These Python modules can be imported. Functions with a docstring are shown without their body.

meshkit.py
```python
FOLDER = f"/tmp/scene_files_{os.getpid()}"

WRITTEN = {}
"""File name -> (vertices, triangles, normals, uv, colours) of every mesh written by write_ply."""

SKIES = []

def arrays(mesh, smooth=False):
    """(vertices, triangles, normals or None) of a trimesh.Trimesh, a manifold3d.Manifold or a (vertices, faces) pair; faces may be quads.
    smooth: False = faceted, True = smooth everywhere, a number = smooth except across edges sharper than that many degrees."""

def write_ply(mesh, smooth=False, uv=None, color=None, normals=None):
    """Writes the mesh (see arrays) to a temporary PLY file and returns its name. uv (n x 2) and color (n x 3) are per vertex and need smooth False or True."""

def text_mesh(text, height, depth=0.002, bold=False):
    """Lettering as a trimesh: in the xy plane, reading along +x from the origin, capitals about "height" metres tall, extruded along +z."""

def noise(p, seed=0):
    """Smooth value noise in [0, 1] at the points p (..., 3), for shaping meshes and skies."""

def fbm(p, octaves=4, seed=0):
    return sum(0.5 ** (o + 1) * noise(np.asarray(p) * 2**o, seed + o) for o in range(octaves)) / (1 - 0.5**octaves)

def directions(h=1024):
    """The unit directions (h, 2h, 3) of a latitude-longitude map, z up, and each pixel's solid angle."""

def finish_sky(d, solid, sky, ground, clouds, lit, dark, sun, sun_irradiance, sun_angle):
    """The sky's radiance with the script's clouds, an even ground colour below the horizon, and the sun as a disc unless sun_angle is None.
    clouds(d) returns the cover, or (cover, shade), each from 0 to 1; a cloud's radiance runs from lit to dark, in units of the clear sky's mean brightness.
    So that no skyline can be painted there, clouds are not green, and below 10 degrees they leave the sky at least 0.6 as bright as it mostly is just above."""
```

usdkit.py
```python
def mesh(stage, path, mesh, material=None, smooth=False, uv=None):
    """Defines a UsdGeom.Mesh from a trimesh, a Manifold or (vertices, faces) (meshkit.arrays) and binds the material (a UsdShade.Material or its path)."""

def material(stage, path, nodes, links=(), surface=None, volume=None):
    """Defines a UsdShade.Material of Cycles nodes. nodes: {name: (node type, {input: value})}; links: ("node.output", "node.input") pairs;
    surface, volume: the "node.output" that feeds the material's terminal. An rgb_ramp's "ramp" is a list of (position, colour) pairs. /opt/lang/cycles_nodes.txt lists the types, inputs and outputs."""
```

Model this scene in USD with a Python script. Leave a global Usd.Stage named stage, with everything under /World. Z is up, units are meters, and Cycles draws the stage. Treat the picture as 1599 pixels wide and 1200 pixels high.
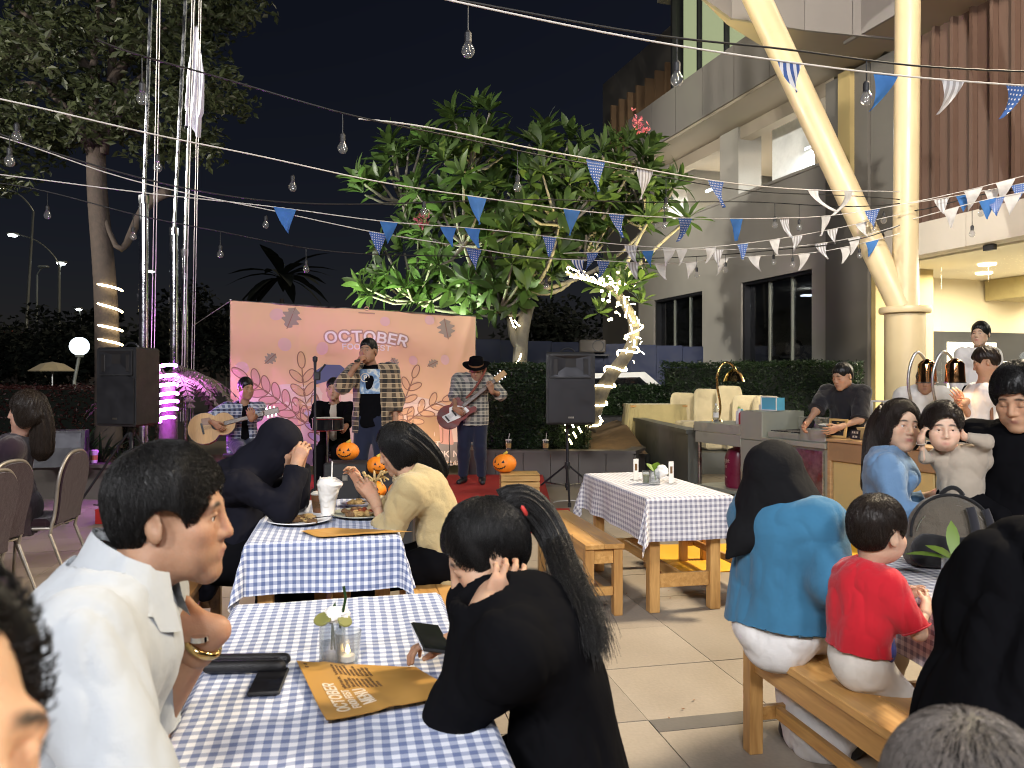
import math, random
import numpy as np, trimesh
from shapely.geometry import Polygon, Point, LineString, box as sbox
from shapely.ops import unary_union
from shapely import affinity
from pxr import Usd, UsdGeom, UsdLux, UsdShade, Gf, Sdf, Vt
import usdkit, meshkit
from meshkit import fbm, noise

stage = Usd.Stage.CreateInMemory()
UsdGeom.SetStageUpAxis(stage, 'Z'); UsdGeom.SetStageMetersPerUnit(stage, 1.0)
UsdGeom.Xform.Define(stage, '/World'); UsdGeom.Scope.Define(stage, '/World/Looks')
rng = np.random.default_rng(7); random.seed(7)

# ---------------------------------------------------------------- camera, sky, lights, exposure
F_PX, CAM_H, HOR = 1208.0, 1.5, 592.0          # focal length in photo pixels, camera height, horizon row
cam = UsdGeom.Camera.Define(stage, '/World/Camera')
cam.CreateHorizontalApertureAttr(36.0); cam.CreateVerticalApertureAttr(27.0)
FL = 36.0 * F_PX / 1599.0
cam.CreateFocalLengthAttr(FL)
cam.CreateVerticalApertureOffsetAttr(-(600.0 - HOR) / 1599.0 * 36.0)
cam.CreateFStopAttr(6.5); cam.CreateFocusDistanceAttr(5.5)
cam.CreateClippingRangeAttr(Gf.Vec2f(0.05, 3000)); cam.CreateExposureAttr(0.0)
xf = UsdGeom.Xformable(cam); xf.AddTranslateOp().Set(Gf.Vec3d(0, 0, CAM_H)); xf.AddRotateXOp().Set(90.0)

KEY = np.array([0.80, 0.26, 0.98]); KEY /= np.linalg.norm(KEY)      # towards the venue floods, right and a little behind
def sky_mat():
    return usdkit.material(stage, '/World/Looks/night_sky', {
        's': ('sky_texture', {'sky_type': 'single_scattering', 'sun_disc': False, 'sun_elevation': math.asin(KEY[2]), 'sun_rotation': math.atan2(KEY[0], KEY[1]), 'air_density': 1.0, 'aerosol_density': 0.6}),
        'm': ('mix_color', {'blend_type': 'multiply', 'fac': 1.0, 'b': (1.0, .80, .86), 'use_clamp': False}),
        'b': ('background_shader', {'strength': 0.0033})}, [('s.color', 'm.a'), ('m.result', 'b.color')], surface='b.background')
dome = UsdLux.DomeLight.Define(stage, '/World/sky')
UsdShade.MaterialBindingAPI.Apply(dome.GetPrim()).Bind(sky_mat())
dome.GetPrim().SetCustomDataByKey('kind', 'structure')

def look_rot(d, up=(0, 0, 1)):
    """matrix whose -z axis points along d"""
    z = -np.asarray(d, float); z /= np.linalg.norm(z)
    x = np.cross(up, z)
    if np.linalg.norm(x) < 1e-6: x = np.array([1.0, 0, 0])
    x /= np.linalg.norm(x); y = np.cross(z, x)
    return x, y, z
def place(prim, pos, d):
    x, y, z = look_rot(d)
    UsdGeom.Xformable(prim).AddTransformOp().Set(Gf.Matrix4d(*x, 0, *y, 0, *z, 0, *map(float, pos), 1))
sun = UsdLux.DistantLight.Define(stage, '/World/venue_floodlight')
sun.CreateIntensityAttr(0.26); sun.CreateAngleAttr(7.0); sun.CreateColorAttr(Gf.Vec3f(1.0, 0.84, 0.63))
sun.GetPrim().CreateAttribute('inputs:normalize', Sdf.ValueTypeNames.Bool).Set(True)
place(sun, (0, 0, 30), -KEY)
def rect(name, pos, d, w, h, inten, col):
    l = UsdLux.RectLight.Define(stage, '/World/' + name)
    l.CreateWidthAttr(w); l.CreateHeightAttr(h); l.CreateIntensityAttr(inten); l.CreateColorAttr(Gf.Vec3f(*col)); l.CreateNormalizeAttr(True)
    place(l, pos, d); return l
def spot(name, pos, d, r, inten, col, cone=40.0, soft=0.6):
    l = UsdLux.SphereLight.Define(stage, '/World/' + name)
    l.CreateRadiusAttr(r); l.CreateIntensityAttr(inten); l.CreateColorAttr(Gf.Vec3f(*col)); l.CreateNormalizeAttr(True)
    s = UsdLux.ShapingAPI.Apply(l.GetPrim()); s.CreateShapingConeAngleAttr(cone); s.CreateShapingConeSoftnessAttr(soft)
    place(l, pos, d); return l
# front fill lights added behind the camera, where the windows reflect canopy downlights
for i, (x, y, z, p) in enumerate([(-5.0, -5.0, 6.5, 250), (-0.5, -6.0, 6.5, 230), (3.5, -5.0, 6.5, 160)]):
    rect('canopy_downlight_%03d' % (i + 1), (x, y, z), (0.02 * x, 0.9, -.5), 1.6, 1.0, p, (0.97, 0.97, 1.0))
# the green spotlights under the frangipani, the purple and warm stage lamps at the banner
spot('green_spotlight_001', (-2.7, 11.9, 1.2), (.48, .08, .85), .08, 620, (.78, 1.0, .58), 36)
spot('tree_spotlight_002', (2.6, 10.3, 1.2), (-.28, .38, .85), .08, 620, (1.0, .86, .40), 38)
spot('tree_floodlight', (-9.5, 9.0, 6.0), (1.0, .38, -.08), .15, 1700, (1.0, .97, .86), 24)  # unseen lamp added at the left to brighten the frangipani leaves
spot('facade_floodlight', (3.6, 1.2, 7.6), (.12, 1.0, -.24), .3, 1900, (1.0, .91, .78), 26)  # unseen lamp added to brighten the facade wall
spot('street_floodlight', (-13.0, 6.0, 4.5), (.52, .72, .28), .15, 1500, (1.0, .93, .80), 34)  # unseen lamp added to lift the tall left tree out of the dark
spot('building_floodlight_001', (8.6, 7.2, 9.0), (-7.0, -3.6, -8.6), .7, 3000, (1.0, .84, .60), 27, .7)
spot('building_floodlight_002', (8.9, 9.2, 8.6), (-7.6, -.6, -8.0), .7, 1900, (1.0, .84, .60), 27, .7)
spot('palm_purple_light', (-4.2, 9.55, 1.3), (.1, 0, 1), .06, 100, (.72, .16, 1.0), 100)
spot('purple_stage_lamp', (-3.75, 10.1, .35), (.45, .75, .75), .06, 5, (.75, .12, 1.0), 60)
spot('warm_stage_lamp', (-1.2, 10.9, .30), (.1, .6, .6), .06, 13, (1.0, .72, .5), 80)
# ---------------------------------------------------------------- helpers: naming, things, parts
def at(px, py, Y):
    """the world point that stands Y metres in front of the camera in the direction of a photo pixel"""
    return np.array([(px - 799.5) / F_PX * Y, Y, CAM_H - (py - HOR) / F_PX * Y])
def ground_at(px, py, z=0.0):
    Y = (CAM_H - z) * F_PX / (py - HOR)
    return np.array([(px - 799.5) / F_PX * Y, Y, z])
_used = {}
def unique(parent, name):
    k = (parent, name); n = _used.get(k, 0); _used[k] = n + 1
    return f'{parent}/{name}' if n == 0 else f'{parent}/{name}_{n:03d}'
LOC = {}
def setdata(prim, label=None, cat=None, group=None, kind=None):
    for k, v in (('label', label), ('category', cat), ('group', group), ('kind', kind)):
        if v: prim.SetCustomDataByKey(k, v)
def thing(name, label=None, cat=None, loc=(0, 0, 0), rz=0.0, group=None, kind=None, parent='/World'):
    p = unique(parent, name)
    x = UsdGeom.Xform.Define(stage, p); x.AddTranslateOp().Set(Gf.Vec3d(*map(float, loc)))
    if rz: x.AddRotateZOp().Set(math.degrees(rz))
    setdata(x.GetPrim(), label, cat, group, kind)
    LOC[p] = (np.array(loc, float), rz)
    return p
def tolocal(path, v):
    """world vertices -> the frame of the thing at path"""
    top = '/'.join(path.split('/')[:3])
    if top not in LOC: return v
    loc, rz = LOC[top]
    v = np.asarray(v, float) - loc
    c, s = math.cos(-rz), math.sin(-rz)
    return np.stack([v[:, 0] * c - v[:, 1] * s, v[:, 0] * s + v[:, 1] * c, v[:, 2]], 1)
def arr(m):
    if hasattr(m, 'to_mesh') or isinstance(m, (tuple, list)):
        v, f, _ = meshkit.arrays(m); return v, f
    return np.array(m.vertices), np.array(m.faces)
def part(parent, name, mesh, mat, smooth=False, uv=None, label=None, color=None, world=False, kind=None, group=None, cat=None):
    """a Mesh below parent. world: the vertices are in world coordinates"""
    p = unique(parent, name)
    v, f = arr(mesh)
    if f.shape[1] == 4: f = np.vstack([f[:, [0, 1, 2]], f[:, [0, 2, 3]]])
    if world: v = tolocal(p, v)
    if uv is not None or color is not None: smooth = True if smooth else False
    g = usdkit.mesh(stage, p, (v, f), M[mat] if isinstance(mat, str) else mat, smooth=smooth, uv=uv)
    if color is not None:
        UsdGeom.PrimvarsAPI(g).CreatePrimvar('tint', Sdf.ValueTypeNames.Color3fArray, 'vertex').Set(Vt.Vec3fArray.FromNumpy(np.asarray(color, np.float32)))
    setdata(g.GetPrim(), label, cat, group, kind)
    return p
def obj(name, mesh, mat, label=None, cat=None, group=None, kind=None, **k):
    return part('/World', name, mesh, mat, label=label, cat=cat, group=group, kind=kind, **k)
def copy(src, loc, rz=0.0, label=None, group=None, name=None):
    q = stage.GetPrimAtPath(src)
    p = unique('/World', name or src.split('/')[-1])
    x = UsdGeom.Xform.Define(stage, p); x.AddTranslateOp().Set(Gf.Vec3d(*map(float, loc)))
    if rz: x.AddRotateZOp().Set(math.degrees(rz))
    cd = q.GetCustomData()
    x.GetPrim().GetReferences().AddInternalReference(src); x.GetPrim().SetInstanceable(True)
    setdata(x.GetPrim(), label or cd.get('label'), cd.get('category'), group or cd.get('group'), cd.get('kind'))
    LOC[p] = (np.array(loc, float), rz)
    return p
# ---------------------------------------------------------------- helpers: shapes
def cat_(ms):
    ms = [m for m in ms if m is not None]
    vs, fs, n = [], [], 0
    for m in ms:
        v, f = arr(m)
        if f.shape[1] == 4: f = np.vstack([f[:, [0, 1, 2]], f[:, [0, 2, 3]]])
        vs.append(v); fs.append(f + n); n += len(v)
    return np.vstack(vs), np.vstack(fs)
def bx(c, s, rz=0.0, bev=0.0):
    """box: centre, size; bev rounds the edges that catch light"""
    s = np.asarray(s, float)
    if bev:
        b = bev; pts = []
        for sx in (-1, 1):
            for sy in (-1, 1):
                for sz in (-1, 1):
                    h = s / 2
                    for k in range(3):
                        q = h.copy() - b; q[k] = h[k]
                        pts.append(q * (sx, sy, sz))
        m = trimesh.convex.convex_hull(np.array(pts)); v, f = np.array(m.vertices), np.array(m.faces)
    else:
        m = trimesh.creation.box(s); v, f = np.array(m.vertices), np.array(m.faces)
    return rotz((v, f), rz, c)
def rotz(m, rz, c=(0, 0, 0)):
    v, f = arr(m); a, b = math.cos(rz), math.sin(rz)
    return np.stack([v[:, 0] * a - v[:, 1] * b, v[:, 0] * b + v[:, 1] * a, v[:, 2]], 1) + np.asarray(c, float), f
def xform(m, R=None, t=(0, 0, 0)):
    v, f = arr(m)
    if R is not None: v = v @ np.asarray(R, float).T
    return v + np.asarray(t, float), f
def frame(f, up=(0, 0, 1)):
    """columns right, forward, up"""
    f = np.asarray(f, float); f = f / np.linalg.norm(f)
    r = np.cross(f, up); r /= np.linalg.norm(r); u = np.cross(r, f)
    return np.stack([r, f, u], 1)
def tube(pts, rad, sides=8, cap=True):
    p = np.asarray(pts, float); n = len(p)
    r = np.broadcast_to(np.asarray(rad, float), (n,))
    t = np.gradient(p, axis=0); t /= np.linalg.norm(t, axis=1, keepdims=True) + 1e-12
    a = np.cross(t[0], [0, 0, 1.0]);
    if np.linalg.norm(a) < 1e-3: a = np.cross(t[0], [1.0, 0, 0])
    A = []
    for i in range(n):
        a = a - t[i] * (a @ t[i]); a = a / (np.linalg.norm(a) + 1e-12); A.append(a)
    A = np.array(A); B = np.cross(t, A)
    an = np.arange(sides) * 2 * np.pi / sides
    v = (p[:, None] + r[:, None, None] * (np.cos(an)[None, :, None] * A[:, None] + np.sin(an)[None, :, None] * B[:, None])).reshape(-1, 3)
    i, j = np.meshgrid(np.arange(n - 1), np.arange(sides), indexing='ij')
    q = np.stack([i * sides + j, i * sides + (j + 1) % sides, (i + 1) * sides + (j + 1) % sides, (i + 1) * sides + j], -1).reshape(-1, 4)
    f = np.vstack([q[:, [0, 1, 2]], q[:, [0, 2, 3]]])
    if cap:
        e = len(v); v = np.vstack([v, p[:1], p[-1:]]); k = np.arange(sides)
        f = np.vstack([f, np.stack([np.full(sides, e), (k + 1) % sides, k], 1), np.stack([np.full(sides, e + 1), (n - 1) * sides + k, (n - 1) * sides + (k + 1) % sides], 1)])
    return v, f
def beam(a, b, w, h, up=(0, 0, 1)):
    """rectangular bar from a to b"""
    a, b = np.asarray(a, float), np.asarray(b, float); R = frame(b - a, up if abs(np.dot((b - a) / np.linalg.norm(b - a), up)) < .99 else (0, 1, 0))
    return xform(trimesh.creation.box((w, np.linalg.norm(b - a), h)), R, (a + b) / 2)
def lathe(prof, n=24, c=(0, 0, 0)):
    """revolve (radius, z) pairs about z"""
    pr = np.asarray(prof, float); an = np.arange(n) * 2 * np.pi / n
    v = np.stack([pr[:, None, 0] * np.cos(an), pr[:, None, 0] * np.sin(an), np.broadcast_to(pr[:, None, 1], (len(pr), n))], -1).reshape(-1, 3)
    i, j = np.meshgrid(np.arange(len(pr) - 1), np.arange(n), indexing='ij')
    q = np.stack([i * n + j, i * n + (j + 1) % n, (i + 1) * n + (j + 1) % n, (i + 1) * n + j], -1).reshape(-1, 4)
    return v + np.asarray(c, float), np.vstack([q[:, [0, 1, 2]], q[:, [0, 2, 3]]])
def extrude(poly, depth):
    gs = getattr(poly, 'geoms', [poly])
    return cat_([trimesh.creation.extrude_polygon(g, depth, engine='earcut') for g in gs if g.area > 1e-7])
def prism(pts, z0, z1):
    return xform(extrude(Polygon(pts), z1 - z0), None, (0, 0, z0))
def grid_mesh(P):
    """P (n, m, 3) -> mesh"""
    n, m = P.shape[:2]; i, j = np.meshgrid(np.arange(n - 1), np.arange(m - 1), indexing='ij')
    q = np.stack([i * m + j, i * m + j + 1, (i + 1) * m + j + 1, (i + 1) * m + j], -1).reshape(-1, 4)
    return P.reshape(-1, 3), np.vstack([q[:, [0, 1, 2]], q[:, [0, 2, 3]]])
def catenary(a, b, sag, n=24):
    a, b = np.asarray(a, float), np.asarray(b, float); t = np.linspace(0, 1, n)[:, None]
    p = a + (b - a) * t; p[:, 2] -= (4 * sag * t * (1 - t))[:, 0]
    return p
def spline(pts, n):
    from scipy.interpolate import CubicSpline
    p = np.asarray(pts, float); s = np.concatenate([[0], np.cumsum(np.linalg.norm(np.diff(p, axis=0), axis=1))])
    return CubicSpline(s, p)(np.linspace(0, s[-1], n))
# ---------------------------------------------------------------- helpers: soft bodies (distance fields meshed with surface nets)
def cone(a, b, ra, rb=None, k=.02, n=None, s=1.0, flat=False, op='u'):
    return dict(t='c', a=np.asarray(a, float), b=np.asarray(b, float), ra=ra, rb=ra if rb is None else rb, k=k, n=None if n is None else np.asarray(n, float), s=s, flat=flat, op=op)
def ell(c, r, R=None, k=.02, op='u'):
    return dict(t='e', c=np.asarray(c, float), r=np.asarray(r, float) if np.ndim(r) else np.full(3, float(r)), R=np.eye(3) if R is None else np.asarray(R, float), k=k, op=op)
def plane(p, n): return dict(t='p', c=np.asarray(p, float), n=np.asarray(n, float), op='cut', k=0)
def grow(prims, g):
    out = []
    for p in prims:
        p = dict(p)
        if p['op'] == 'u':
            if p['t'] == 'c': p['ra'] = p['ra'] + g; p['rb'] = p['rb'] + g
            if p['t'] == 'e': p['r'] = p['r'] + g
        out.append(p)
    return out
def _d(p, X, Y, Z):
    if p['t'] == 'c':
        ax, ay, az = p['a']; bx_, by, bz = p['b'] - p['a']; bb = bx_ * bx_ + by * by + bz * bz + 1e-12
        x, y, z = X - ax, Y - ay, Z - az
        tt = (x * bx_ + y * by + z * bz) / bb; t = np.clip(tt, 0, 1)
        qx, qy, qz = x - t * bx_, y - t * by, z - t * bz
        r2 = qx * qx + qy * qy + qz * qz
        if p['n'] is not None:
            qn = qx * p['n'][0] + qy * p['n'][1] + qz * p['n'][2]; r2 = r2 + (p['s'] ** 2 - 1) * qn * qn
        d = np.sqrt(r2) - (p['ra'] + (p['rb'] - p['ra']) * t)
        if p['n'] is not None: d = d / math.sqrt(p['s'])
        if p['flat']: d = np.maximum(d, (tt - 1) * math.sqrt(bb))
        return d
    if p['t'] == 'e':
        x, y, z = X - p['c'][0], Y - p['c'][1], Z - p['c'][2]; R = p['R']
        u = [(x * R[0, i] + y * R[1, i] + z * R[2, i]) / p['r'][i] for i in range(3)]
        k0 = np.sqrt(u[0] ** 2 + u[1] ** 2 + u[2] ** 2)
        k1 = np.sqrt(sum((u[i] / p['r'][i]) ** 2 for i in range(3))) + 1e-9
        return k0 * (k0 - 1) / k1
    return (X - p['c'][0]) * p['n'][0] + (Y - p['c'][1]) * p['n'][1] + (Z - p['c'][2]) * p['n'][2]
def _box(p):
    if p['t'] == 'c':
        r = max(p['ra'], p['rb']); return np.minimum(p['a'], p['b']) - r, np.maximum(p['a'], p['b']) + r
    e = np.abs(p['R']) @ p['r']; return p['c'] - e, p['c'] + e
def _comb(d, di, p):
    k = p['k']
    if p['op'] == 'u':
        if k <= 0: return np.minimum(d, di)
        h = np.maximum(k - np.abs(d - di), 0) / k; return np.minimum(d, di) - h * h * k * .25
    if p['op'] == 'sub':
        di = -di
        if k <= 0: return np.maximum(d, di)
        h = np.maximum(k - np.abs(d - di), 0) / k; return np.maximum(d, di) + h * h * k * .25
    return np.maximum(d, di)
def sdf_at(prims, P):
    d = np.full(len(P), 1.0, np.float32); P = np.asarray(P, np.float32)
    for p in prims: d = _comb(d, _d(p, P[:, 0], P[:, 1], P[:, 2]), p)
    return d
def soft(prims, h):
    """mesh (vertices, triangles) of the blended primitives, cell size h"""
    us = [_box(p) for p in prims if p['op'] == 'u']
    lo = np.min([b[0] for b in us], 0) - 2.5 * h - .01; hi = np.max([b[1] for b in us], 0) + 2.5 * h + .01
    n = np.ceil((hi - lo) / h).astype(int) + 1
    ax = [(lo[i] + h * np.arange(n[i])).astype(np.float32) for i in range(3)]
    D = np.full(n, 1.0, np.float32)
    for p in prims:
        if p['t'] == 'p': sl = (slice(None),) * 3
        else:
            b0, b1 = _box(p); pad = p['k'] + 2.5 * h
            i0 = np.clip(np.floor((b0 - pad - lo) / h).astype(int), 0, n - 1); i1 = np.clip(np.ceil((b1 + pad - lo) / h).astype(int) + 1, 1, n)
            if (i1 <= i0).any(): continue
            sl = tuple(slice(i0[i], i1[i]) for i in range(3))
        X, Y, Z = ax[0][sl[0]][:, None, None], ax[1][sl[1]][None, :, None], ax[2][sl[2]][None, None, :]
        D[sl] = _comb(D[sl], _d(p, X, Y, Z), p)
    S = D < 0
    c = np.zeros(n - 1, np.int8)
    offs = [(i, j, k) for i in (0, 1) for j in (0, 1) for k in (0, 1)]
    sub = lambda A, o: A[o[0]:n[0] - 1 + o[0], o[1]:n[1] - 1 + o[1], o[2]:n[2] - 1 + o[2]]
    for o in offs: c += sub(S, o)
    act = (c > 0) & (c < 8); idx = np.argwhere(act); ids = np.full(n - 1, -1, np.int64); ids[act] = np.arange(len(idx))
    acc = np.zeros((len(idx), 3)); cnt = np.zeros(len(idx))
    val = {o: D[idx[:, 0] + o[0], idx[:, 1] + o[1], idx[:, 2] + o[2]] for o in offs}
    for o in offs:
        for k in range(3):
            if o[k]: continue
            q = list(o); q[k] = 1; q = tuple(q); a, b = val[o], val[q]; m = (a < 0) != (b < 0)
            t = np.where(m, a / np.where(m, a - b, 1), 0); e = np.tile(np.array(o, float), (len(idx), 1)); e[:, k] = t
            acc[m] += e[m]; cnt[m] += 1
    V = lo + h * (idx + acc / cnt[:, None])
    F = []
    for k in range(3):
        o = [slice(None)] * 3; o2 = [slice(None)] * 3; o[k] = slice(0, n[k] - 1); o2[k] = slice(1, n[k])
        a, b = S[tuple(o)], S[tuple(o2)]
        for flip, m in ((False, a & ~b), (True, ~a & b)):
            e = np.argwhere(m); u, w = (k + 1) % 3, (k + 2) % 3
            e = e[(e[:, u] > 0) & (e[:, w] > 0)]
            if not len(e): continue
            def cell(du, dw):
                q = e.copy(); q[:, u] -= du; q[:, w] -= dw; return ids[q[:, 0], q[:, 1], q[:, 2]]
            quad = np.stack([cell(1, 1), cell(0, 1), cell(0, 0), cell(1, 0)], 1)
            F.append(quad[:, ::-1] if flip else quad)
    Q = np.vstack(F); Q = Q[(Q >= 0).all(1)]
    return V, np.vstack([Q[:, [0, 1, 2]], Q[:, [0, 2, 3]]])
def vnormals(v, f):
    return meshkit.arrays((v, f), True)[2]
def wrinkle(m, amp, scale, seed=0, axis=None, stretch=.3):
    """displace cloth along its normals by ridged folds"""
    v, f = m; n = vnormals(v, f); p = v * scale
    if axis is not None:
        ax = np.asarray(axis, float); ax = ax / np.linalg.norm(ax); p = p - (p @ ax)[:, None] * ax * (1 - stretch)
    a = noise(p, seed) - .5; b = (1 - np.abs(2 * noise(p * 1.5 + 7, seed + 5) - 1)) ** 4; c = (1 - np.abs(2 * noise(p * 3.1 + 3, seed + 9) - 1)) ** 3
    return v + n * (amp * (1.5 * a - .50 * b - .20 * c + .12))[:, None], f
# ---------------------------------------------------------------- materials (procedural)
M = {}
def mat(name, nodes, links, surface='p.BSDF'):
    M[name] = usdkit.material(stage, '/World/Looks/' + name, nodes, links, surface=surface); return M[name]
def plain(name, col, rough=.6, metal=0.0, var=.10, scale=6.0, bump=0.0, bscale=40.0, detail=4, coord='object', stretch=(1, 1, 1), spec=.5, sheen=0.0, coat=0.0, rvar=.12):
    """one colour, broken by noise in tone, gloss and fine relief"""
    c = np.asarray(col, float)
    n = {'tc': ('texture_coordinate', {}), 'mp': ('mapping', {'scale': stretch}), 'n': ('noise_texture', {'scale': scale, 'detail': float(detail), 'roughness': .6}),
         'r': ('rgb_ramp', {'ramp': [(.25, tuple(c * (1 - var))), (.75, tuple(np.minimum(c * (1 + var), 1)))]}),
         'rr': ('map_range', {'from_min': .3, 'from_max': .7, 'to_min': max(rough - rvar, .03), 'to_max': min(rough + rvar, 1.0)}),
         'p': ('principled_bsdf', {'metallic': metal, 'specular_ior_level': spec, 'sheen_weight': sheen, 'coat_weight': coat})}
    l = [('tc.' + coord, 'mp.vector'), ('mp.vector', 'n.vector'), ('n.fac', 'r.fac'), ('r.color', 'p.base_color'), ('n.fac', 'rr.value'), ('rr.result', 'p.roughness')]
    if bump:
        n['bn'] = ('noise_texture', {'scale': bscale, 'detail': 3.0}); n['b'] = ('bump', {'strength': bump, 'distance': .01})
        l += [('mp.vector', 'bn.vector'), ('bn.fac', 'b.height'), ('b.normal', 'p.normal')]
    return mat(name, n, l)
def emit(name, col, strength):
    return mat(name, {'e': ('emission', {'color': col, 'strength': strength})}, [], surface='e.emission')
def leafmat(name, a, b, trans=.35, rough=.45):
    return mat(name, {'oi': ('geometry', {}), 'tc': ('texture_coordinate', {}), 'n': ('noise_texture', {'scale': 1.6, 'detail': 2.0}), 'm': ('mix_float', {'fac': .5}),
                      'r': ('rgb_ramp', {'ramp': [(.2, a), (.8, b)]}), 'p': ('principled_bsdf', {'roughness': rough}), 't': ('translucent_bsdf', {}), 'x': ('mix_closure', {'fac': trans})},
               [('oi.random_per_island', 'm.a'), ('tc.object', 'n.vector'), ('n.fac', 'm.b'), ('m.result', 'r.fac'), ('r.color', 'p.base_color'), ('r.color', 't.color'), ('p.BSDF', 'x.closure1'), ('t.BSDF', 'x.closure2')], surface='x.closure')
def skinmat(name, k=1.0):
    return mat(name, {'a': ('attribute', {'attribute': 'tint'}), 'tc': ('texture_coordinate', {}), 'n': ('noise_texture', {'scale': 16.0, 'detail': 5.0, 'roughness': .7}), 'r': ('rgb_ramp', {'ramp': [(.3, (.86 * k, .84 * k, .82 * k)), (.7, (1.1 * k, 1.1 * k, 1.1 * k))]}),
                      'm': ('mix_color', {'blend_type': 'multiply', 'fac': 1.0, 'use_clamp': False}), 'bn': ('noise_texture', {'scale': 300.0, 'detail': 3.0}), 'b': ('bump', {'strength': .3, 'distance': .002}),
                      'p': ('principled_bsdf', {'roughness': .56, 'specular_ior_level': .30, 'subsurface_weight': .18, 'subsurface_scale': .010, 'subsurface_radius': (1.0, .35, .2)})},
               [('a.color', 'm.a'), ('tc.object', 'n.vector'), ('n.fac', 'r.fac'), ('r.color', 'm.b'), ('m.result', 'p.base_color'), ('tc.object', 'bn.vector'), ('bn.fac', 'b.height'), ('b.normal', 'p.normal')])
def hairmat(name, col, rough=.38):
    c = np.asarray(col)
    return mat(name, {'tc': ('texture_coordinate', {}), 'mp': ('mapping', {'scale': (60, 60, 7)}), 'n': ('noise_texture', {'scale': 3.0, 'detail': 5.0}), 'r': ('rgb_ramp', {'ramp': [(.3, tuple(c * .6)), (.75, tuple(c * 1.5))]}),
                      'b': ('bump', {'strength': .5, 'distance': .006}), 'p': ('principled_bsdf', {'roughness': rough, 'specular_ior_level': .28, 'anisotropic': .5})},
               [('tc.object', 'mp.vector'), ('mp.vector', 'n.vector'), ('n.fac', 'r.fac'), ('r.color', 'p.base_color'), ('n.fac', 'b.height'), ('b.normal', 'p.normal')])
def cloth(name, col, weave=900.0, rough=.85, var=.08, sheen=.2, bump=.25):
    c = np.asarray(col)
    return mat(name, {'tc': ('texture_coordinate', {}), 'n': ('noise_texture', {'scale': 5.0, 'detail': 5.0}), 'r': ('rgb_ramp', {'ramp': [(.3, tuple(c * (1 - var))), (.7, tuple(np.minimum(c * (1 + var), .95)))]}),
                      'w': ('noise_texture', {'scale': weave, 'detail': 1.0}), 'n2': ('noise_texture', {'scale': 26.0, 'detail': 3.0}), 'ad': ('math', {'math_type': 'multiply_add', 'value2': .25}), 'b': ('bump', {'strength': bump + .15, 'distance': .012}),
                      'p': ('principled_bsdf', {'roughness': rough, 'sheen_weight': sheen, 'specular_ior_level': .16 if rough < .95 else .05})},
               [('tc.object', 'n.vector'), ('n.fac', 'r.fac'), ('r.color', 'p.base_color'), ('tc.object', 'w.vector'), ('tc.object', 'n2.vector'), ('w.fac', 'ad.value1'), ('n2.fac', 'ad.value3'), ('ad.value', 'b.height'), ('b.normal', 'p.normal')])
def stripes(prefix, src, axis, period, duty, n, l):
    """adds nodes: prefix.result-like value 0/1 of stripes along an axis of a vector"""
    n[prefix + 's'] = ('math', {'math_type': 'multiply', 'value2': 1.0 / period}); n[prefix + 'f'] = ('math', {'math_type': 'fraction'}); n[prefix + 't'] = ('math', {'math_type': 'less_than', 'value2': duty})
    l += [(f'{src}.{axis}', prefix + 's.value1'), (prefix + 's.value', prefix + 'f.value1'), (prefix + 'f.value', prefix + 't.value1')]
    return prefix + 't.value'
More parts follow.
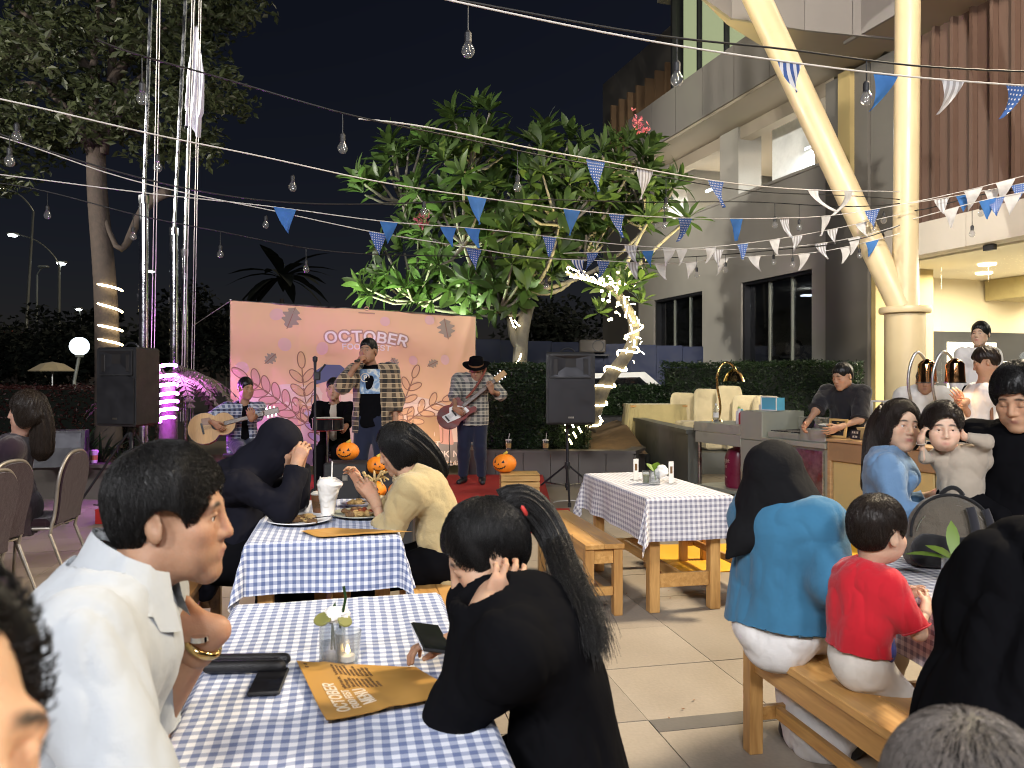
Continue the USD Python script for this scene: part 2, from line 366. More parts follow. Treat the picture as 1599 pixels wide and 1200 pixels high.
def gingham(name, light, mid, dark, period, uv=True, rough=.8):
    """woven check: two sets of stripes; where both cross the cloth is dark. Thread relief by fine noise."""
    n = {'tc': ('texture_coordinate', {}), 'sx': ('separate_xyz', {}), 'd1': ('noise_texture', {'scale': 9.0, 'detail': 2.0}), 'dm': ('vector_math', {'math_type': 'scale', 'scale': .006}), 'da': ('vector_math', {'math_type': 'add'}), 'n': ('noise_texture', {'scale': 5.0, 'detail': 4.0}), 'w': ('noise_texture', {'scale': 700.0, 'detail': 1.0}),
         'a': ('math', {'math_type': 'add'}), 'h': ('math', {'math_type': 'multiply', 'value2': .5}), 'r': ('rgb_ramp', {'ramp': [(0, light), (.26, mid), (.76, dark)], 'interpolate': False}),
         'v': ('rgb_ramp', {'ramp': [(.3, (.86, .86, .86)), (.7, (1, 1, 1))]}), 'm': ('mix_color', {'blend_type': 'multiply', 'fac': 1.0}), 'b': ('bump', {'strength': .25, 'distance': .002}), 'p': ('principled_bsdf', {'roughness': rough, 'sheen_weight': .15, 'specular_ior_level': .3})}
    co = 'tc.UV' if uv else 'tc.object'
    l = [(co, 'd1.vector'), ('d1.color', 'dm.vector1'), ('dm.vector', 'da.vector1'), (co, 'da.vector2'), ('da.vector', 'sx.vector'), ('tc.object', 'n.vector'), ('tc.object', 'w.vector')]
    a = stripes('x', 'sx', 'x', period, .5, n, l); b = stripes('y', 'sx', 'y', period, .5, n, l)
    l += [(a, 'a.value1'), (b, 'a.value2'), ('a.value', 'h.value1'), ('h.value', 'r.fac'), ('r.color', 'm.a'), ('n.fac', 'v.fac'), ('v.color', 'm.b'), ('m.result', 'p.base_color'), ('w.fac', 'b.height'), ('b.normal', 'p.normal')]
    return mat(name, n, l)
def plaid(name, c0, c1, c2, period=.09, rough=.85):
    n = {'tc': ('texture_coordinate', {}), 'sx': ('separate_xyz', {}), 'ad': ('math', {'math_type': 'add'}), 'a': ('math', {'math_type': 'add'}), 'h': ('math', {'math_type': 'multiply', 'value2': .5}),
         'r': ('rgb_ramp', {'ramp': [(0, c0), (.26, c1), (.76, c2)], 'interpolate': False}), 't1': ('mix_color', {'fac': .0, 'b': tuple(np.asarray(c0) * 1.6 + .05)}), 'n': ('noise_texture', {'scale': 300.0}), 'b': ('bump', {'strength': .2, 'distance': .003}), 'p': ('principled_bsdf', {'roughness': rough, 'sheen_weight': .2})}
    l = [('tc.object', 'sx.vector'), ('sx.x', 'ad.value1'), ('sx.y', 'ad.value2')]
    a = stripes('x', 'ad', 'value', period, .5, n, l); b = stripes('z', 'sx', 'z', period, .5, n, l); th = stripes('q', 'sx', 'z', period / 2, .12, n, l); 
    l += [(a, 'a.value1'), (b, 'a.value2'), ('a.value', 'h.value1'), ('h.value', 'r.fac'), ('r.color', 't1.a'), (th, 't1.fac'), ('t1.result', 'p.base_color'), ('tc.object', 'n.vector'), ('n.fac', 'b.height'), ('b.normal', 'p.normal')]
    return mat(name, n, l)
def wood(name, a, b, axis=(1, 12, 12), rough=.42, scale=3.0, coat=.25):
    return mat(name, {'tc': ('texture_coordinate', {}), 'oi': ('object_info', {}), 'ov': ('vector_math', {'math_type': 'add'}), 'mp': ('mapping', {'scale': axis}), 'n': ('noise_texture', {'scale': scale, 'detail': 5.0, 'roughness': .62, 'distortion': .5}), 'k': ('noise_texture', {'scale': 2.2, 'detail': 1.0}),
                      'r': ('rgb_ramp', {'ramp': [(.28, b), (.5, tuple((np.asarray(a) + b) / 2)), (.66, a)]}), 'v': ('rgb_ramp', {'ramp': [(.3, (.78, .74, .70)), (.7, (1.05, 1.05, 1.05))]}), 'm': ('mix_color', {'blend_type': 'multiply', 'fac': 1.0, 'use_clamp': False}),
                      'b': ('bump', {'strength': .18, 'distance': .003}), 'rr': ('map_range', {'from_min': .3, 'from_max': .7, 'to_min': rough - .1, 'to_max': rough + .15}), 'p': ('principled_bsdf', {'coat_weight': coat, 'coat_roughness': .25})},
               [('tc.object', 'ov.vector1'), ('oi.random', 'ov.vector2'), ('ov.vector', 'mp.vector'), ('mp.vector', 'n.vector'), ('n.fac', 'r.fac'), ('ov.vector', 'k.vector'), ('k.fac', 'v.fac'), ('r.color', 'm.a'), ('v.color', 'm.b'), ('m.result', 'p.base_color'), ('n.fac', 'b.height'), ('b.normal', 'p.normal'), ('n.fac', 'rr.value'), ('rr.result', 'p.roughness')])
def pane_mat(name, tint=(1, 1, 1), refl=(.9, .95, 1), ior=.05, rough=.02):
    return mat(name, {'w': ('layer_weight', {'blend': .5}), 'pw': ('math', {'math_type': 'power', 'value2': 5.0}), 'f': ('math', {'math_type': 'multiply_add', 'value2': 1 - ior, 'value3': ior}), 't': ('transparent_bsdf', {'color': tint}), 'g': ('glossy_bsdf', {'color': refl, 'roughness': rough}), 'x': ('mix_closure', {})}, [('w.facing', 'pw.value1'), ('pw.value', 'f.value1'), ('f.value', 'x.fac'), ('t.BSDF', 'x.closure1'), ('g.BSDF', 'x.closure2')], surface='x.closure')
def concrete(name, col, scale=1.2, var=.16, rough=.75, bump=.25, streak=(1, 1, 1), fine=60.0):
    c = np.asarray(col)
    return mat(name, {'g': ('geometry', {}), 'mp': ('mapping', {'scale': streak}), 'n': ('noise_texture', {'scale': scale, 'detail': 7.0, 'roughness': .65}), 'f': ('noise_texture', {'scale': fine, 'detail': 3.0}), 'ad': ('mix_float', {'fac': .28}),
                      'r': ('rgb_ramp', {'ramp': [(.28, tuple(c * (1 - var))), (.5, tuple(c)), (.72, tuple(c * (1 + var)))]}), 'rr': ('map_range', {'from_min': .3, 'from_max': .7, 'to_min': rough - .12, 'to_max': rough + .1}), 'b': ('bump', {'strength': bump, 'distance': .004}), 'p': ('principled_bsdf', {})},
               [('g.position', 'mp.vector'), ('mp.vector', 'n.vector'), ('g.position', 'f.vector'), ('n.fac', 'ad.a'), ('f.fac', 'ad.b'), ('ad.result', 'r.fac'), ('r.color', 'p.base_color'), ('n.fac', 'rr.value'), ('rr.result', 'p.roughness'), ('f.fac', 'b.height'), ('b.normal', 'p.normal')])

# skin, eyes, hair
skinmat('skin_mid'); mat('eye', {'a': ('attribute', {'attribute': 'tint'}), 'p': ('principled_bsdf', {'roughness': .12, 'coat_weight': .6})}, [('a.color', 'p.base_color')])
hairmat('hair', (.006, .0055, .0055)); hairmat('hair_brown', (.016, .010, .007)); hairmat('hair_grey', (.11, .095, .085), .5); hairmat('hair_dark_grey', (.03, .027, .025), .5)
# cloths
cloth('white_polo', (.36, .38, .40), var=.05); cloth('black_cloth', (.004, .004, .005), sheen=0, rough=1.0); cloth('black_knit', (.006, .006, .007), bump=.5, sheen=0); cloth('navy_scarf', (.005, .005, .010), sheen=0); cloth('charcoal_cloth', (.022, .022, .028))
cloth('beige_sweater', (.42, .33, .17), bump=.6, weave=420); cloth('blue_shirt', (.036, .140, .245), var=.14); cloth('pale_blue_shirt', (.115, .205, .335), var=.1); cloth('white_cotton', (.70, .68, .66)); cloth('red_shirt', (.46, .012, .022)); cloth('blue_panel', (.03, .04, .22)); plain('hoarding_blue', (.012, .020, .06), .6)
cloth('off_white_denim', (.60, .56, .50)); cloth('taupe_jacket', (.34, .29, .23)); cloth('dark_denim', (.016, .02, .042)); cloth('cream_shirt', (.62, .54, .44)); cloth('dark_plum', (.022, .012, .020)); cloth('chef_black', (.014, .014, .018)); cloth('chef_white', (.75, .73, .70)); cloth('grey_shirt', (.34, .31, .29))
plaid('plaid_blue', (.38, .40, .46), (.10, .12, .20), (.03, .035, .07), .08); plaid('plaid_brown', (.34, .25, .15), (.085, .06, .038), (.016, .013, .011), .10); plaid('plaid_grey', (.40, .37, .30), (.17, .17, .15), (.06, .06, .065), .085)
gingham('gingham_blue', (.74, .76, .83), (.36, .40, .54), (.125, .165, .32), .034); gingham('gingham_grey', (.76, .75, .76), (.52, .50, .54), (.24, .24, .31), .034)
cloth('cream_cover', (.50, .42, .26)); cloth('gold_tablecloth', (.44, .36, .17)); cloth('chair_plum', (.022, .008, .013)); cloth('backpack_mesh', (.10, .085, .065), weave=260, bump=.9); cloth('backpack_black', (.012, .012, .013)); cloth('flag_white', (.72, .72, .78))
# woods, metals, plastics
wood('pine', (.62, .36, .12), (.40, .20, .055), (12, 1.1, 12)); wood('pine_leg', (.60, .35, .12), (.40, .20, .06), (12, 12, 1.1)); wood('pine_dark', (.36, .18, .06), (.20, .09, .03), (12, 1.1, 12)); wood('crate_wood', (.62, .42, .16), (.45, .27, .09), (1.2, 12, 12)); wood('counter_wood', (.50, .33, .16), (.34, .20, .09), (3, 3, 10)); wood('guitar_top', (.62, .40, .18), (.46, .27, .10), (14, 2, 2), rough=.55, coat=0); wood('guitar_neck', (.16, .08, .035), (.09, .045, .02), (2, 12, 12)); wood('bass_body', (.24, .022, .014), (.13, .012, .008), (3, 3, 9), rough=.5, coat=.0)
plain('steel', (.50, .49, .46), .30, 1.0, .04, 4); plain('steel_panel', (.37, .38, .32), .40, .35, .06, 3); plain('pole_steel', (.62, .62, .64), .18, 1.0, .06, 4); plain('dark_metal', (.035, .035, .04), .45, .6); plain('black_plastic', (.016, .016, .018), .5, bump=.25, bscale=300); plain('black_gloss', (.008, .008, .010), .12); plain('chrome', (.75, .75, .76), .08, 1.0, .03); plain('copper', (.45, .22, .09), .12, 1.0, .08); plain('brass', (.58, .40, .16), .14, 1.0, .08)
plain('chair_frame', (.30, .27, .24), .45, .7); plain('cable_black', (.012, .012, .012), .55); plain('rope_white', (.56, .53, .49), .8, var=.1, scale=60); plain('cable_grey', (.20, .20, .20), .6)
plain('white_paint', (.74, .74, .72), .5); plain('cream_paint', (.54, .43, .25), .42, var=.06, scale=2.5, bump=.03); plain('pumpkin', (.85, .24, .012), .55, var=.08); plain('black_paint', (.012, .010, .010), .6); plain('pumpkin_stalk', (.55, .42, .06), .7)
plain('white_plastic', (.74, .73, .71), .4); plain('red_plastic', (.46, .03, .03), .4); plain('green_plastic', (.30, .52, .12), .4); plain('cyan_plastic', (.08, .46, .50), .4); plain('blue_plastic', (.03, .14, .42), .35); plain('gas_red', (.17, .010, .040), .35); plain('blue_card', (.10, .40, .56), .6); plain('paper', (.72, .70, .66), .8, var=.05); plain('tan_paper', (.44, .235, .055), .5, var=.09, scale=3); plain('print_white', (.72, .62, .48), .6); plain('print_dark', (.14, .075, .03), .6)
plain('ceramic', (.76, .76, .75), .16); plain('food_brown', (.14, .07, .025), .6, var=.4, scale=60, bump=.8, bscale=160); plain('food_tan', (.42, .27, .10), .6, var=.3, scale=60, bump=.6, bscale=120); plain('food_red', (.20, .035, .015), .4, var=.3, scale=40); plain('red_carpet', (.42, .018, .012), .9, var=.10, scale=8, bump=.5, bscale=400); plain('bread', (.62, .52, .38), .7, var=.2, scale=30); plain('basket', (.50, .36, .16), .7, bump=.8, bscale=120)
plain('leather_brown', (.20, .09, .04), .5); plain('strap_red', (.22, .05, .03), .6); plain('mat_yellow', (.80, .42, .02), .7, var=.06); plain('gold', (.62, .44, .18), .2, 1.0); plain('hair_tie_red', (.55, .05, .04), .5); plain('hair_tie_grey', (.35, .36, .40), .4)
mat('glass', {'p': ('principled_bsdf', {'base_color': (.97, .99, .98), 'roughness': .02, 'transmission_weight': 1.0, 'ior': 1.45})}, [])
mat('bulb_glass', {'w': ('layer_weight', {'blend': .5}), 'pw': ('math', {'math_type': 'power', 'value2': 3.0}), 'f': ('math', {'math_type': 'multiply_add', 'value2': 0.9, 'value3': 0.1}), 't': ('transparent_bsdf', {'color': (.94, .95, .97)}), 'g': ('glossy_bsdf', {'color': (1, 1, 1), 'roughness': .05}), 'x': ('mix_closure', {}), 'd': ('diffuse_bsdf', {'color': (.75, .78, .80)}), 'x2': ('mix_closure', {'fac': .05})}, [('w.facing', 'pw.value1'), ('pw.value', 'f.value1'), ('f.value', 'x.fac'), ('t.BSDF', 'x.closure1'), ('g.BSDF', 'x.closure2'), ('x.closure', 'x2.closure1'), ('d.BSDF', 'x2.closure2')], surface='x2.closure')
mat('plastic_clear', {'w': ('layer_weight', {'blend': .5}), 'pw': ('math', {'math_type': 'power', 'value2': 3.0}), 'f': ('math', {'math_type': 'multiply_add', 'value2': 0.95, 'value3': 0.05}), 't': ('transparent_bsdf', {'color': (.90, .92, .93)}), 'g': ('glossy_bsdf', {'roughness': .08}), 'x': ('mix_closure', {}), 'd': ('diffuse_bsdf', {'color': (.6, .62, .64)}), 'x2': ('mix_closure', {'fac': .07})}, [('w.facing', 'pw.value1'), ('pw.value', 'f.value1'), ('f.value', 'x.fac'), ('t.BSDF', 'x.closure1'), ('g.BSDF', 'x.closure2'), ('x.closure', 'x2.closure1'), ('d.BSDF', 'x2.closure2')], surface='x2.closure')
plain('water_tinted', (.30, .30, .20), .2)
pane_mat('shop_glass', (.97, .98, .97), (.9, .9, .9), .03); pane_mat('dark_glass', (.30, .31, .33), (.95, .97, 1.0), .10)
# emitters
emit('fairy_warm', (1.0, .80, .42), 15.0); emit('fairy_white', (1.0, .84, .50), 14.0); emit('purple_tube', (.62, .10, 1.0), 60.0); emit('lamp_white', (.86, .94, 1.0), 18.0); emit('lamp_orange', (1.0, .55, .2), 12.0); emit('globe_glow', (.80, .92, 1.0), 3.2); emit('tube_cool', (.86, .96, 1.0), 9.0); emit('panel_warm', (1.0, .86, .60), 5.0); emit('candle', (1.0, .62, .22), 9.0); emit('heat_lamp', (1.0, .72, .38), 14.0); emit('window_dim', (.60, .66, .38), .75); emit('far_window', (1.0, .8, .5), .6); emit('sign_white', (1, .96, .86), 1.3)
# foliage
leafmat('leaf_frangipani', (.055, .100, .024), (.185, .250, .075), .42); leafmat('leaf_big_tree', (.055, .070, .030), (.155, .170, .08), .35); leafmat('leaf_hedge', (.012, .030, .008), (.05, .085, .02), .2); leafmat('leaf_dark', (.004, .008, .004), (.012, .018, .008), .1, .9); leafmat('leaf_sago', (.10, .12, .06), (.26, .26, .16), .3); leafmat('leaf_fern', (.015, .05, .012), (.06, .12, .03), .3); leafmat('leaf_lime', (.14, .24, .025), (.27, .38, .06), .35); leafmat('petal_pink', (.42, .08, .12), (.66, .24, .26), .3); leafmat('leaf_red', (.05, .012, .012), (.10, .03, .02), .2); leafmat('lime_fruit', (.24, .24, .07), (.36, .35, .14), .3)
plain('bark', (.085, .065, .055), .85, var=.3, scale=9, bump=.8, bscale=30); plain('bark_lit', (.085, .075, .06), .85, var=.25, scale=12, bump=.6, bscale=40); plain('bark_grey', (.15, .135, .11), .8, var=.25, scale=12, bump=.6, bscale=40); plain('soil', (.16, .10, .05), .95, var=.3, scale=12, bump=.8, bscale=60)
# stone and walls
concrete('paver_a', (.262, .222, .176), .9, .20); concrete('paver_b', (.240, .203, .160), .9, .20); concrete('paver_c', (.282, .240, .190), .9, .20); concrete('paver_dark', (.105, .095, .085), 1.2, .12); concrete('joint', (.17, .14, .105), 3); concrete('asphalt', (.045, .045, .048), 2)
concrete('wall_concrete', (.36, .335, .295), .5, .14, streak=(1, 1, .35)); concrete('pier_dark', (.13, .12, .105), .7, .14); concrete('panel_metal', (.22, .20, .185), .4, .08, rough=.5, bump=.05); concrete('soffit', (.36, .30, .23), .5, .08); concrete('cladding', (.115, .066, .046), .8, .12, rough=.6); concrete('cream_wall', (.46, .35, .15), .6, .06); concrete('granite_dark', (.085, .078, .066), 2.5, .2, rough=.5); concrete('planter_stone', (.10, .085, .072), 2.0, .18, rough=.55); concrete('ramp_stone', (.10, .10, .085), 1.5, .14, rough=.4); concrete('slat_wood', (.27, .165, .085), 2, .15)
concrete('shop_ceiling', (.74, .68, .54), .8, .03); concrete('shop_wall_dark', (.030, .030, .033), 1, .08); concrete('shop_wall', (.66, .58, .42), 1, .05); concrete('shop_floor', (.45, .40, .32), 1, .08, rough=.3); concrete('fascia', (.56, .50, .42), .6, .06)
# ---------------------------------------------------------------- people: one builder, posed by targets
def unit(v): v = np.asarray(v, float); return v / (np.linalg.norm(v) + 1e-12)
def ik(a, c, l1, l2, pole):
    """elbow or knee between a and the target c; returns (joint, end)"""
    a, c = np.asarray(a, float), np.asarray(c, float); d = c - a; L = np.linalg.norm(d)
    Lm = min(L, (l1 + l2) * .995); Lm = max(Lm, abs(l1 - l2) * 1.02 + 1e-4); u = d / (L + 1e-9); c = a + u * Lm
    x = (l1 * l1 - l2 * l2 + Lm * Lm) / (2 * Lm); h = math.sqrt(max(l1 * l1 - x * x, 0))
    p = np.asarray(pole, float); p = p - u * (p @ u); p = unit(p)
    return a + u * x + p * h, c
SKIN = {}
def head_prims(C, Rm, hs, fem=False, child=False, mouth=0.0, lid=0.0, jaw=1.0):
    """the head's shape in the frame Rm (columns right, forward, up) at C, scale hs"""
    def P(x, y, z): return C + Rm @ (np.array([x, y, z]) * hs)
    def E(c, r, k=.012, op='u', Ro=None): return ell(P(*c), np.array(r) * hs, Rm if Ro is None else Rm @ Ro, k * hs, op)
    def K(a, b, ra, rb=None, k=.012, op='u'): return cone(P(*a), P(*b), ra * hs, None if rb is None else rb * hs, k * hs, op=op)
    j = jaw * (.93 if fem else 1.0)
    pr = [E((0, -.008, .036), (.076, .090, .088)),
          E((0, .026, -.028), (.064 * j, .066, .084), .03)]
    if child: pr += [E((0, .052, -.055), (.050, .040, .045), .03), E((.036, .055, -.045), (.026, .026, .028), .02), E((-.036, .055, -.045), (.026, .026, .028), .02)]
    else:
        pr += [K((.052 * j, -.002, -.055), (.016, .070, -.103), .018, .017, .035), K((-.052 * j, -.002, -.055), (-.016, .070, -.103), .018, .017, .035),
               E((0, .074, -.100), (.024, .019, .018), .02), E((.040, .045, -.058), (.024, .034, .036), .03), E((-.040, .045, -.058), (.024, .034, .036), .03)]
    pr += [E((.044, .058, -.020), (.023, .024, .020), .025), E((-.044, .058, -.020), (.023, .024, .020), .025),
           K((-.038, .078, .026), (.038, .078, .026), .010 if not fem and not child else .007, None, .02),
           E((.031, .098, .006), (.019, .015, .0125), .012, 'sub'), E((-.031, .098, .006), (.019, .015, .0125), .012, 'sub'),
           K((0, .086, .020), (0, .105, -.026), .0075, .0115, .012),
           E((.0125, .095, -.031), (.0085, .010, .0080), .008), E((-.0125, .095, -.031), (.0085, .010, .0080), .008),
           E((0, .080, -.062), (.028, .016, .020), .02),
           K((-.019, .086, -.0585), (0, .0965, -.0565), .0048, .0066, .006), K((.019, .086, -.0585), (0, .0965, -.0565), .0048, .0066, .006),
           K((-.014, .0885, -.0690), (.014, .0885, -.0690), .0074, None, .008),
           K((-.017, .0915, -.0635), (.017, .0915, -.0635), .0011 + .006 * mouth, None, .004, 'sub')]
    for s in (-1, 1):
        Ro = np.array([[1, 0, 0], [0, math.cos(.25), -math.sin(.25)], [0, math.sin(.25), math.cos(.25)]])
        Rz = np.array([[math.cos(.35 * s), math.sin(.35 * s), 0], [-math.sin(.35 * s), math.cos(.35 * s), 0], [0, 0, 1]])
        pr += [E((.083 * s, -.010, -.006), (.008, .019, .033), .008, 'u', Rz @ Ro), E((.092 * s, -.006, .0), (.006, .008, .016), .006, 'sub', Rz @ Ro)]
        # eyelids
        pr += [K((.045 * s, .0755, .005), (.032 * s, .0865, .0125), .0042, .0045, .004), K((.032 * s, .0865, .0125), (.019 * s, .0800, .005), .0045, .0042, .004),
               K((.043 * s, .0755, .001), (.031 * s, .0845, -.0045), .0036, .0036, .004), K((.031 * s, .0845, -.0045), (.020 * s, .0795, .002), .0036, .0036, .004)]
        if lid > 0: pr += [E((.031 * s, .0745, .0045 + .004 * (1 - lid)), (.0145, .0142, .0135), .002)]
    return pr
def head_tint(v, C, Rm, hs, base, lip, brow=1.0, stubble=0.0, lid=0.0, browcol=(.02, .014, .010)):
    """the colours that the skin itself has: lips, eyebrows, lash line, a darker beard area"""
    q = (v - C) @ Rm / hs; x, y, z = np.abs(q[:, 0]), q[:, 1], q[:, 2]
    t = np.tile(np.asarray(base, float), (len(v), 1))
    def mix(m, c): t[:] = t + (np.asarray(c) - t) * np.clip(m, 0, 1)[:, None]
    front = np.clip((y - .045) / .02, 0, 1)
    if stubble: mix(stubble * front * np.clip((-.052 - z) / .02, 0, 1) * .5, np.asarray(base) * .55)
    mix(.35 * np.exp(-((x - .043) ** 2 + (z + .022) ** 2) / .0005) * front, np.asarray(base) * (1.1, .82, .78))
    mix(np.exp(-((x / .021) ** 4 + ((z + .064) / .0095) ** 4)) * np.clip((y - .075) / .008, 0, 1), lip)
    zb = .0315 - 2.6 * (x - .026) ** 2 * 4
    mix(brow * np.exp(-(((x - .031) / .019) ** 4 + ((z - zb) / .0048) ** 4)) * front, browcol)
    if lid > 0: mix(.75 * np.exp(-(((x - .031) / .016) ** 4 + ((z + .003) / .0026) ** 4)) * front, (.02, .014, .012))
    else: mix(.6 * np.exp(-(((x - .031) / .016) ** 4 + ((z - .0085 + 18 * (x - .031) ** 2) / .002) ** 4)) * np.clip((y - .078) / .006, 0, 1), (.02, .014, .012))
    return t
def hand_prims(W, d, n, side, L=.18, curl=.35, spread=.10, thumb=.5, fingers=None):
    """W wrist, d along the hand, n out of the palm, side +1/-1: the thumb lies along side * cross(d, n). fingers: a curl for each of the four"""
    d = unit(d); n = np.asarray(n, float); n = unit(n - d * (n @ d)); t = np.cross(d, n) * side; s = L / .18
    pr = [cone(W - d * .01 * s, W + d * .03 * s, .026 * s, .028 * s, .015, n, 1.35), cone(W + d * .03 * s + t * .012 * s, W + d * .080 * s + t * .016 * s, .024 * s, .026 * s, .012, n, 1.75),
          cone(W + d * .03 * s - t * .012 * s, W + d * .074 * s - t * .018 * s, .024 * s, .024 * s, .012, n, 1.75)]
    base = [(.032, .092), (.0105, .097), (-.0115, .093), (-.031, .084)]; lens = [(.042, .024, .020), (.047, .028, .021), (.043, .026, .021), (.034, .020, .018)]
    cl = fingers or [curl] * 4
    for i in range(4):
        p = W + (t * base[i][0] + d * base[i][1]) * s; a = 0.0
        off = (1.5 - i) * spread
        for q, l in enumerate(lens[i]):
            a += cl[i] * (0.9, 1.25, .9)[q]
            dd = unit((d * math.cos(off) + t * math.sin(off)) * math.cos(a) + n * math.sin(a)); e = p + dd * l * s
            r0 = (.0092, .0084, .0076)[q] * (1, 1.02, 1, .88)[i] * s; r1 = (.0086, .0078, .0066)[q] * (1, 1.02, 1, .88)[i] * s
            pr.append(cone(p, e, r0, r1, .004 if q else .009)); p = e
    p = W + (d * .022 + t * .026) * s; a = .75 * (1 - thumb * .4)
    for q, l in enumerate((.045, .032, .025)):
        dd = unit(d * math.cos(a) + t * math.sin(a) + n * (.25 + .5 * thumb)); e = p + dd * l * s
        pr.append(cone(p, e, (.014, .0108, .0095)[q] * s, (.0112, .0098, .0078)[q] * s, .008)); p = e; a -= .35
    return pr
def eyeball(C, Rm, hs, s, gaze):
    m = trimesh.creation.icosphere(3, .0128 * hs); v, f = np.array(m.vertices), np.array(m.faces)
    g = unit(Rm @ np.asarray(gaze, float)); c = (v @ g) / (.0128 * hs)
    col = np.tile([.72, .69, .66], (len(v), 1)); col[c > .86] = (.035, .018, .010); col[c > .965] = (.004, .004, .004)
    return (v + C + Rm @ (np.array([.031 * s, .0735, .005]) * hs), f), col
def person(name_label, pelvis, face, s=1.0, lean=0.0, side=0.0, hunch=0.0, twist=0.0, fem=False, child=False, girth=1.0,
           head=None, hf=None, hup=None, hs=None, hands=(None, None), poles=(None, None), feet=(None, None), kpoles=(None, None), ground=0.0, sit=True,
           hand_dir=(None, None), palm=(None, None), hand_kw=({}, {}), skin='skin_mid', base=(.42, .25, .16), lip=(.40, .17, .14), lid=0.0, mouth=0.0, brow=1.0, stubble=0.0, gaze=(0, 1, -.05),
           top=None, over=None, bottom=None, shoes=None, hair=None, hres=.006, cres=.012, handres=.005, jaw=1.0, group=None, show_legs=True, eyes=True, extra=None):
    """returns (path, joints). top/bottom: dict(mat=..., sleeve=0..1, grow=, hem=...)"""
    label = name_label
    pelvis = np.asarray(pelvis, float); F0 = np.array([face[0], face[1], 0.0]); F0 = unit(F0); R0 = np.cross(F0, [0, 0, 1.0])
    U = unit(np.array([0, 0, 1.0]) * math.cos(lean) + F0 * math.sin(lean) + R0 * side); Fq = unit(F0 - U * (F0 @ U)); Rq = np.cross(Fq, U)
    Rt = unit(Rq * math.cos(twist) + Fq * math.sin(twist)); Ft = np.cross(U, Rt)
    q = .62 if child else 1.0
    sw = (.165 if fem else .190) * s * (.90 if child else 1); hw = (.095 if fem else .085) * s
    TL = (.50 if not child else .46) * s
    mid = pelvis + U * .24 * s - Fq * .06 * hunch * s; chest = pelvis + U * .36 * s - Ft * .05 * hunch * s; nb = pelvis + U * TL + Ft * .05 * hunch * s
    hs = hs or (s * (1.12 if child else .97 if fem else 1.0))
    hf = unit(Ft if hf is None else hf); hup_ = unit(U + np.array([0, 0, .6])) if hup is None else unit(hup)
    Rm = frame(hf, hup_)
    if head is None: head = nb + unit(U + Rm[:, 2]) * .155 * hs + hf * .025 * hs
    head = np.asarray(head, float)
    J = dict(U=U, F=Ft, R=Rt, nb=nb, head=head, Rm=Rm, hs=hs, pelvis=pelvis, chest=chest)
    ua, fa, hl = .285 * s, .245 * s, .168 * s * (.92 if fem else 1)
    if child: ua, fa, hl = .25 * s, .215 * s, .16 * s
    arms = []
    for i, sg in ((0, -1), (1, 1)):                     # left, right
        sh = nb - U * .055 * s + Rt * sg * sw
        w = hands[i]
        if w is None: w = sh - U * .52 * s + Rt * sg * .07 * s + Ft * .06 * s
        pole = poles[i] if poles[i] is not None else (-Ft * .6 + Rt * sg * .5 - U * .6)
        el, wr = ik(sh, w, ua, fa, pole)
        d = hand_dir[i] if hand_dir[i] is not None else unit(wr - el)
        pn = palm[i] if palm[i] is not None else -Rt * sg
        arms.append((sh, el, wr, np.asarray(d, float), np.asarray(pn, float), sg))
    J['arms'] = arms
    legs = []
    th, sn = .43 * s, .42 * s
    if child: th, sn = .38 * s, .36 * s
    for i, sg in ((0, -1), (1, 1)):
        hip = pelvis + R0 * sg * hw
        ft = feet[i]
        if ft is None:
            if sit: ft = np.array([*(hip + F0 * .40 * s + R0 * sg * .04 * s)[:2], ground + .075 * s])
            else: ft = np.array([*(hip + R0 * sg * .04 * s)[:2], ground + .075 * s])
        pole = kpoles[i] if kpoles[i] is not None else F0 + np.array([0, 0, .8 if sit else 0])
        kn, an = ik(hip, ft, th, sn, pole); legs.append((hip, kn, an, sg))
    J['legs'] = legs
    g = girth * (.94 if fem else 1.0)
    ww = dict(p=.150 * s * g * (1.06 if fem else 1), w=.132 * s * g * (.92 if fem else 1), c=.150 * s * g)
    fl = 1.38 if not child else 1.2
    def torso(gr=0.0):
        pr = [cone(pelvis - U * .02 * s, mid, ww['p'] + gr, ww['w'] + gr, .06, Fq, fl), cone(mid, chest, ww['w'] + gr, ww['c'] + gr, .06, Ft, fl),
              cone(nb - U * .085 * s - Rt * sw * .86, nb - U * .085 * s + Rt * sw * .86, .056 * s + gr, None, .07), cone(nb - U * .10 * s, nb - U * .015 * s, .085 * s + gr, .052 * s + gr, .05)]
        if fem and not child: pr += [ell(chest + U * .01 * s + Ft * .085 * s * g + Rt * sg * .062 * s, (.058 * s + gr) * g, None, .04) for sg in (-1, 1)]
        return pr
    def arm(i, gr=0.0, upto=2.0, flat=False):
        sh, el, wr, d, pn, sg = arms[i]; pr = []
        k = .045 if fem or child else .052
        k *= s * math.sqrt(girth)
        if upto <= 1:
            e = sh + (el - sh) * upto; return [cone(sh, e, k * 1.08 + gr, k * (1.08 - .2 * upto) + gr * 1.15, .05, flat=flat)]
        pr.append(cone(sh, el, k * 1.06 + gr, k * .82 + gr, .05))
        e = el + (wr - el) * (upto - 1); pr.append(cone(el, e, k * .84 + gr, (k * .84 + (.027 * s - k * .84) * (upto - 1)) + gr, .03, flat=flat)); return pr
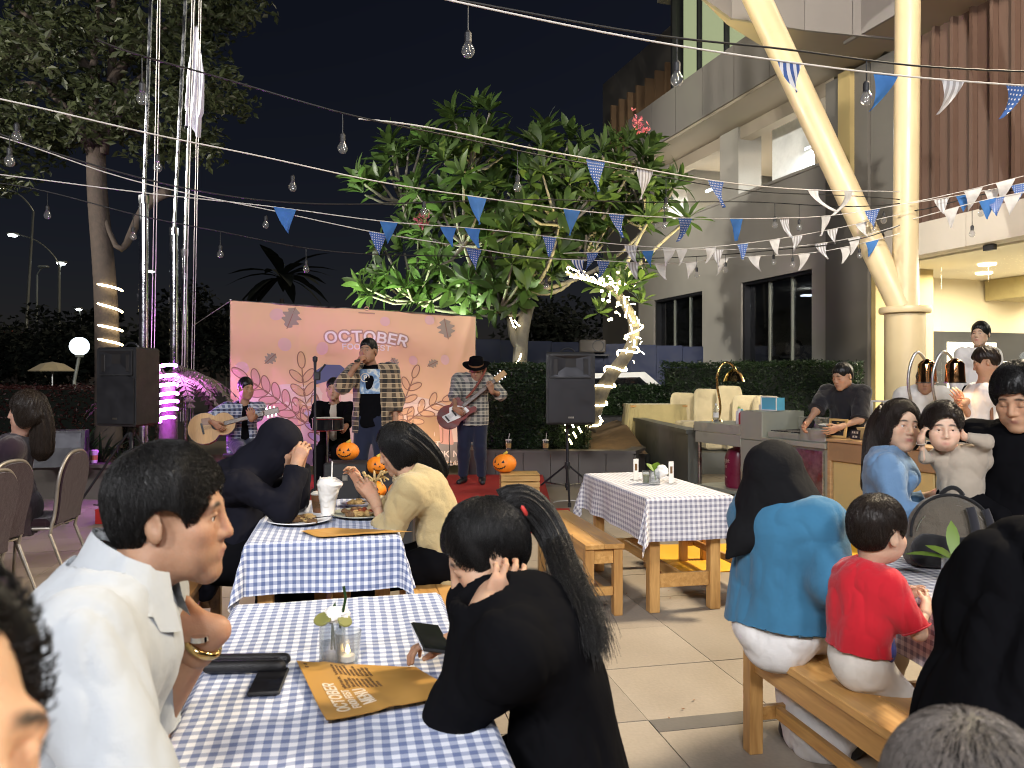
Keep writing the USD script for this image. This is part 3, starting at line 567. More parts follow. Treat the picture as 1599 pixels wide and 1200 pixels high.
    def leg(i, gr=0.0, upto=2.0, flat=False):
        hip, kn, an, sg = legs[i]; k = .080 * s * math.sqrt(girth) * (.85 if child else 1)
        if upto <= 1: return [cone(hip, hip + (kn - hip) * upto, k * 1.1 + gr, k * (1.1 - .35 * upto) + gr, .05, flat=flat)]
        e = kn + (an - kn) * (upto - 1)
        return [cone(hip, kn, k * 1.08 + gr, k * .74 + gr, .05), cone(kn, kn + (an - kn) * .3, k * .72 + gr, k * .70 + gr, .03), cone(kn + (an - kn) * .3, e, k * .70 + gr, k * .5 + gr, .03, flat=flat)]
    P = thing('person', label, 'person', (pelvis[0], pelvis[1], ground), group=group)
    # skin: head and neck, torso with arms and legs, hands
    neck = [cone(nb - U * .03 * s, head + Rm @ (np.array([0, -.018, -.065]) * hs), .060 * s * (.86 if fem else 1) * (.8 if child else 1), .055 * hs * (.86 if fem else 1) * (.85 if child else 1), .03)]
    hv, hfc = soft(head_prims(head, Rm, hs, fem, child, mouth, lid, jaw) + neck, hres)
    col = [head_tint(hv, head, Rm, hs, base, lip, brow, stubble, lid)]; pieces = [(hv, hfc)]
    body = torso(-.020 * s) + arm(0, -.005 * s) + arm(1, -.005 * s) + ((leg(0, -.006) + leg(1, -.006)) if show_legs else [])
    if show_legs and shoes is None:
        for hip, kn, an, sg in legs:
            fd = unit(F0 + R0 * sg * .15); body += [cone(an - fd * .03 * s - [0, 0, .03 * s], an + fd * .15 * s - [0, 0, .045 * s], .035 * s, .026 * s, .02)]
    bm = soft(body, cres); pieces.append(bm); col.append(np.tile(base, (len(bm[0]), 1)))
    for i in (0, 1):
        sh, el, wr, d, pn, sg = arms[i]
        kw = dict(curl=.35); kw.update(hand_kw[i])
        hm = soft(hand_prims(wr, d, pn, -sg if kw.pop('flip', False) else sg, L=hl, **kw) + [cone(wr - unit(wr - el) * .05 * s, wr, .031 * s, .027 * s, .02)], handres)
        pieces.append(hm); col.append(np.tile(np.asarray(base) * (1.0, .95, .93), (len(hm[0]), 1)))
    part(P, 'body', cat_(pieces), skin, smooth=True, color=np.vstack(col), world=True)
    if eyes and lid < 1:
        for sg in (-1, 1):
            em, ec = eyeball(head, Rm, hs, sg, gaze); part(P, 'eye', em, 'eye', smooth=True, color=ec, world=True)
    if bottom:
        gr = bottom.get('grow', .014) * s; pr = [cone(pelvis - U * .04 * s, pelvis + U * .02 * s, ww['p'] * .97 + gr, ww['p'] * .90 + gr * .6, .05, Fq, fl)]
        for i in (0, 1): pr += leg(i, gr, bottom.get('length', 1.95), True)
        if bottom.get('skirt'):
            k0, k1 = (legs[0][1] + legs[1][1]) / 2, (legs[0][2] + legs[1][2]) / 2
            sk = float(bottom['skirt']); pr += [cone(pelvis + F0 * .14 * (1 - sk) * s, k0, .17 * sk * s, .15 * s, .06), cone(k0, k1, .15 * s, .17 * s, .06)]
        m = wrinkle(soft(pr, bottom.get('res', cres)), bottom.get('fold', .010), 7, 11, (0, 0, 1), .5)
        part(P, bottom.get('name', 'trousers'), m, bottom['mat'], smooth=True, world=True)
    for layer in (top, over):
        if not layer: continue
        tp = layer; gr = tp.get('grow', .012) * s; pr = torso(gr)
        hem = tp.get('hem', -.13)
        pr += [cone(pelvis + U * hem * s, pelvis + U * .1 * s, ww['p'] + gr * 1.3, ww['p'] * .97 + gr, .05, Fq, fl)]
        for i in (0, 1): pr += arm(i, gr * tp.get('loose', 1.15), tp.get('sleeve', .75), True)
        pr += [cone(nb, nb + U * .3 * s, tp.get('neck', .066) * s, (tp.get('neck', .066) + .05) * s, .01, op='sub')]
        if tp.get('vneck'): pr += [cone(nb + Ft * .07 * s - U * tp['vneck'] * s, nb + Ft * .10 * s + U * .05 * s, .01 * s, .075 * s, .01, op='sub')]
        if tp.get('open'): o = tp['open'] * s; pr += [cone(nb + Ft * .16 * s, pelvis + Fq * .20 * s + U * (hem - .15) * s, o * .8, o * 1.25, .01, Fq, .42, op='sub')]
        pr += [plane(pelvis + U * (hem + .005) * s, -U)]
        m = wrinkle(soft(pr, tp.get('res', cres)), tp.get('fold', .015), tp.get('scale', 9), tp.get('seed', 3), U, .45)
        part(P, tp.get('name', 'shirt'), m, tp['mat'], smooth=True, world=True, label=tp.get('label'))
        if tp.get('band'):
            for i in (0, 1):
                sh, el, wr = arms[i][:3]; q_ = tp.get('sleeve', .75); e = sh + (el - sh) * q_ if q_ <= 1 else el + (wr - el) * (q_ - 1); ax = unit((el - sh) if q_ <= 1 else (wr - el)); a1 = unit(np.cross(ax, [.3, .2, 1])); a2 = np.cross(ax, a1)
                k_ = (.045 if fem or child else .052) * s * math.sqrt(girth); rr = (k_ * (1.08 - .2 * q_) + gr * tp.get('loose', 1.15) * 1.15 if q_ <= 1 else k_ * .84 + (.027 * s - k_ * .84) * (q_ - 1) + gr * tp.get('loose', 1.15)) * 1.02
                part(P, 'sleeve_hem', tube([e - ax * .008 * s + (a1 * math.cos(t) + a2 * math.sin(t)) * rr for t in np.linspace(0, 6.3, 30)], .0045 * s, 6), tp['mat'], smooth=True, world=True)
            if tp['band'] == 2: rn = tp.get('neck', .066) * s * 1.04; part(P, 'neckband', tube([nb + U * .010 * s + Ft * .010 * s + (Ft * math.cos(t) + Rt * math.sin(t)) * rn - U * .018 * s * math.cos(t) for t in np.linspace(0, 6.3, 36)], .0075 * s, 7), tp['mat'], smooth=True, world=True)
    if shoes:
        for hip, kn, an, sg in legs:
            fd = unit(F0 + R0 * sg * .2); z = np.array([0, 0, 1.0])
            sp = [cone(an - fd * .035 * s - z * .030 * s, an + fd * .16 * s - z * .045 * s, .042 * s, .034 * s, .03), cone(an - z * .03 * s, an + z * .02 * s, .045 * s, .046 * s, .03), plane(an - z * .070 * s, -z)]
            part(P, 'shoe', soft(sp, max(cres * .7, .007)), shoes, smooth=True, world=True)
    if hair: hair(P, J, s)
    return P, J
def hair_cap(kind='short', puff=.012, res=.006, mat='hair', back=None, seed=1, strands=0, rough=.006, front=0.0, sweep=1.0, fall=0, slen=.07, swidth=.0016, smat=None, part_side=None):
    """short: cropped at the ears and nape. long: hair also falls behind to back metres below the head's centre. tail: pulled tight and gathered"""
    def make(P, J, s):
        C, Rm, hs = J['head'], J['Rm'], J['hs']
        def Q(x, y, z): return C + Rm @ (np.array([x, y, z]) * hs)
        def E(c, r, k=.02, op='u'): return ell(Q(*c), np.array(r) * hs, Rm, k * hs, op)
        g = puff
        pr = [E((0, -.014, .040), (.076 + g, .094 + g, .090 + g))]
        if kind == 'short':
            pr += [E((0, -.046, -.010), (.068 + g * .4, .046 + g * .7, .058))]
            pr += [E((0, .112, -.020), (.088, .078, .086 + front), .014, 'sub'), E((.09, .010, -.030), (.05, .046, .062), .01, 'sub'), E((-.09, .010, -.030), (.05, .046, .062), .01, 'sub'), E((0, .02, -.10), (.12, .10, .075), .015, 'sub')]
        elif kind == 'tail':
            pr += [E((0, -.055, 0), (.066, .046, .060)), E((0, .105, -.022), (.070, .078, .085), .012, 'sub'), E((.09, .01, -.06), (.05, .055, .055), .01, 'sub'), E((-.09, .01, -.06), (.05, .055, .055), .01, 'sub'), E((0, .03, -.11), (.12, .10, .070), .015, 'sub')]
        else:
            pr += [E((0, -.050, -.030), (.078 + g * .5, .060 + g, .080)), E((.072, .0, -.03), (.020, .055, .075), .03), E((-.072, .0, -.03), (.020, .055, .075), .03)]
            pr += [E((0, .112, -.022), (.064, .086, .116 + front), .014, 'sub')]
        pv = soft(pr, res)
        v, f = pv; n = vnormals(v, f); loc = (v - C) @ Rm / hs
        v = v + n * ((noise(np.stack([np.arctan2(loc[:, 0], loc[:, 1] + .02) * 9, loc[:, 2] * 14, loc[:, 1] * 10], 1), seed) - .5) * 2 * rough * hs)[:, None]
        hp = part(P, 'hair', (v, f), mat, smooth=True, world=True)
        if back:
            path, r0, r1, sq = back(J) if callable(back) else back
            m = hair_fall(path, r0, r1, sq, seed)
            part(hp, 'lock', m, mat, smooth=True, world=True)
            if fall:
                r_ = np.random.default_rng(seed + 40); G = m[0][:26 * 40].reshape(26, 40, 3); a0 = r_.uniform(0, 40, fall); w0 = r_.normal(0, 1.2, fall); k0 = r_.integers(0, 8, fall); S = []
                cen = G.mean(1, keepdims=True); t = np.linspace(0, 1, 20)
                for i in range(fall):
                    rows = np.clip(k0[i] + t * (25 - k0[i] * r_.uniform(0, 1)), 0, 25); cols = a0[i] + w0[i] * t; r0 = rows.astype(int); f0 = (rows - r0)[:, None]; c0 = cols.astype(int) % 40; f1 = (cols - np.floor(cols))[:, None]; r1 = np.minimum(r0 + 1, 25); c1 = (c0 + 1) % 40
                    p = (G[r0, c0] * (1 - f0) + G[r1, c0] * f0) * (1 - f1) + (G[r0, c1] * (1 - f0) + G[r1, c1] * f0) * f1; c_ = cen[r0, 0] * (1 - f0) + cen[r1, 0] * f0
                    S.append(c_ + (p - c_) * (1.01 + .05 * r_.random() + .06 * t[:, None] * r_.random()))
                curves(hp, np.stack(S), np.linspace(swidth, swidth * .4, 20), mat)
        if strands:
            grow_strands(P, hp, pr, (v, f), C, Rm, hs, strands, slen, swidth, smat or mat, seed, sweep)
    return make
def hair_fall(path, r0, r1, flat=1.0, seed=0, sides=40):
    """a fall of hair along a path, ridged lengthways; r: radius along the path; flat: squash towards the body"""
    p = spline(path, 26); t = np.linspace(0, 1, len(p)); r = r0 + (r1 - r0) * t; r = r * np.clip((1.02 - t) / .16, .12, 1) ** .5
    tg = np.gradient(p, axis=0); tg /= np.linalg.norm(tg, axis=1, keepdims=True)
    a = np.cross(tg[0], [0.0, 1, 0]); a /= np.linalg.norm(a); V = []
    for i in range(len(p)):
        a = unit(a - tg[i] * (a @ tg[i])); b = np.cross(tg[i], a)
        an = np.arange(sides) * 2 * np.pi / sides
        rr = r[i] * (1 + .16 * (noise(np.stack([np.cos(an) * 4.5, np.sin(an) * 4.5, np.full(sides, t[i] * 1.2)], 1), seed) - .5) * 2 + .07 * np.sin(an * 13 + seed + t[i] * 2))
        V.append(p[i] + (a * (np.cos(an) * rr)[:, None] + b * (np.sin(an) * rr)[:, None] * flat))
    V = np.array(V); n, m = V.shape[:2]; i, j = np.meshgrid(np.arange(n - 1), np.arange(m), indexing='ij')
    qd = np.stack([i * m + j, i * m + (j + 1) % m, (i + 1) * m + (j + 1) % m, (i + 1) * m + j], -1).reshape(-1, 4)
    v = V.reshape(-1, 3); f = np.vstack([qd[:, [0, 1, 2]], qd[:, [0, 2, 3]]]); e = len(v)
    v = np.vstack([v, p[:1], p[-1:]]); k = np.arange(m)
    f = np.vstack([f, np.stack([np.full(m, e), (k + 1) % m, k], 1), np.stack([np.full(m, e + 1), (n - 1) * m + k, (n - 1) * m + (k + 1) % m], 1)])
    return v, f
def curves(path, P, widths, mat):
    """strands P (n, k, 3) in world coordinates as BasisCurves"""
    n, k = P.shape[:2]; p = unique(path, 'strands')
    g = UsdGeom.BasisCurves.Define(stage, p); g.CreateTypeAttr('linear'); g.CreateWrapAttr('nonperiodic')
    g.CreateCurveVertexCountsAttr(Vt.IntArray.FromNumpy(np.full(n, k, np.int32)))
    g.CreatePointsAttr(Vt.Vec3fArray.FromNumpy(tolocal(p, P.reshape(-1, 3)).astype(np.float32)))
    w = np.tile(np.asarray(widths, np.float32), n); g.CreateWidthsAttr(Vt.FloatArray.FromNumpy(w)); g.SetWidthsInterpolation('vertex')
    UsdShade.MaterialBindingAPI.Apply(g.GetPrim()).Bind(M[mat]); g.GetPrim().SetCustomDataByKey('kind', 'stuff')
def grow_strands(P, hp, pr, mesh, C, Rm, hs, n, length, width, mat, seed, sweep=1.0):
    r = np.random.default_rng(seed); v, f = mesh; nr = vnormals(v, f)
    loc = (v - C) @ Rm / hs; out = (nr * (v - C)).sum(1) > 0
    cand = np.where(out & (loc[:, 2] > -.07))[0]; ix = r.choice(cand, n)
    p = v[ix] + r.normal(0, .002, (n, 3)); steps = 7; pts = [p - nr[ix] * .002]
    lq = length * r.uniform(.5, 1.15, n)[:, None] / steps
    crown = np.array([.01, -.055, .12])
    for k in range(steps):
        q = (p - C) @ Rm / hs
        d = q - crown; d = d / (np.linalg.norm(d, axis=1, keepdims=True) + 1e-9); fr = np.clip((q[:, 1:2] - .0) / .05, 0, 1) * sweep
        d = d * (1 - fr) + fr * np.concatenate([np.where(q[:, :1] > -.035, 1.0, -.5), -.25 + 0 * q[:, :1], .35 + 0 * q[:, :1]], 1) + np.array([.06, .03, 0]) + r.normal(0, .11, (n, 3))
        d = d @ Rm.T; e = .004
        g = np.stack([sdf_at(pr, p + e * np.eye(3)[a]) - sdf_at(pr, p - e * np.eye(3)[a]) for a in range(3)], 1); g /= np.linalg.norm(g, axis=1, keepdims=True) + 1e-9
        d = d - g * (d * g).sum(1, keepdims=True); d /= np.linalg.norm(d, axis=1, keepdims=True) + 1e-9
        p2 = p + d * lq + g * .0008; dist = sdf_at(pr, p2)[:, None]; p2 = p2 - g * (dist - .003 - .0007 * k); off = sdf_at(pr, p2 - g * .004)[:, None] > .010
        p = np.where(off, p + d * .0004, p2)
        pts.append(p.copy())
    curves(hp, np.stack(pts, 1), np.linspace(width, width * .35, steps + 1), mat)
def hijab(mat, drape, res=.009, puff=.018, fold=.007, seed=4, extra=None, face=1.0):
    """a headscarf: hood with a face opening, then drape prims (from J) over neck and shoulders"""
    def make(P, J, s):
        C, Rm, hs = J['head'], J['Rm'], J['hs']
        def Q(x, y, z): return C + Rm @ (np.array([x, y, z]) * hs)
        def E(c, r, k=.03, op='u'): return ell(Q(*c), np.array(r) * hs, Rm, k * hs, op)
        pr = [E((0, -.018, .036), (.080 + puff, .104 + puff, .096 + puff * .8)), E((0, -.02, -.06), (.080 + puff, .085 + puff, .085), .05)]
        pr += drape(J, Q)
        if face: pr += [E((0, .115, -.025), (.060 * face, .085, .092 * face), .012, 'sub')]
        m = wrinkle(soft(pr, res), fold, 8, seed, J['U'], .4)
        part(P, 'headscarf', m, mat, smooth=True, world=True)
        if extra: extra(P, J, s)
    return make
# ================================================================ THE SETTING
YAW = math.radians(12.0)                                   # the paving and the furniture share this turn
AX = np.array([-math.sin(YAW), math.cos(YAW), 0]); PX = np.array([math.cos(YAW), math.sin(YAW), 0])   # along a table, across it
far = trimesh.creation.box((600, 600, .2)); obj('ground', (np.array(far.vertices) + [0, 200, -.155], np.array(far.faces)), 'asphalt', kind='structure')
plaza = thing('pavement', kind='structure')
part(plaza, 'joint_bed', xform(trimesh.creation.box((30, 26, .04)), frame(AX), (0, 7.0, -.028)), 'joint', world=True)
def pavers():
    n = 0; rest = {k: [] for k in ('paver_a', 'paver_b', 'paver_c')}; cells = []
    O = ground_at(1012, 1125)
    for i in range(-26, 26):
        for j in range(-8, 34):
            c = O + PX * (.6 * i + .3) + AX * (.6 * j - .3)
            px = 799.5 + F_PX * c[0] / max(c[1], .05)
            if c[1] < .3 or c[1] > 15 or abs(px - 800) > 1300: continue
            vis = c[1] > 2.2 and -120 < px < 1720
            cells.append((0 if vis else 1, c[1], i, j, c))
    cells.sort(key=lambda q: (q[0], q[1]))
    for vis, y, i, j, c in cells:
        r = np.random.default_rng((i + 60) * 977 + (j + 60) * 31); mt = ('paver_a', 'paver_b', 'paver_c')[int(r.integers(3))]
        c = c + [0, 0, -.02 + r.normal(0, .0007)]
        b = bx((0, 0, 0), (.5955, .5955, .04))
        if i == 0 and j == 0:        # a darker repair strip along one edge of this stone
            part(plaza, 'paver', rotz(bx((0, -.06, 0), (.5955, .475, .04)), YAW, c), mt, world=True)
            part(plaza, 'paver', rotz(bx((.0, .240, 0), (.5955, .115, .04)), YAW, c), 'paver_dark', world=True); n += 2; continue
        m = rotz(b, YAW, c)
        if n < 290: part(plaza, 'paver', m, mt, world=True); n += 1
        else: rest[mt].append(m)
    for k, v in rest.items():
        if v: part(plaza, 'far_pavers', cat_(v), k, world=True, kind='stuff')
pavers()
# ---- the building on the right: its facade runs away to the left
FD = unit(np.array([-.319, 1.0, 0])) if False else np.array([-.319, 1.0, 0]) / math.hypot(.319, 1)
FN = np.array([-FD[1], FD[0], 0])                          # out of the facade, to the plaza (-x)
FN = FN if FN[0] < 0 else -FN
def fac(Y, z=0.0, out=0.0): return np.array([5.85 + .319 * (14.33 - Y), Y, z]) + FN * out
def slab(y0, y1, z0, z1, o0, o1):
    """block along the facade between two depths Y, two heights and two distances out of it"""
    P = [fac(y0, 0, o0), fac(y1, 0, o0), fac(y1, 0, o1), fac(y0, 0, o1)]
    pts = [(p[0], p[1]) for p in P]; pg = Polygon(pts)
    return xform(extrude(pg if pg.exterior.is_ccw else Polygon(pts[::-1]), z1 - z0), None, (0, 0, z0))
def build_wing():
    B = thing('building', 'concrete podium of the building with two dark window bays and an open lit gallery above', 'building', fac(18))
    W = lambda n, m, t, **k: part(B, n, m, t, world=True, **k)
    yw = [(14.75, 16.95), (18.45, 20.75)]
    # wall with two openings
    W('wall', cat_([slab(14.35, 21.6, 3.6, 5.5, -.35, 0), slab(14.35, 21.6, 0, .9, -.35, 0), slab(14.35, 14.75, .9, 3.6, -.35, 0), slab(16.95, 18.45, .9, 3.6, -.35, 0), slab(20.75, 21.6, .9, 3.6, -.35, 0)]), 'wall_concrete')
    W('coping', slab(14.35, 21.6, 5.5, 5.56, -.38, .03), 'wall_concrete')
    W('end_wall', slab(21.3, 21.6, 0, 8.2, -6, -.36), 'wall_concrete')
    for k, (a, b) in enumerate(yw):
        w = part(B, 'window', cat_([slab(a, b, .9, .96, -.30, -.05), slab(a, b, 3.54, 3.6, -.30, -.05), slab(a, a + .06, .96, 3.54, -.30, -.05), slab(b - .06, b, .96, 3.54, -.30, -.05)]), 'dark_metal', world=True)
        n = 3
        for q in range(n):
            y0 = a + .06 + (b - a - .12) * q / n; y1 = a + .06 + (b - a - .12) * (q + 1) / n
            part(w, 'pane', slab(y0 + .02, y1 - .02, .96, 3.54, -.20, -.185), 'dark_glass', world=True)
            if q: part(w, 'mullion', slab(y0 - .02, y0 + .02, .96, 3.54, -.184, -.15), 'steel_panel', world=True)
    W('room', cat_([slab(14.35, 21.3, 0, 3.6, -4.2, -4.0), slab(14.35, 21.3, 3.45, 3.5, -4.0, -.4)]), 'shop_wall')
    for k, (y, o, z) in enumerate([(15.2, -1.4, 3.3), (15.6, -2.4, 3.3), (16.3, -1.2, 3.3), (16.5, -2.6, 3.3), (19.2, -1.3, 3.3), (20.0, -2.0, 3.3)]):
        W('downlight', bx(fac(y, z, o), (.22, .22, .03)), 'lamp_white')
    W('plant_silhouette', leaf_cloud([fac(15.3 + .5 * k, 1.2 + .3 * (k % 3), -1.0) for k in range(9)], .45, 140, .22, 3), 'leaf_dark', kind='stuff')
    # open gallery: floor, back wall, column, tube lamps
    W('gallery_floor', slab(14.35, 21.4, 5.1, 5.3, -6, -.36), 'soffit')
    W('gallery_back_wall', slab(14.35, 21.4, 5.3, 7.2, -4.2, -4.0), 'shop_wall')
    W('gallery_column', slab(17.25, 17.95, 5.56, 7.2, -.75, -.15), 'wall_concrete'); W('gallery_column', slab(20.3, 20.9, 5.56, 7.2, -.75, -.15), 'wall_concrete')
    W('gallery_screen', slab(15.9, 17.2, 5.56, 7.2, -1.05, -1.0), 'white_paint'); W('gallery_beam', slab(14.36, 16.0, 6.62, 7.2, -1.6, -1.3), 'white_paint')
    for y, o in ((15.0, -1.0), (18.7, -1.0), (19.4, -1.9)):
        W('tube_lamp', slab(y, y + 1.15, 6.36, 6.41, o - .05, o), 'tube_cool')
        rect('gallery_tube_light_%d' % int(y * 10), fac(y + .6, 6.34, o), (0, 0, -1), 1.2, .15, 40, (.88, .97, 1.0))
    # parapet band of panels, soffit below
    for k in range(6):
        y0 = 13.75 + k * 1.12; W('band_panel', slab(y0 + .008, y0 + 1.112, 7.2, 8.3, .45, .85 - (k % 2) * .004), 'panel_metal')
    W('band_core', slab(13.75, 20.5, 7.22, 8.28, -.3, .44), 'pier_dark'); W('band_end', slab(20.47, 20.56, 7.2, 8.3, -6, .85), 'panel_metal')
    W('soffit', slab(13.75, 20.5, 7.14, 7.20, -6, .80), 'soffit')
    W('soffit_beam', slab(14.4, 20.3, 6.86, 7.14, -.5, -.2), 'soffit')
    # upper windows, dim curtains inside
    W('curtain', slab(14.0, 19.6, 8.3, 11.4, -.22, -.20), 'window_dim')
    for k in range(5):
        y0 = 14.2 + k * 1.1; w = W('upper_window', cat_([slab(y0, y0 + .06, 8.3, 11.4, -.10, .02)]), 'dark_metal')
        part(w, 'pane', slab(y0 + .07, y0 + 1.1, 8.32, 11.4, -.06, -.045), 'shop_glass', world=True)
    W('window_end', slab(19.72, 19.80, 8.3, 11.4, -.6, .05), 'dark_metal'); W('upper_core', slab(13.9, 20.4, 8.3, 14.5, -6, -.8), 'pier_dark')
    W('roof_slab', slab(13.9, 20.4, 11.4, 14.5, -.8, .1), 'pier_dark')
    # the set-back wing with upright timber fins
    W('rear_wall', slab(21.7, 28.5, 0, 12.6, -2.6, -2.2), 'pier_dark')
    for k in range(9):
        W('timber_fin', slab(21.9 + k * .62, 21.98 + k * .62, 8.3, 11.2, -2.2, -1.75), 'slat_wood')
    for k in range(3): W('fin_backing', slab(21.9 + k * 2.0, 23.85 + k * 2.0, 8.3, 11.0, -2.2, -2.16), 'slat_wood')
def build_front():
    """pier, shop, cladding, canopy and the forked column"""
    B = thing('building', 'shop front with bright glazed interior under ribbed brown cladding', 'building', fac(12))
    W = lambda n, m, t, **k: part(B, n, m, t, world=True, **k)
    W('pier', slab(13.32, 14.32, 0, 6.95, -1.2, .06), 'pier_dark')
    W('return_wall', cat_([bx(fac(13.25, 1.9, -.62), (1.25, .1, 3.8), math.atan2(-FN[1], -FN[0]))]), 'cream_wall')  # the pier's yellow lit side, its warm light put into the cream colour
    W('upper_wall', slab(12.35, 13.31, 3.95, 6.95, -.6, 0), 'pier_dark')
    W('pilaster', slab(13.62, 13.90, 5.0, 6.95, .06, .16), 'cream_wall')  # golden lit strip on the pier, light put into its colour
    for k in range(12):
        y = 12.34 - k * .32; z0 = 3.95
        W('cladding_panel', slab(y - .315, y - .06, z0, 6.95, -.2, 0), 'cladding'); W('cladding_rib', slab(y - .058, y - .004, z0, 6.95, -.2, .09), 'cladding')
    W('cladding_core', slab(8.4, 12.35, 3.95, 6.95, -.5, -.2), 'pier_dark')
    for k in range(3): W('fascia_panel', slab(12.9 - k * 1.5 - 1.49, 12.9 - k * 1.5, 3.45, 3.95, -.2, .12), 'fascia')
    # glazing: panes with clear joints, a frame post
    for k in range(5):
        y1 = 12.75 - k * .78; W('glass_pane', slab(y1 - .775, y1, .3, 3.45, -.06, -.05), 'shop_glass')
        if k == 2: W('patch_fitting', slab(y1 - .10, y1 + .06, 3.36, 3.44, -.09, -.02), 'black_plastic')
    W('frame_post', slab(12.42, 12.5, .3, 3.45, -.1, .02), 'white_paint')
    # interior
    W('shop_floor', slab(8.2, 13.2, .1, .3, -6.5, -.08), 'shop_floor'); W('shop_ceiling', slab(7.6, 14.2, 3.42, 3.5, -6.6, -.22), 'shop_ceiling')
    W('shop_back_wall', slab(7.6, 14.3, .3, 3.42, -6.6, -6.4), 'shop_wall'); W('shop_side_wall', slab(14.05, 14.3, .3, 3.42, -6.4, -1.3), 'shop_wall')
    W('bulkhead', slab(11.8, 14.0, 3.02, 3.41, -4.6, -3.4), 'gold_tablecloth'); W('bulkhead', slab(8.0, 14.0, 2.55, 3.41, -6.35, -5.6), 'shop_ceiling')
    W('dark_panel', slab(8.2, 14.0, .8, 2.5, -6.39, -6.30), 'shop_wall_dark'); W('dark_panel', slab(13.96, 14.04, .6, 2.4, -6.2, -2.0), 'shop_wall_dark')
    W('picture', cat_([slab(12.7, 13.3, 1.45, 2.25, -6.29, -6.25)]), 'sign_white'); W('picture', slab(10.6, 11.3, 1.7, 2.2, -6.29, -6.26), 'cream_cover')
    W('niche', slab(13.93, 13.955, 1.2, 2.2, -3.6, -2.4), 'panel_warm'); W('shelf', slab(13.7, 13.95, 1.62, 1.66, -3.6, -2.4), 'counter_wood')
    # low screen with a leaf lattice
    for k in range(12):
        y = 12.6 - k * .36; c = fac(y, 1.62, -2.0)
        th = np.linspace(0, 2 * np.pi, 9); star = Polygon([(math.cos(a) * (.16 if i % 2 == 0 else .06), math.sin(a) * (.16 if i % 2 == 0 else .06)) for i, a in enumerate(th[:-1])])
        ring = sbox(-.18, -.18, .18, .18).difference(sbox(-.16, -.16, .16, .16)).union(star)
        R = np.stack([FD, [0, 0, 1], FN], 1); W('lattice_tile', xform(extrude(ring, .03), R, c), 'white_plastic')
    W('screen_back', slab(8.2, 12.8, 1.44, 1.80, -2.1, -2.06), 'shop_wall_dark'); W('screen_base', slab(8.2, 12.8, .3, 1.43, -2.1, -2.0), 'shop_wall_dark')
    for (y, o) in ((12.4, -1.5), (12.1, -3.0), (11.2, -1.6), (10.9, -3.4), (10.2, -1.4), (9.6, -2.8), (13.2, -2.4)):
        W('ceiling_light', lathe([(.0, -.03), (.13, -.03), (.14, 0)], 16, fac(y, 3.415, o)), 'panel_warm')
    W('light_panel', slab(9.4, 10.6, 3.36, 3.40, -2.4, -1.5), 'panel_warm'); W('light_panel', slab(11.5, 12.3, 3.36, 3.40, -5.3, -4.6), 'panel_warm')
    rect('shop_light_001', fac(11.8, 3.33, -1.9), (0, 0, -1), 2.2, 2.0, 150, (1.0, .90, .70)); rect('shop_light_002', fac(9.8, 3.33, -2.2), (0, 0, -1), 2.2, 2.0, 150, (1.0, .90, .70)); rect('shop_light_003', fac(12.6, 3.33, -4.4), (0, 0, -1), 2.0, 1.6, 120, (1.0, .90, .70))
    # canopy: faceted fascia of metal panels and its soffit
    pts = [at(1085, -8, 10.9)[:2], at(1141, 22, 11.66)[:2], at(1255, 40, 12.05)[:2], at(1402, 62, 12.4)[:2], at(1440, 58, 12.0)[:2], fac(11.4, 0, .02)[:2], fac(14.6, 0, .02)[:2], fac(14.6, 0, 2.9)[:2]]
    pts = [pts[0], pts[1], pts[2], pts[3]]
    for k in range(3):
        a, b = np.array([*pts[k], 0]), np.array([*pts[k + 1], 0]); nseg = 2 if k else 1
        for q in range(nseg):
            p, r = a + (b - a) * q / nseg, a + (b - a) * (q + 1) / nseg; d = unit(b - a); nn = np.array([d[1], -d[0], 0]); nn = nn if nn[1] < 0 else -nn
            W('canopy_panel', cat_([beam(p + [0, 0, 7.55] + d * .006, r + [0, 0, 7.55] - d * .006, .05, 1.25)]), 'panel_metal')
    bk = lambda p, d: (p[0] + .12 * d, p[1] + d)
    back = [bk(pts[3], 1.5), bk(pts[2], 1.3), bk(pts[1], .35), bk(pts[0], .1)]
    W('canopy_soffit', prism([pts[0], pts[1], pts[2], pts[3]] + back, 7.0, 7.06), 'soffit')
    W('eave_soffit', prism([fac(12.9, 0, .9)[:2], fac(12.9, 0, -.2)[:2], fac(8.2, 0, -.2)[:2], fac(8.2, 0, .9)[:2]], 6.95, 7.02), 'soffit')
    W('eave_front', cat_([slab(8.2, 12.9, 6.95, 7.9, .9, .95)]), 'panel_metal')
    C = thing('forked_column', 'cream steel column that forks above a collar, one arm leaning left', 'column', at(1413, 485, 10.0) * (1, 1, 0))
    b = at(1413, 485, 10.0); z = b[2]
    part(C, 'lower_shaft', lathe([(.245, 0), (.245, z - .02)], 32, (b[0], b[1], 0)), 'cream_paint', smooth=True, world=True)
    part(C, 'collar', lathe([(.0, z - .04), (.30, z - .04), (.31, z - .02), (.31, z + .02), (.30, z + .04), (0, z + .04)], 32, (b[0], b[1], 0)), 'cream_paint', world=True, smooth=30)
    part(C, 'upper_shaft', tube([b + (0.0, 0, .03), at(1418, -40, 10.0)], [.152, .152], 32), 'cream_paint', world=True, smooth=30)
    part(C, 'strut', tube([b + (-.05, 0.0, .04), at(1178, -10, 10.9)], [.155, .185], 32), 'cream_paint', world=True, smooth=30)
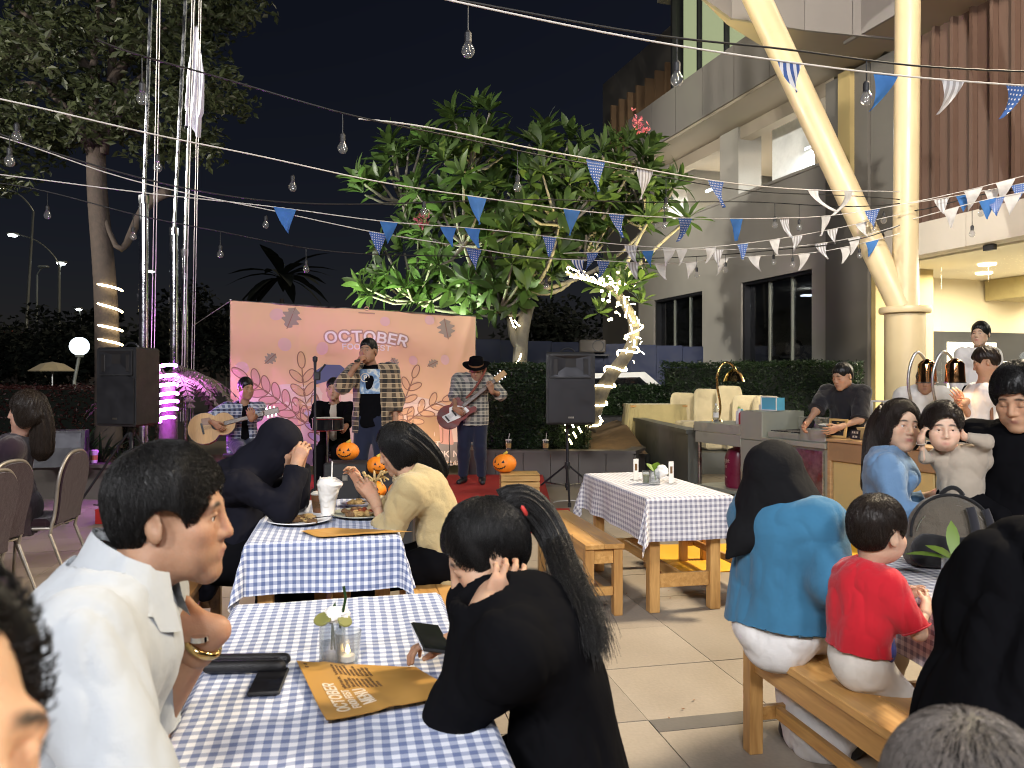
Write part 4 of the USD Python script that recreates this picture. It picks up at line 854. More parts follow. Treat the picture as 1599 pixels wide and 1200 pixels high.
def leaf_cloud(centres, r, n, size, seed, flat=1.0, aspect=.5, spread=None):
    """n leaf quads (bent in the middle) per centre in balls of radius r"""
    g = np.random.default_rng(seed); C = np.repeat(np.asarray(centres, float), n, 0); N = len(C)
    d = g.normal(size=(N, 3)); d /= np.linalg.norm(d, axis=1, keepdims=True); R = np.broadcast_to(np.repeat(np.atleast_1d(r), n) if np.ndim(r) else r, (N,))
    p = C + d * (R * g.uniform(0, 1, N) ** .45)[:, None] * (1, 1, flat)
    a = g.normal(size=(N, 3)); a[:, 2] = a[:, 2] * .6 - .2; a /= np.linalg.norm(a, axis=1, keepdims=True)
    b = np.cross(a, g.normal(size=(N, 3))); b /= np.linalg.norm(b, axis=1, keepdims=True); c = np.cross(a, b)
    L = (size * g.uniform(.6, 1.3, N))[:, None]
    v = np.stack([p, p + a * L * .5 + b * L * aspect * .5 + c * L * .06, p + a * L, p + a * L * .5 - b * L * aspect * .5 + c * L * .06], 1).reshape(-1, 3)
    i = np.arange(N)[:, None] * 4; return v, np.vstack([i + [0, 1, 2], i + [0, 2, 3]])
build_wing(); build_front()
# ---- terrace, low walls, planters, hedges
def hedge(label, path, w, h, z0, seed, n, leaf=.05, mt='leaf_hedge', name='hedge'):
    """a clipped hedge along a path of plan points: dark core and a skin of small leaves"""
    g = np.random.default_rng(seed); a, b = np.asarray(path[0], float), np.asarray(path[1], float); d = b - a; L = np.linalg.norm(d); d /= L; nn = np.array([d[1], -d[0]])
    H = thing(name, label, 'hedge', (*((a + b) / 2), z0))
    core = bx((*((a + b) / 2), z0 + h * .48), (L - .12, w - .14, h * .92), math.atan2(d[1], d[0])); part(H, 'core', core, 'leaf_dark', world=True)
    u = g.uniform(0, L, n); face = g.choice(4, n, p=[.55, .25, .1, .1]); s = np.where(face == 1, g.uniform(-w / 2, w / 2, n), np.where(face == 2, -w / 2, w / 2)); z = np.where(face == 1, h, g.uniform(0, h, n))
    e = face == 3; u[e] = g.choice([0.0, L], e.sum()); s[e] = g.uniform(-w / 2, w / 2, e.sum()); z[e] = g.uniform(0, h, e.sum())
    lump = (fbm(np.stack([u * 2, s * 2, z * 2], 1), 3, seed) - .5) * .22
    nr = np.zeros((n, 3)); 
    p = np.stack([a[0] + d[0] * u + nn[0] * s, a[1] + d[1] * u + nn[1] * s, z0 + z], 1); c = np.array([*((a + b) / 2), z0 + h / 2]); o = p - c; o[:, :2] -= d * ((o[:, :2] @ d))[:, None] * .9
    p = p + o / np.linalg.norm(o, axis=1, keepdims=True) * (lump - g.uniform(0, .06, n))[:, None]
    part(H, 'foliage', leaf_cloud(p, .03, 1, leaf, seed + 1), mt, world=True, kind='stuff')
    return H
obj('terrace', prism([(2.05, 11.8), (2.35, 12.3), (4.6, 12.0), (6.4, 13.3), (6.6, 12.4), (7.6, 9.0), (9.5, 9.0), (9.0, 24), (2.0, 24)], -.02, .34), 'ramp_stone', kind='structure')
W_ = thing('retaining_wall', 'dark polished low stone wall beside the ramp left of the cooking cart', 'wall', (2.3, 11.5, 0))
for k in range(5):
    a = np.array([2.32, 9.9, 0]) + np.array([-.045, .75, 0]) * k; b = a + np.array([-.045, .745, 0]); part(W_, 'stone_panel', beam(a + [0, 0, .40], b + [0, 0, .40], .14, .80), 'ramp_stone', world=True)
part(W_, 'coping', beam((2.32, 9.88, .825), (2.09, 13.66, .825), .20, .05), 'ramp_stone', world=True)
PT = thing('planter', 'long dark stone planter with a hedge behind the stage', 'planter', (0.2, 11.6, 0))
front = [(-.62, 11.05), (1.72, 10.95), (1.95, 11.5), (2.0, 15.0), (-.62, 15.0)]
inner = Polygon(front).buffer(-.13, join_style=2)
for k in range(6):
    x0 = -.62 + k * .39; part(PT, 'wall_panel', beam((x0 + .004, 11.05 - (x0 + .62) * .043, .22), (x0 + .386, 11.05 - (x0 + 1.0) * .043, .22), .06, .44), 'planter_stone', world=True)
part(PT, 'side_panel', beam((1.73, 10.97, .22), (1.95, 11.52, .22), .06, .44), 'planter_stone', world=True); part(PT, 'side_panel', beam((1.955, 11.53, .22), (2.0, 15.0, .22), .06, .44), 'planter_stone', world=True)
part(PT, 'coping', xform(extrude(Polygon(front).buffer(.04, join_style=2).difference(Polygon(front).buffer(-.16, join_style=2)), .045), None, (0, 0, .44)), 'planter_stone', world=True)
g_ = np.random.default_rng(4)
xs, ys = np.linspace(-.5, 1.95, 40), np.linspace(11.1, 14.9, 40); Pg = np.array([[(x, y, .40 + .30 * max(0, (x - .9)) * np.clip((y - 11.2) / 2, 0, 1) + .04 * fbm(np.array([[x * 3, y * 3, 0]]))[0]) for y in ys] for x in xs])
part(PT, 'soil', grid_mesh(Pg), 'soil', smooth=True, world=True)
hedge('tall clipped green hedge directly right of the banner behind the loudspeaker', [(-.40, 11.75), (1.15, 11.70)], .85, 1.32, .42, 21, 15000, .045)
hedge('long clipped hedge under the dark windows behind the chairs', [(3.0, 15.0), (6.05, 13.35)], .8, 1.45, .34, 22, 15000, .05)
hedge('lower dark hedge left of the covered chairs', [(1.75, 15.2), (2.95, 15.1)], .7, 1.05, .34, 23, 7000, .06, 'leaf_hedge')
part(thing('planter', 'black trough planter under the low dark hedge', 'planter', (1.9, 14.6, .3)), 'trough', bx((1.95, 14.65, .55), (.75, .5, .5), 0, .02), 'dark_metal', world=True)
# left planter with grassy plants
PL = thing('planter', 'low dark stone planter with leafy plants at the left', 'planter', (-6.3, 9.6, 0))
for k in range(8): part(PL, 'wall_panel', beam((-8.4 + k * .55, 9.75 - k * .01, .2), (-8.4 + k * .55 + .545, 9.75 - k * .01, .2), .07, .40), 'planter_stone', world=True)
part(PL, 'coping', beam((-8.4, 9.74, .42), (-4.0, 9.66, .42), .22, .045), 'planter_stone', world=True)
part(PL, 'soil', bx((-6.2, 10.7, .30), (4.4, 1.9, .12)), 'soil', world=True)
# ================================================================ TREES
def leaf_shape(L, w, droop=.25, fold=.18):
    """an obovate leaf along +y with a raised midrib crease, 3 x 6 grid"""
    t = np.linspace(0, 1, 6); wid = w * np.array([.12, .55, .90, 1.0, .72, .05]); V = []
    for k in range(6):
        z = -droop * L * t[k] ** 2 + .1 * L * t[k]
        V.append([(-wid[k] / 2, L * t[k], z + fold * wid[k] / 2), (0, L * t[k], z), (wid[k] / 2, L * t[k], z + fold * wid[k] / 2)])
    return grid_mesh(np.array(V))
def rosette(c, axis, n, L, g):
    """leaves set round a shoot"""
    out = []; R = frame(unit(np.cross(axis, [.3, .5, .1])), axis)
    for k in range(n):
        a = k * 2.39996 + g.uniform(-.25, .25); el = g.uniform(-.15, 1.05) if k > 3 else g.uniform(.8, 1.3)
        d = R @ np.array([math.cos(a) * math.cos(el), math.sin(a) * math.cos(el), math.sin(el)])
        l = L * g.uniform(.65, 1.12)
        Q = frame(d, axis + .25 * g.normal(size=3)); v, f = leaf_shape(l, l * g.uniform(.26, .34), g.uniform(.1, .45))
        out.append((v @ Q.T + c + d * .02, f))
    return out
def pts_in(poly, n, Y, thick, g, dmin):
    P = Polygon(poly); x0, y0, x1, y1 = P.bounds; out = []
    tries = 0
    while len(out) < n and tries < 40000:
        tries += 1
        x, y = g.uniform(x0, x1), g.uniform(y0, y1); p = Point(x, y)
        if not P.contains(p): continue
        e = P.exterior.distance(p) / F_PX * Y
        q = at(x, y, Y + g.uniform(-1, 1) * min(thick, .25 + e * 1.3))
        if out and np.min(np.linalg.norm(np.array(out) - q, axis=1)) < dmin: continue
        out.append(q)
    return np.array(out)
def frangipani():
    g = np.random.default_rng(31); Y = 12.7
    poly = [(528, 290), (560, 268), (600, 252), (612, 218), (640, 200), (690, 215), (712, 178), (742, 150), (772, 165), (800, 215), (850, 198), (900, 215), (945, 212), (1000, 212), (1038, 245), (1068, 292), (1040, 318), (1000, 360), (975, 350), (945, 385), (900, 400), (880, 425), (850, 440), (838, 478), (800, 470), (740, 498), (700, 480), (640, 470), (565, 472), (548, 455), (590, 430), (595, 390), (640, 360), (620, 330), (580, 302), (545, 302)]
    T = thing('frangipani_tree', 'broad frangipani tree behind the stage banner, big leaves lit green from below', 'tree', (at(808, 600, Y)[0], Y, .4))
    C = pts_in(poly, 225, Y, 1.5, g, .275)
    base = np.array([at(808, 600, Y)[0], Y, .4]); fork = [base, at(812, 560, Y), at(818, 505, Y), at(828, 470, Y)]
    part(T, 'trunk', tube(spline(fork, 14), np.linspace(.15, .10, 14), 12), 'bark_grey', smooth=True, world=True)
    f2 = [at(812, 545, Y), at(800, 520, Y), at(797, 490, Y + .1), at(770, 440, Y + .2)]
    part(T, 'trunk', tube(spline(f2, 10), np.linspace(.08, .05, 10), 9), 'bark_grey', smooth=True, world=True)
    # limbs towards clusters of shoots, then shoots
    import scipy.cluster.vq as vq
    cen, lab = vq.kmeans2(C, 13, seed=3, minit='++'); hub = at(826, 455, Y)
    for k in range(len(cen)):
        q = cen[k] + [0, 0, -.45]; h0 = hub if q[0] > -.2 else at(785, 455, Y + .15)
        mid = (h0 + q) / 2 + [0, 0, -.25]
        path = spline([h0, mid, q], 9); part(T, 'limb', tube(path, np.linspace(.045, .022, 9), 7), 'bark_grey', smooth=True, world=True)
    tw = []; allL = []
    for c, k in zip(C, lab):
        q = cen[k] + [0, 0, -.45]; ax = unit(unit(c - at(815, 380, Y)) * .8 + [0, -.35, .75])
        tw.append(tube([q, (q + c) / 2 - [0, 0, .08], c - ax * .03], [.028, .024, .018], 6))
        for l in rosette(c, ax, int(g.integers(11, 17)), .40, g): allL.append((c[1], l))
    part(T, 'shoots', cat_(tw), 'bark_grey', smooth=True, world=True, kind='stuff')
    allL.sort(key=lambda q: q[0])
    for y, l in allL[:285]: part(T, 'leaf', l, 'leaf_frangipani', smooth=True, world=True)
    part(T, 'leaves', cat_([l for y, l in allL[285:]]), 'leaf_frangipani', smooth=True, world=True, kind='stuff')
    for (x, y) in ((655, 352), (662, 346), (1000, 200), (996, 190), (1008, 204)):
        c = at(x, y, 11.2); fl = []
        for q in range(6):
            ax = unit(g.normal(size=3) + [0, -1, .4])
            for w in rosette(c + g.normal(0, .06, 3), ax, 5, .07, g): fl.append(w)
        part(T, 'blossom', cat_(fl), 'petal_pink', smooth=True, world=True)
    for pts in ([(803, 500), (808, 507), (812, 510)], [(797, 496), (802, 510), (806, 512)], [(806, 568), (812, 560), (814, 552)]):
        part(T, 'fairy_light', tube([at(x, y, Y - .2) for x, y in pts], .014, 6), 'fairy_white', world=True)
frangipani()
def coil(path, rad, turns, n, jit, g, out=.02):
    p = spline(path, n); t = np.gradient(p, axis=0); t /= np.linalg.norm(t, axis=1, keepdims=True); a = np.cross(t, [0, 1.0, 0]); a /= np.linalg.norm(a, axis=1, keepdims=True); b = np.cross(t, a)
    an = np.linspace(0, turns * 2 * np.pi, n) + g.normal(0, jit, n); r = np.linspace(rad[0], rad[1], n) + out
    return p + a * (np.cos(an) * r)[:, None] + b * (np.sin(an) * r)[:, None]
def lit_tree():
    g = np.random.default_rng(5); Y = 11.75
    T = thing('frangipani_tree', 'smaller bent tree whose trunk is wrapped in glowing fairy lights', 'tree', (at(925, 650, Y)[0], Y, .5))
    path = [at(918, 672, Y), at(930, 635, Y), at(955, 585, Y), at(982, 548, Y), at(990, 510, Y), at(972, 470, Y), at(955, 445, Y)]
    part(T, 'trunk', tube(spline(path, 26), np.linspace(.13, .06, 26), 12), 'bark_lit', smooth=True, world=True)
    ends = [(884, 428, Y - .1), (968, 425, Y), (1000, 440, Y + .2), (1010, 350, Y - .3), (1072, 345, Y - .2), (930, 420, Y + .4)]
    for x, y, d in ends: part(T, 'limb', tube(spline([at(960, 455, Y), (at(960, 455, Y) + at(x, y, d)) / 2 + [0, 0, .05], at(x, y, d)], 8), np.linspace(.045, .022, 8), 7), 'bark_grey', smooth=True, world=True)
    L = []
    for x, y, d, l in ((968, 432, Y - .1, .30), (985, 455, Y - .2, .28), (945, 455, Y, .3), (1000, 440, Y + .2, .32), (1010, 345, Y - .3, .40), (1073, 345, Y - .2, .42), (1005, 300, Y, .36), (1050, 295, Y + .2, .36), (935, 490, Y + .2, .25), (1000, 475, Y + .1, .26), (955, 420, Y - .3, .30), (978, 445, Y - .4, .27), (1000, 415, Y + .1, .3), (930, 450, Y + .3, .26)):
        L += rosette(at(x, y, d), unit([.1, -.5, .7]), 13, l, g)
    for l in L: part(T, 'leaf', l, 'leaf_frangipani', smooth=True, world=True)
    # the string of lights: coils round the trunk and along the limb
    S = thing('fairy_lights', 'glowing warm string lights coiled round the bent tree trunk', 'fairy lights', (at(925, 650, Y)[0], Y, .6))
    low = coil(path[:5], (.125, .10), 5.5, 130, .08, g, .03)
    part(S, 'light_tube', tube(low, .015, 6), 'fairy_warm', world=True)
    cl = spline(path[3:], 60); Lp = np.vstack([cl, spline([path[-1], at(925, 438, Y - .05), at(884, 426, Y - .1)], 34)])
    for k in range(75):
        i = int(g.integers(0, len(Lp))); w_ = .13 if i < 60 else .07; c = Lp[i] + g.normal(0, w_ * .55, 3) + [0, -.10, 0]; a_ = g.uniform(0, 6.28); l_ = g.uniform(.04, .11); dr = np.array([math.cos(a_), g.normal(0, .4), math.sin(a_)]) * l_
        part(S, 'bulb', tube(spline([c - dr * .5, c + [0, -.01, .012], c + dr * .5], 5), g.uniform(.006, .011), 5), 'fairy_white', world=True)
    part(S, 'light_tube', tube(spline([at(890, 432, Y - .2), at(918, 438, Y - .25), at(942, 446, Y - .2)], 8), .014, 6), 'fairy_warm', world=True)
    for k in range(14):
        c = at(965 + g.normal(0, 16), 470 + g.normal(0, 26), Y + g.uniform(-.3, .15)); part(S, 'bulb', xform(trimesh.creation.icosphere(1, .02 + .010 * g.random()), None, c), 'fairy_white', world=True)
    for x, y in ((938, 655), (905, 672), (897, 680), (890, 690), (885, 676), (880, 660), (893, 664)):
        part(S, 'bulb', tube([at(x - 2, y - 5, 11.1), at(x + 3, y + 4, 11.1)], .014, 6), 'fairy_warm', world=True)
lit_tree()
def big_tree():
    g = np.random.default_rng(9); Y = 15.0
    T = thing('shade_tree', 'tall shade tree at the left with light bands on its trunk', 'tree', (at(165, 600, Y)[0], Y, 0))
    tr = [at(170, 700, Y), at(168, 560, Y), at(163, 430, Y), at(152, 300, Y), at(150, 230, Y)]
    part(T, 'trunk', tube(spline(tr, 20), np.linspace(.25, .17, 20), 14), 'bark', smooth=True, world=True)
    for pts in ([(150, 240), (146, 150), (150, 40), (160, -40)], [(152, 230), (172, 150), (175, 60), (190, -60)], [(160, 240), (200, 140), (250, 100)], [(150, 250), (110, 180), (40, 130)], [(158, 320), (195, 385), (212, 350), (260, 300)][::-1], [(175, 130), (230, 60), (330, 30)], [(148, 120), (90, 60), (20, 10)]):
        part(T, 'limb', tube(spline([at(x, y, Y + g.uniform(-.4, .4) * (i > 0)) for i, (x, y) in enumerate(pts)], 10), np.linspace(.11, .035, 10), 8), 'bark', smooth=True, world=True)
    poly = [(-260, -160), (440, -160), (425, -20), (395, 30), (362, 50), (330, 90), (380, 120), (385, 155), (368, 190), (366, 238), (330, 246), (300, 268), (230, 262), (215, 285), (180, 255), (135, 262), (60, 290), (0, 300), (-120, 310), (-260, 280)]
    C = pts_in(poly, 430, Y, 2.6, g, .30)
    ca = leaf_cloud(C, .40, 56, .19, 77, .65, .45)
    part(T, 'crown', ca, 'leaf_big_tree', world=True, kind='stuff')
    S = thing('fairy_lights', 'warm rope light wound in bands round the tall left trunk', 'fairy lights', at(165, 600, Y - .3))
    for x0, y0, x1, y1 in ((157, 442, 183, 453), (154, 470, 186, 486), (155, 505, 187, 516), (156, 526, 188, 538), (156, 547, 169, 551), (155, 575, 168, 578), (156, 594, 166, 603)):
        c = at((157 + 186) / 2, (y0 + y1) / 2, Y); an = np.linspace(np.pi * .95, np.pi * 2.05, 18) if x1 > 175 else np.linspace(np.pi * .95, np.pi * 1.5, 10); dz = (y1 - y0) / F_PX * Y
        p = np.stack([c[0] + np.cos(an) * .225, c[1] + np.sin(an) * .225, c[2] + dz / 2 - dz * (an - an[0]) / np.pi], 1); part(S, 'light_tube', tube(p, .022, 6), 'fairy_warm', world=True)
big_tree()
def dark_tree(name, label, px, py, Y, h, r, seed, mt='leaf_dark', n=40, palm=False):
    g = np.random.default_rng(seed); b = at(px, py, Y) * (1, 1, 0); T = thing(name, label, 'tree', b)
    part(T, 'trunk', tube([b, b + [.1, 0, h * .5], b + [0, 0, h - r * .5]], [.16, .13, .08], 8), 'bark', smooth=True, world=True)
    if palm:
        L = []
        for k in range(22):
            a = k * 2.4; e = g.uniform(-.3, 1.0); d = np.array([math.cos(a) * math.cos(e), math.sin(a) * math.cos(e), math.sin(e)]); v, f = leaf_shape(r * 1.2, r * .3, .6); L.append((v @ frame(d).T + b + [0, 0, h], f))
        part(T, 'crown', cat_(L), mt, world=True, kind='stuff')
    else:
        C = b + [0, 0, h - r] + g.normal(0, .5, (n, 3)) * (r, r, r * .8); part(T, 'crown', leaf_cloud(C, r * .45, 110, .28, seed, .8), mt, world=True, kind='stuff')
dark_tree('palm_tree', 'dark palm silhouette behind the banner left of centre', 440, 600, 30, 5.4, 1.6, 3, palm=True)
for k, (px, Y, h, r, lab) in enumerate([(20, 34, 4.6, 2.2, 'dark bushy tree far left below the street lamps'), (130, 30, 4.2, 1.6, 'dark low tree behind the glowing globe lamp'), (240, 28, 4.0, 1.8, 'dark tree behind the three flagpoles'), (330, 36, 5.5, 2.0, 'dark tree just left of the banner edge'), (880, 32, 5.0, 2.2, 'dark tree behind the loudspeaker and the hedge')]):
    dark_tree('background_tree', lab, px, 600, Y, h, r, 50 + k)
hedge('low reddish hedge behind the planter at the left', [(-13.5, 16.6), (-7.6, 16.2)], 1.0, 1.35, 0, 41, 7000, .07, 'leaf_red')
# ================================================================ LEFT BACKGROUND: lamps, poles, parasol
def street_lamp(label, base, top, head, Y, lit=True, arm=None):
    b = at(base[0], base[1], Y) * (1, 1, 0); t = at(*top, Y); h = at(*head, Y)
    T = thing('street_lamp', label, 'street lamp', b)
    part(T, 'pole', tube(spline([b, (b + t) / 2, t], 8), np.linspace(.09, .05, 8), 8), 'steel_panel', smooth=True, world=True)
    m = (t + h) / 2 + [0, 0, abs(t[0] - h[0]) * .18]; part(T, 'arm', tube(spline([t, m, h], 8), .035, 6), 'steel_panel', smooth=True, world=True)
    part(T, 'lamp_head', bx(h, (.55, .3, .12), 0, .04), 'steel_panel', world=True)
    if lit: part(T, 'lamp_glass', lathe([(0, -.15), (.19, -.12), (.24, -.05), (.24, -.04)], 14, h), 'lamp_white', world=True)
street_lamp('tall street lamp at the far left, head cut by the frame', (33, 600), (52, 330), (-2, 292), 38)
street_lamp('street lamp with long arm reaching left, below the tall one', (91, 600), (92, 412), (20, 366), 42)
street_lamp('second lit street lamp standing on the straight pole', (91, 600), (93, 425), (96, 410), 43)
street_lamp('unlit curved street lamp between the two lit ones', (55, 600), (58, 430), (68, 417), 44, False)
street_lamp('small distant street lamp above the globe lamp', (128, 600), (127, 500), (123, 482), 60)
street_lamp('distant lamp between the first and second flagpole', (242, 600), (241, 440), (236, 423), 60)
T = thing('street_lamp', 'distant orange lamp just left of the banner edge', 'street lamp', at(352, 600, 55) * (1, 1, 0)); part(T, 'pole', tube([at(352, 600, 55) * (1, 1, 0), at(352, 523, 55)], .07, 8), 'steel_panel', world=True); part(T, 'lamp_glass', xform(trimesh.creation.icosphere(2, .19), None, at(347, 521, 55)), 'lamp_orange', world=True)
G = thing('globe_lamp', 'white glowing globe lamp on a slim post', 'lamp', at(116, 600, 17) * (1, 1, 0)); gp = at(124, 541, 17)
part(G, 'globe', xform(trimesh.creation.icosphere(3, .20), None, gp), 'globe_glow', smooth=True, world=True); part(G, 'post', tube([at(115, 600, 17) * (1, 1, 0), at(116, 595, 17), gp - [0, 0, .2]], .035, 10), 'steel_panel', world=True); part(G, 'collar', lathe([(.0, -.24), (.08, -.24), (.09, -.19), (0, -.18)], 14, gp), 'steel_panel', world=True)
U_ = thing('parasol', 'folded-down pale parasol canopy beyond the left hedge', 'parasol', at(80, 640, 22) * (1, 1, 0)); c = at(82, 575, 22)
part(U_, 'canopy', lathe([(0, .18), (.3, .12), (.62, -.08), (.60, -.10), (0, .1)], 8, c), 'cream_cover', world=True); part(U_, 'pole', tube([c * (1, 1, 0), c], .03, 8), 'steel', world=True)
F_ = thing('fence', 'dull red railing of the raised road at the far left', 'fence', at(10, 540, 40) * (1, 1, 0))
for z in (518, 528): part(F_, 'rail', beam(at(-80, z - 4, 40), at(45, z + 3, 40), .08, .10), 'strap_red', world=True)
for x in range(-70, 45, 22): part(F_, 'post', beam(at(x, 515, 40) * (1, 1, 0), at(x, 515, 40), .09, .09), 'strap_red', world=True)
V_ = thing('van', 'pale parked van half hidden by dark trees at far left', 'van', at(18, 560, 36) * (1, 1, 0)); c = at(18, 545, 36) * (1, 1, 0)
part(V_, 'body', prism([(0, 0)] * 0 + [(c[0] - 2.2, c[1] - .8), (c[0] + 2.0, c[1] - .8), (c[0] + 2.0, c[1] + .8), (c[0] - 2.2, c[1] + .8)], .5, 3.6), 'fascia', world=True); part(V_, 'windscreen', bx(c + [0.4, -.83, 3.0], (2.4, .04, .6)), 'dark_glass', world=True)
for dx in (-1.4, 1.3): part(V_, 'wheel', xform(trimesh.creation.cylinder(.36, .25), np.array([[1, 0, 0], [0, 0, 1], [0, -1, 0]]), c + [dx, -.8, .36]), 'black_plastic', world=True)
# flagpoles
def flagpole(label, x0, y0, x1, Y, joint, w0, w1):
    b0, j, t = at(x0, y0, Y), at(x0 + (x1 - x0) * (y0 - joint) / y0, joint, Y), at(x1 + (x1 - x0) * .25, -140, Y); b = b0 + (b0 - j) / (b0[2] - j[2]) * b0[2]; b[2] = 0
    T = thing('flagpole', label, 'flagpole', b)
    part(T, 'lower_pole', tube([b, j], w0, 20), 'pole_steel', smooth=True, world=True); part(T, 'upper_pole', tube([j, t], w1, 16), 'pole_steel', smooth=True, world=True)
    part(T, 'sleeve', tube([j - [0, 0, .05], j + [0, 0, .05]], w0 * 1.12, 16), 'pole_steel', world=True)
    for s in (1.6, 2.3): part(T, 'halyard', tube([b + [w0 * s, -.02, .9], t + [w0 * s * .8, -.02, 0]], .006, 5), 'rope_white', world=True)
    for z in (1.0, 2.6): part(T, 'cleat', bx(b + (j - b) * z / j[2] + [-w0 - .01, 0, 0], (.03, .03, .09)), 'chrome', world=True)
flagpole('leftmost of the three steel flagpoles', 216, 545, 236, 10.4, 312, .060, .026)
flagpole('middle one of the three steel flagpoles', 262, 550, 290, 10.9, 362, .056, .026)
flagpole('rightmost steel flagpole, carrying the white flag', 282, 555, 303, 11.2, 395, .050, .026)
def flag():
    top, bot = at(306, 40, 11.2), at(300, 204, 11.2); n, m = 24, 22; P = np.zeros((n, m, 3))
    for i in range(n):
        t = i / (n - 1); w = .03 + .25 * min(1, t * 2.2) * (1 - .25 * (t > .8)); c = top + (bot - top) * t
        for k in range(m):
            s = k / (m - 1); P[i, k] = c + [(s - .5) * w + .06 * t * (1 - t), .045 * math.sin(s * 17 + t * 3) * min(1, t * 2), -.10 * s * (1 - s) + .10 * math.sin(s * 5) * t]
    v, f = grid_mesh(P); obj('flag', (v, f), 'flag_white', 'limp white flag hanging down the right flagpole', 'flag', smooth=True)
flag()
# ================================================================ STAGE, BANNER
ST = thing('stage', 'low stage platform under red carpet in front of the banner', 'stage', (-1.8, 9.5, 0))
part(ST, 'deck', prism([(-4.3, 8.0), (.40, 8.05), (.42, 10.9), (-4.3, 10.9)], .0, .138), 'black_paint', world=True)
part(ST, 'carpet', prism([(-4.31, 7.99), (.41, 8.04), (.43, 10.91), (-4.31, 10.91)], .138, .15), 'red_carpet', world=True); part(ST, 'carpet_front', beam((-4.3, 7.985, .072), (.41, 8.03, .072), .01, .138), 'red_carpet', world=True); part(ST, 'carpet_side', beam((.418, 8.04, .072), (.43, 10.9, .072), .01, .138), 'red_carpet', world=True)
part(ST, 'carpet_runner', prism([(.10, 7.5), (.62, 7.55), (.66, 8.9), (.45, 8.9), (.45, 7.98), (.10, 7.95)], .001, .012), 'red_carpet', world=True)
BL, BR = at(360, 470, 11.1), at(742, 495, 11.9); bl, br = BL * (1, 1, 0), BR * (1, 1, 0)
BW = np.linalg.norm(br - bl); BD = (br - bl) / BW; BN = np.array([BD[1], -BD[0], 0]); BZ0 = .22
def ban(u, v):
    """banner coordinates (metres right, metres up from its foot) -> world, with the cloth's sag and folds"""
    u, v = np.asarray(u, float), np.asarray(v, float); H = (BL[2] + (BR[2] - BL[2]) * u / BW) - BZ0; z = BZ0 + v / 2.45 * H
    d = .016 * np.sin(u * 3.1 + v * .7) + .010 * np.sin(u * 1.3 - v * 2.2 + 1) + .012 * np.exp(-((u - .95) / .05) ** 2) + .012 * np.exp(-((u - 2.9 - .25 * v) / .06) ** 2) + .012 * np.exp(-((v - .95) / .04) ** 2)
    return bl + BD * u[..., None] + BN * d[..., None] + np.stack([0 * z, 0 * z, z], -1)
def on_banner(m, off=.004):
    """a flat mesh in banner coordinates laid on the cloth"""
    v, f = arr(m); m2 = trimesh.Trimesh(v, f, process=False)
    try: v, f = trimesh.remesh.subdivide_to_size(m2.vertices, m2.faces, .16, max_iter=6)
    except Exception: pass
    return ban(v[:, 0], v[:, 1]) + BN * (off + v[:, 2:3] * .5), f
def flat(poly, th=.002): return extrude(poly, th)
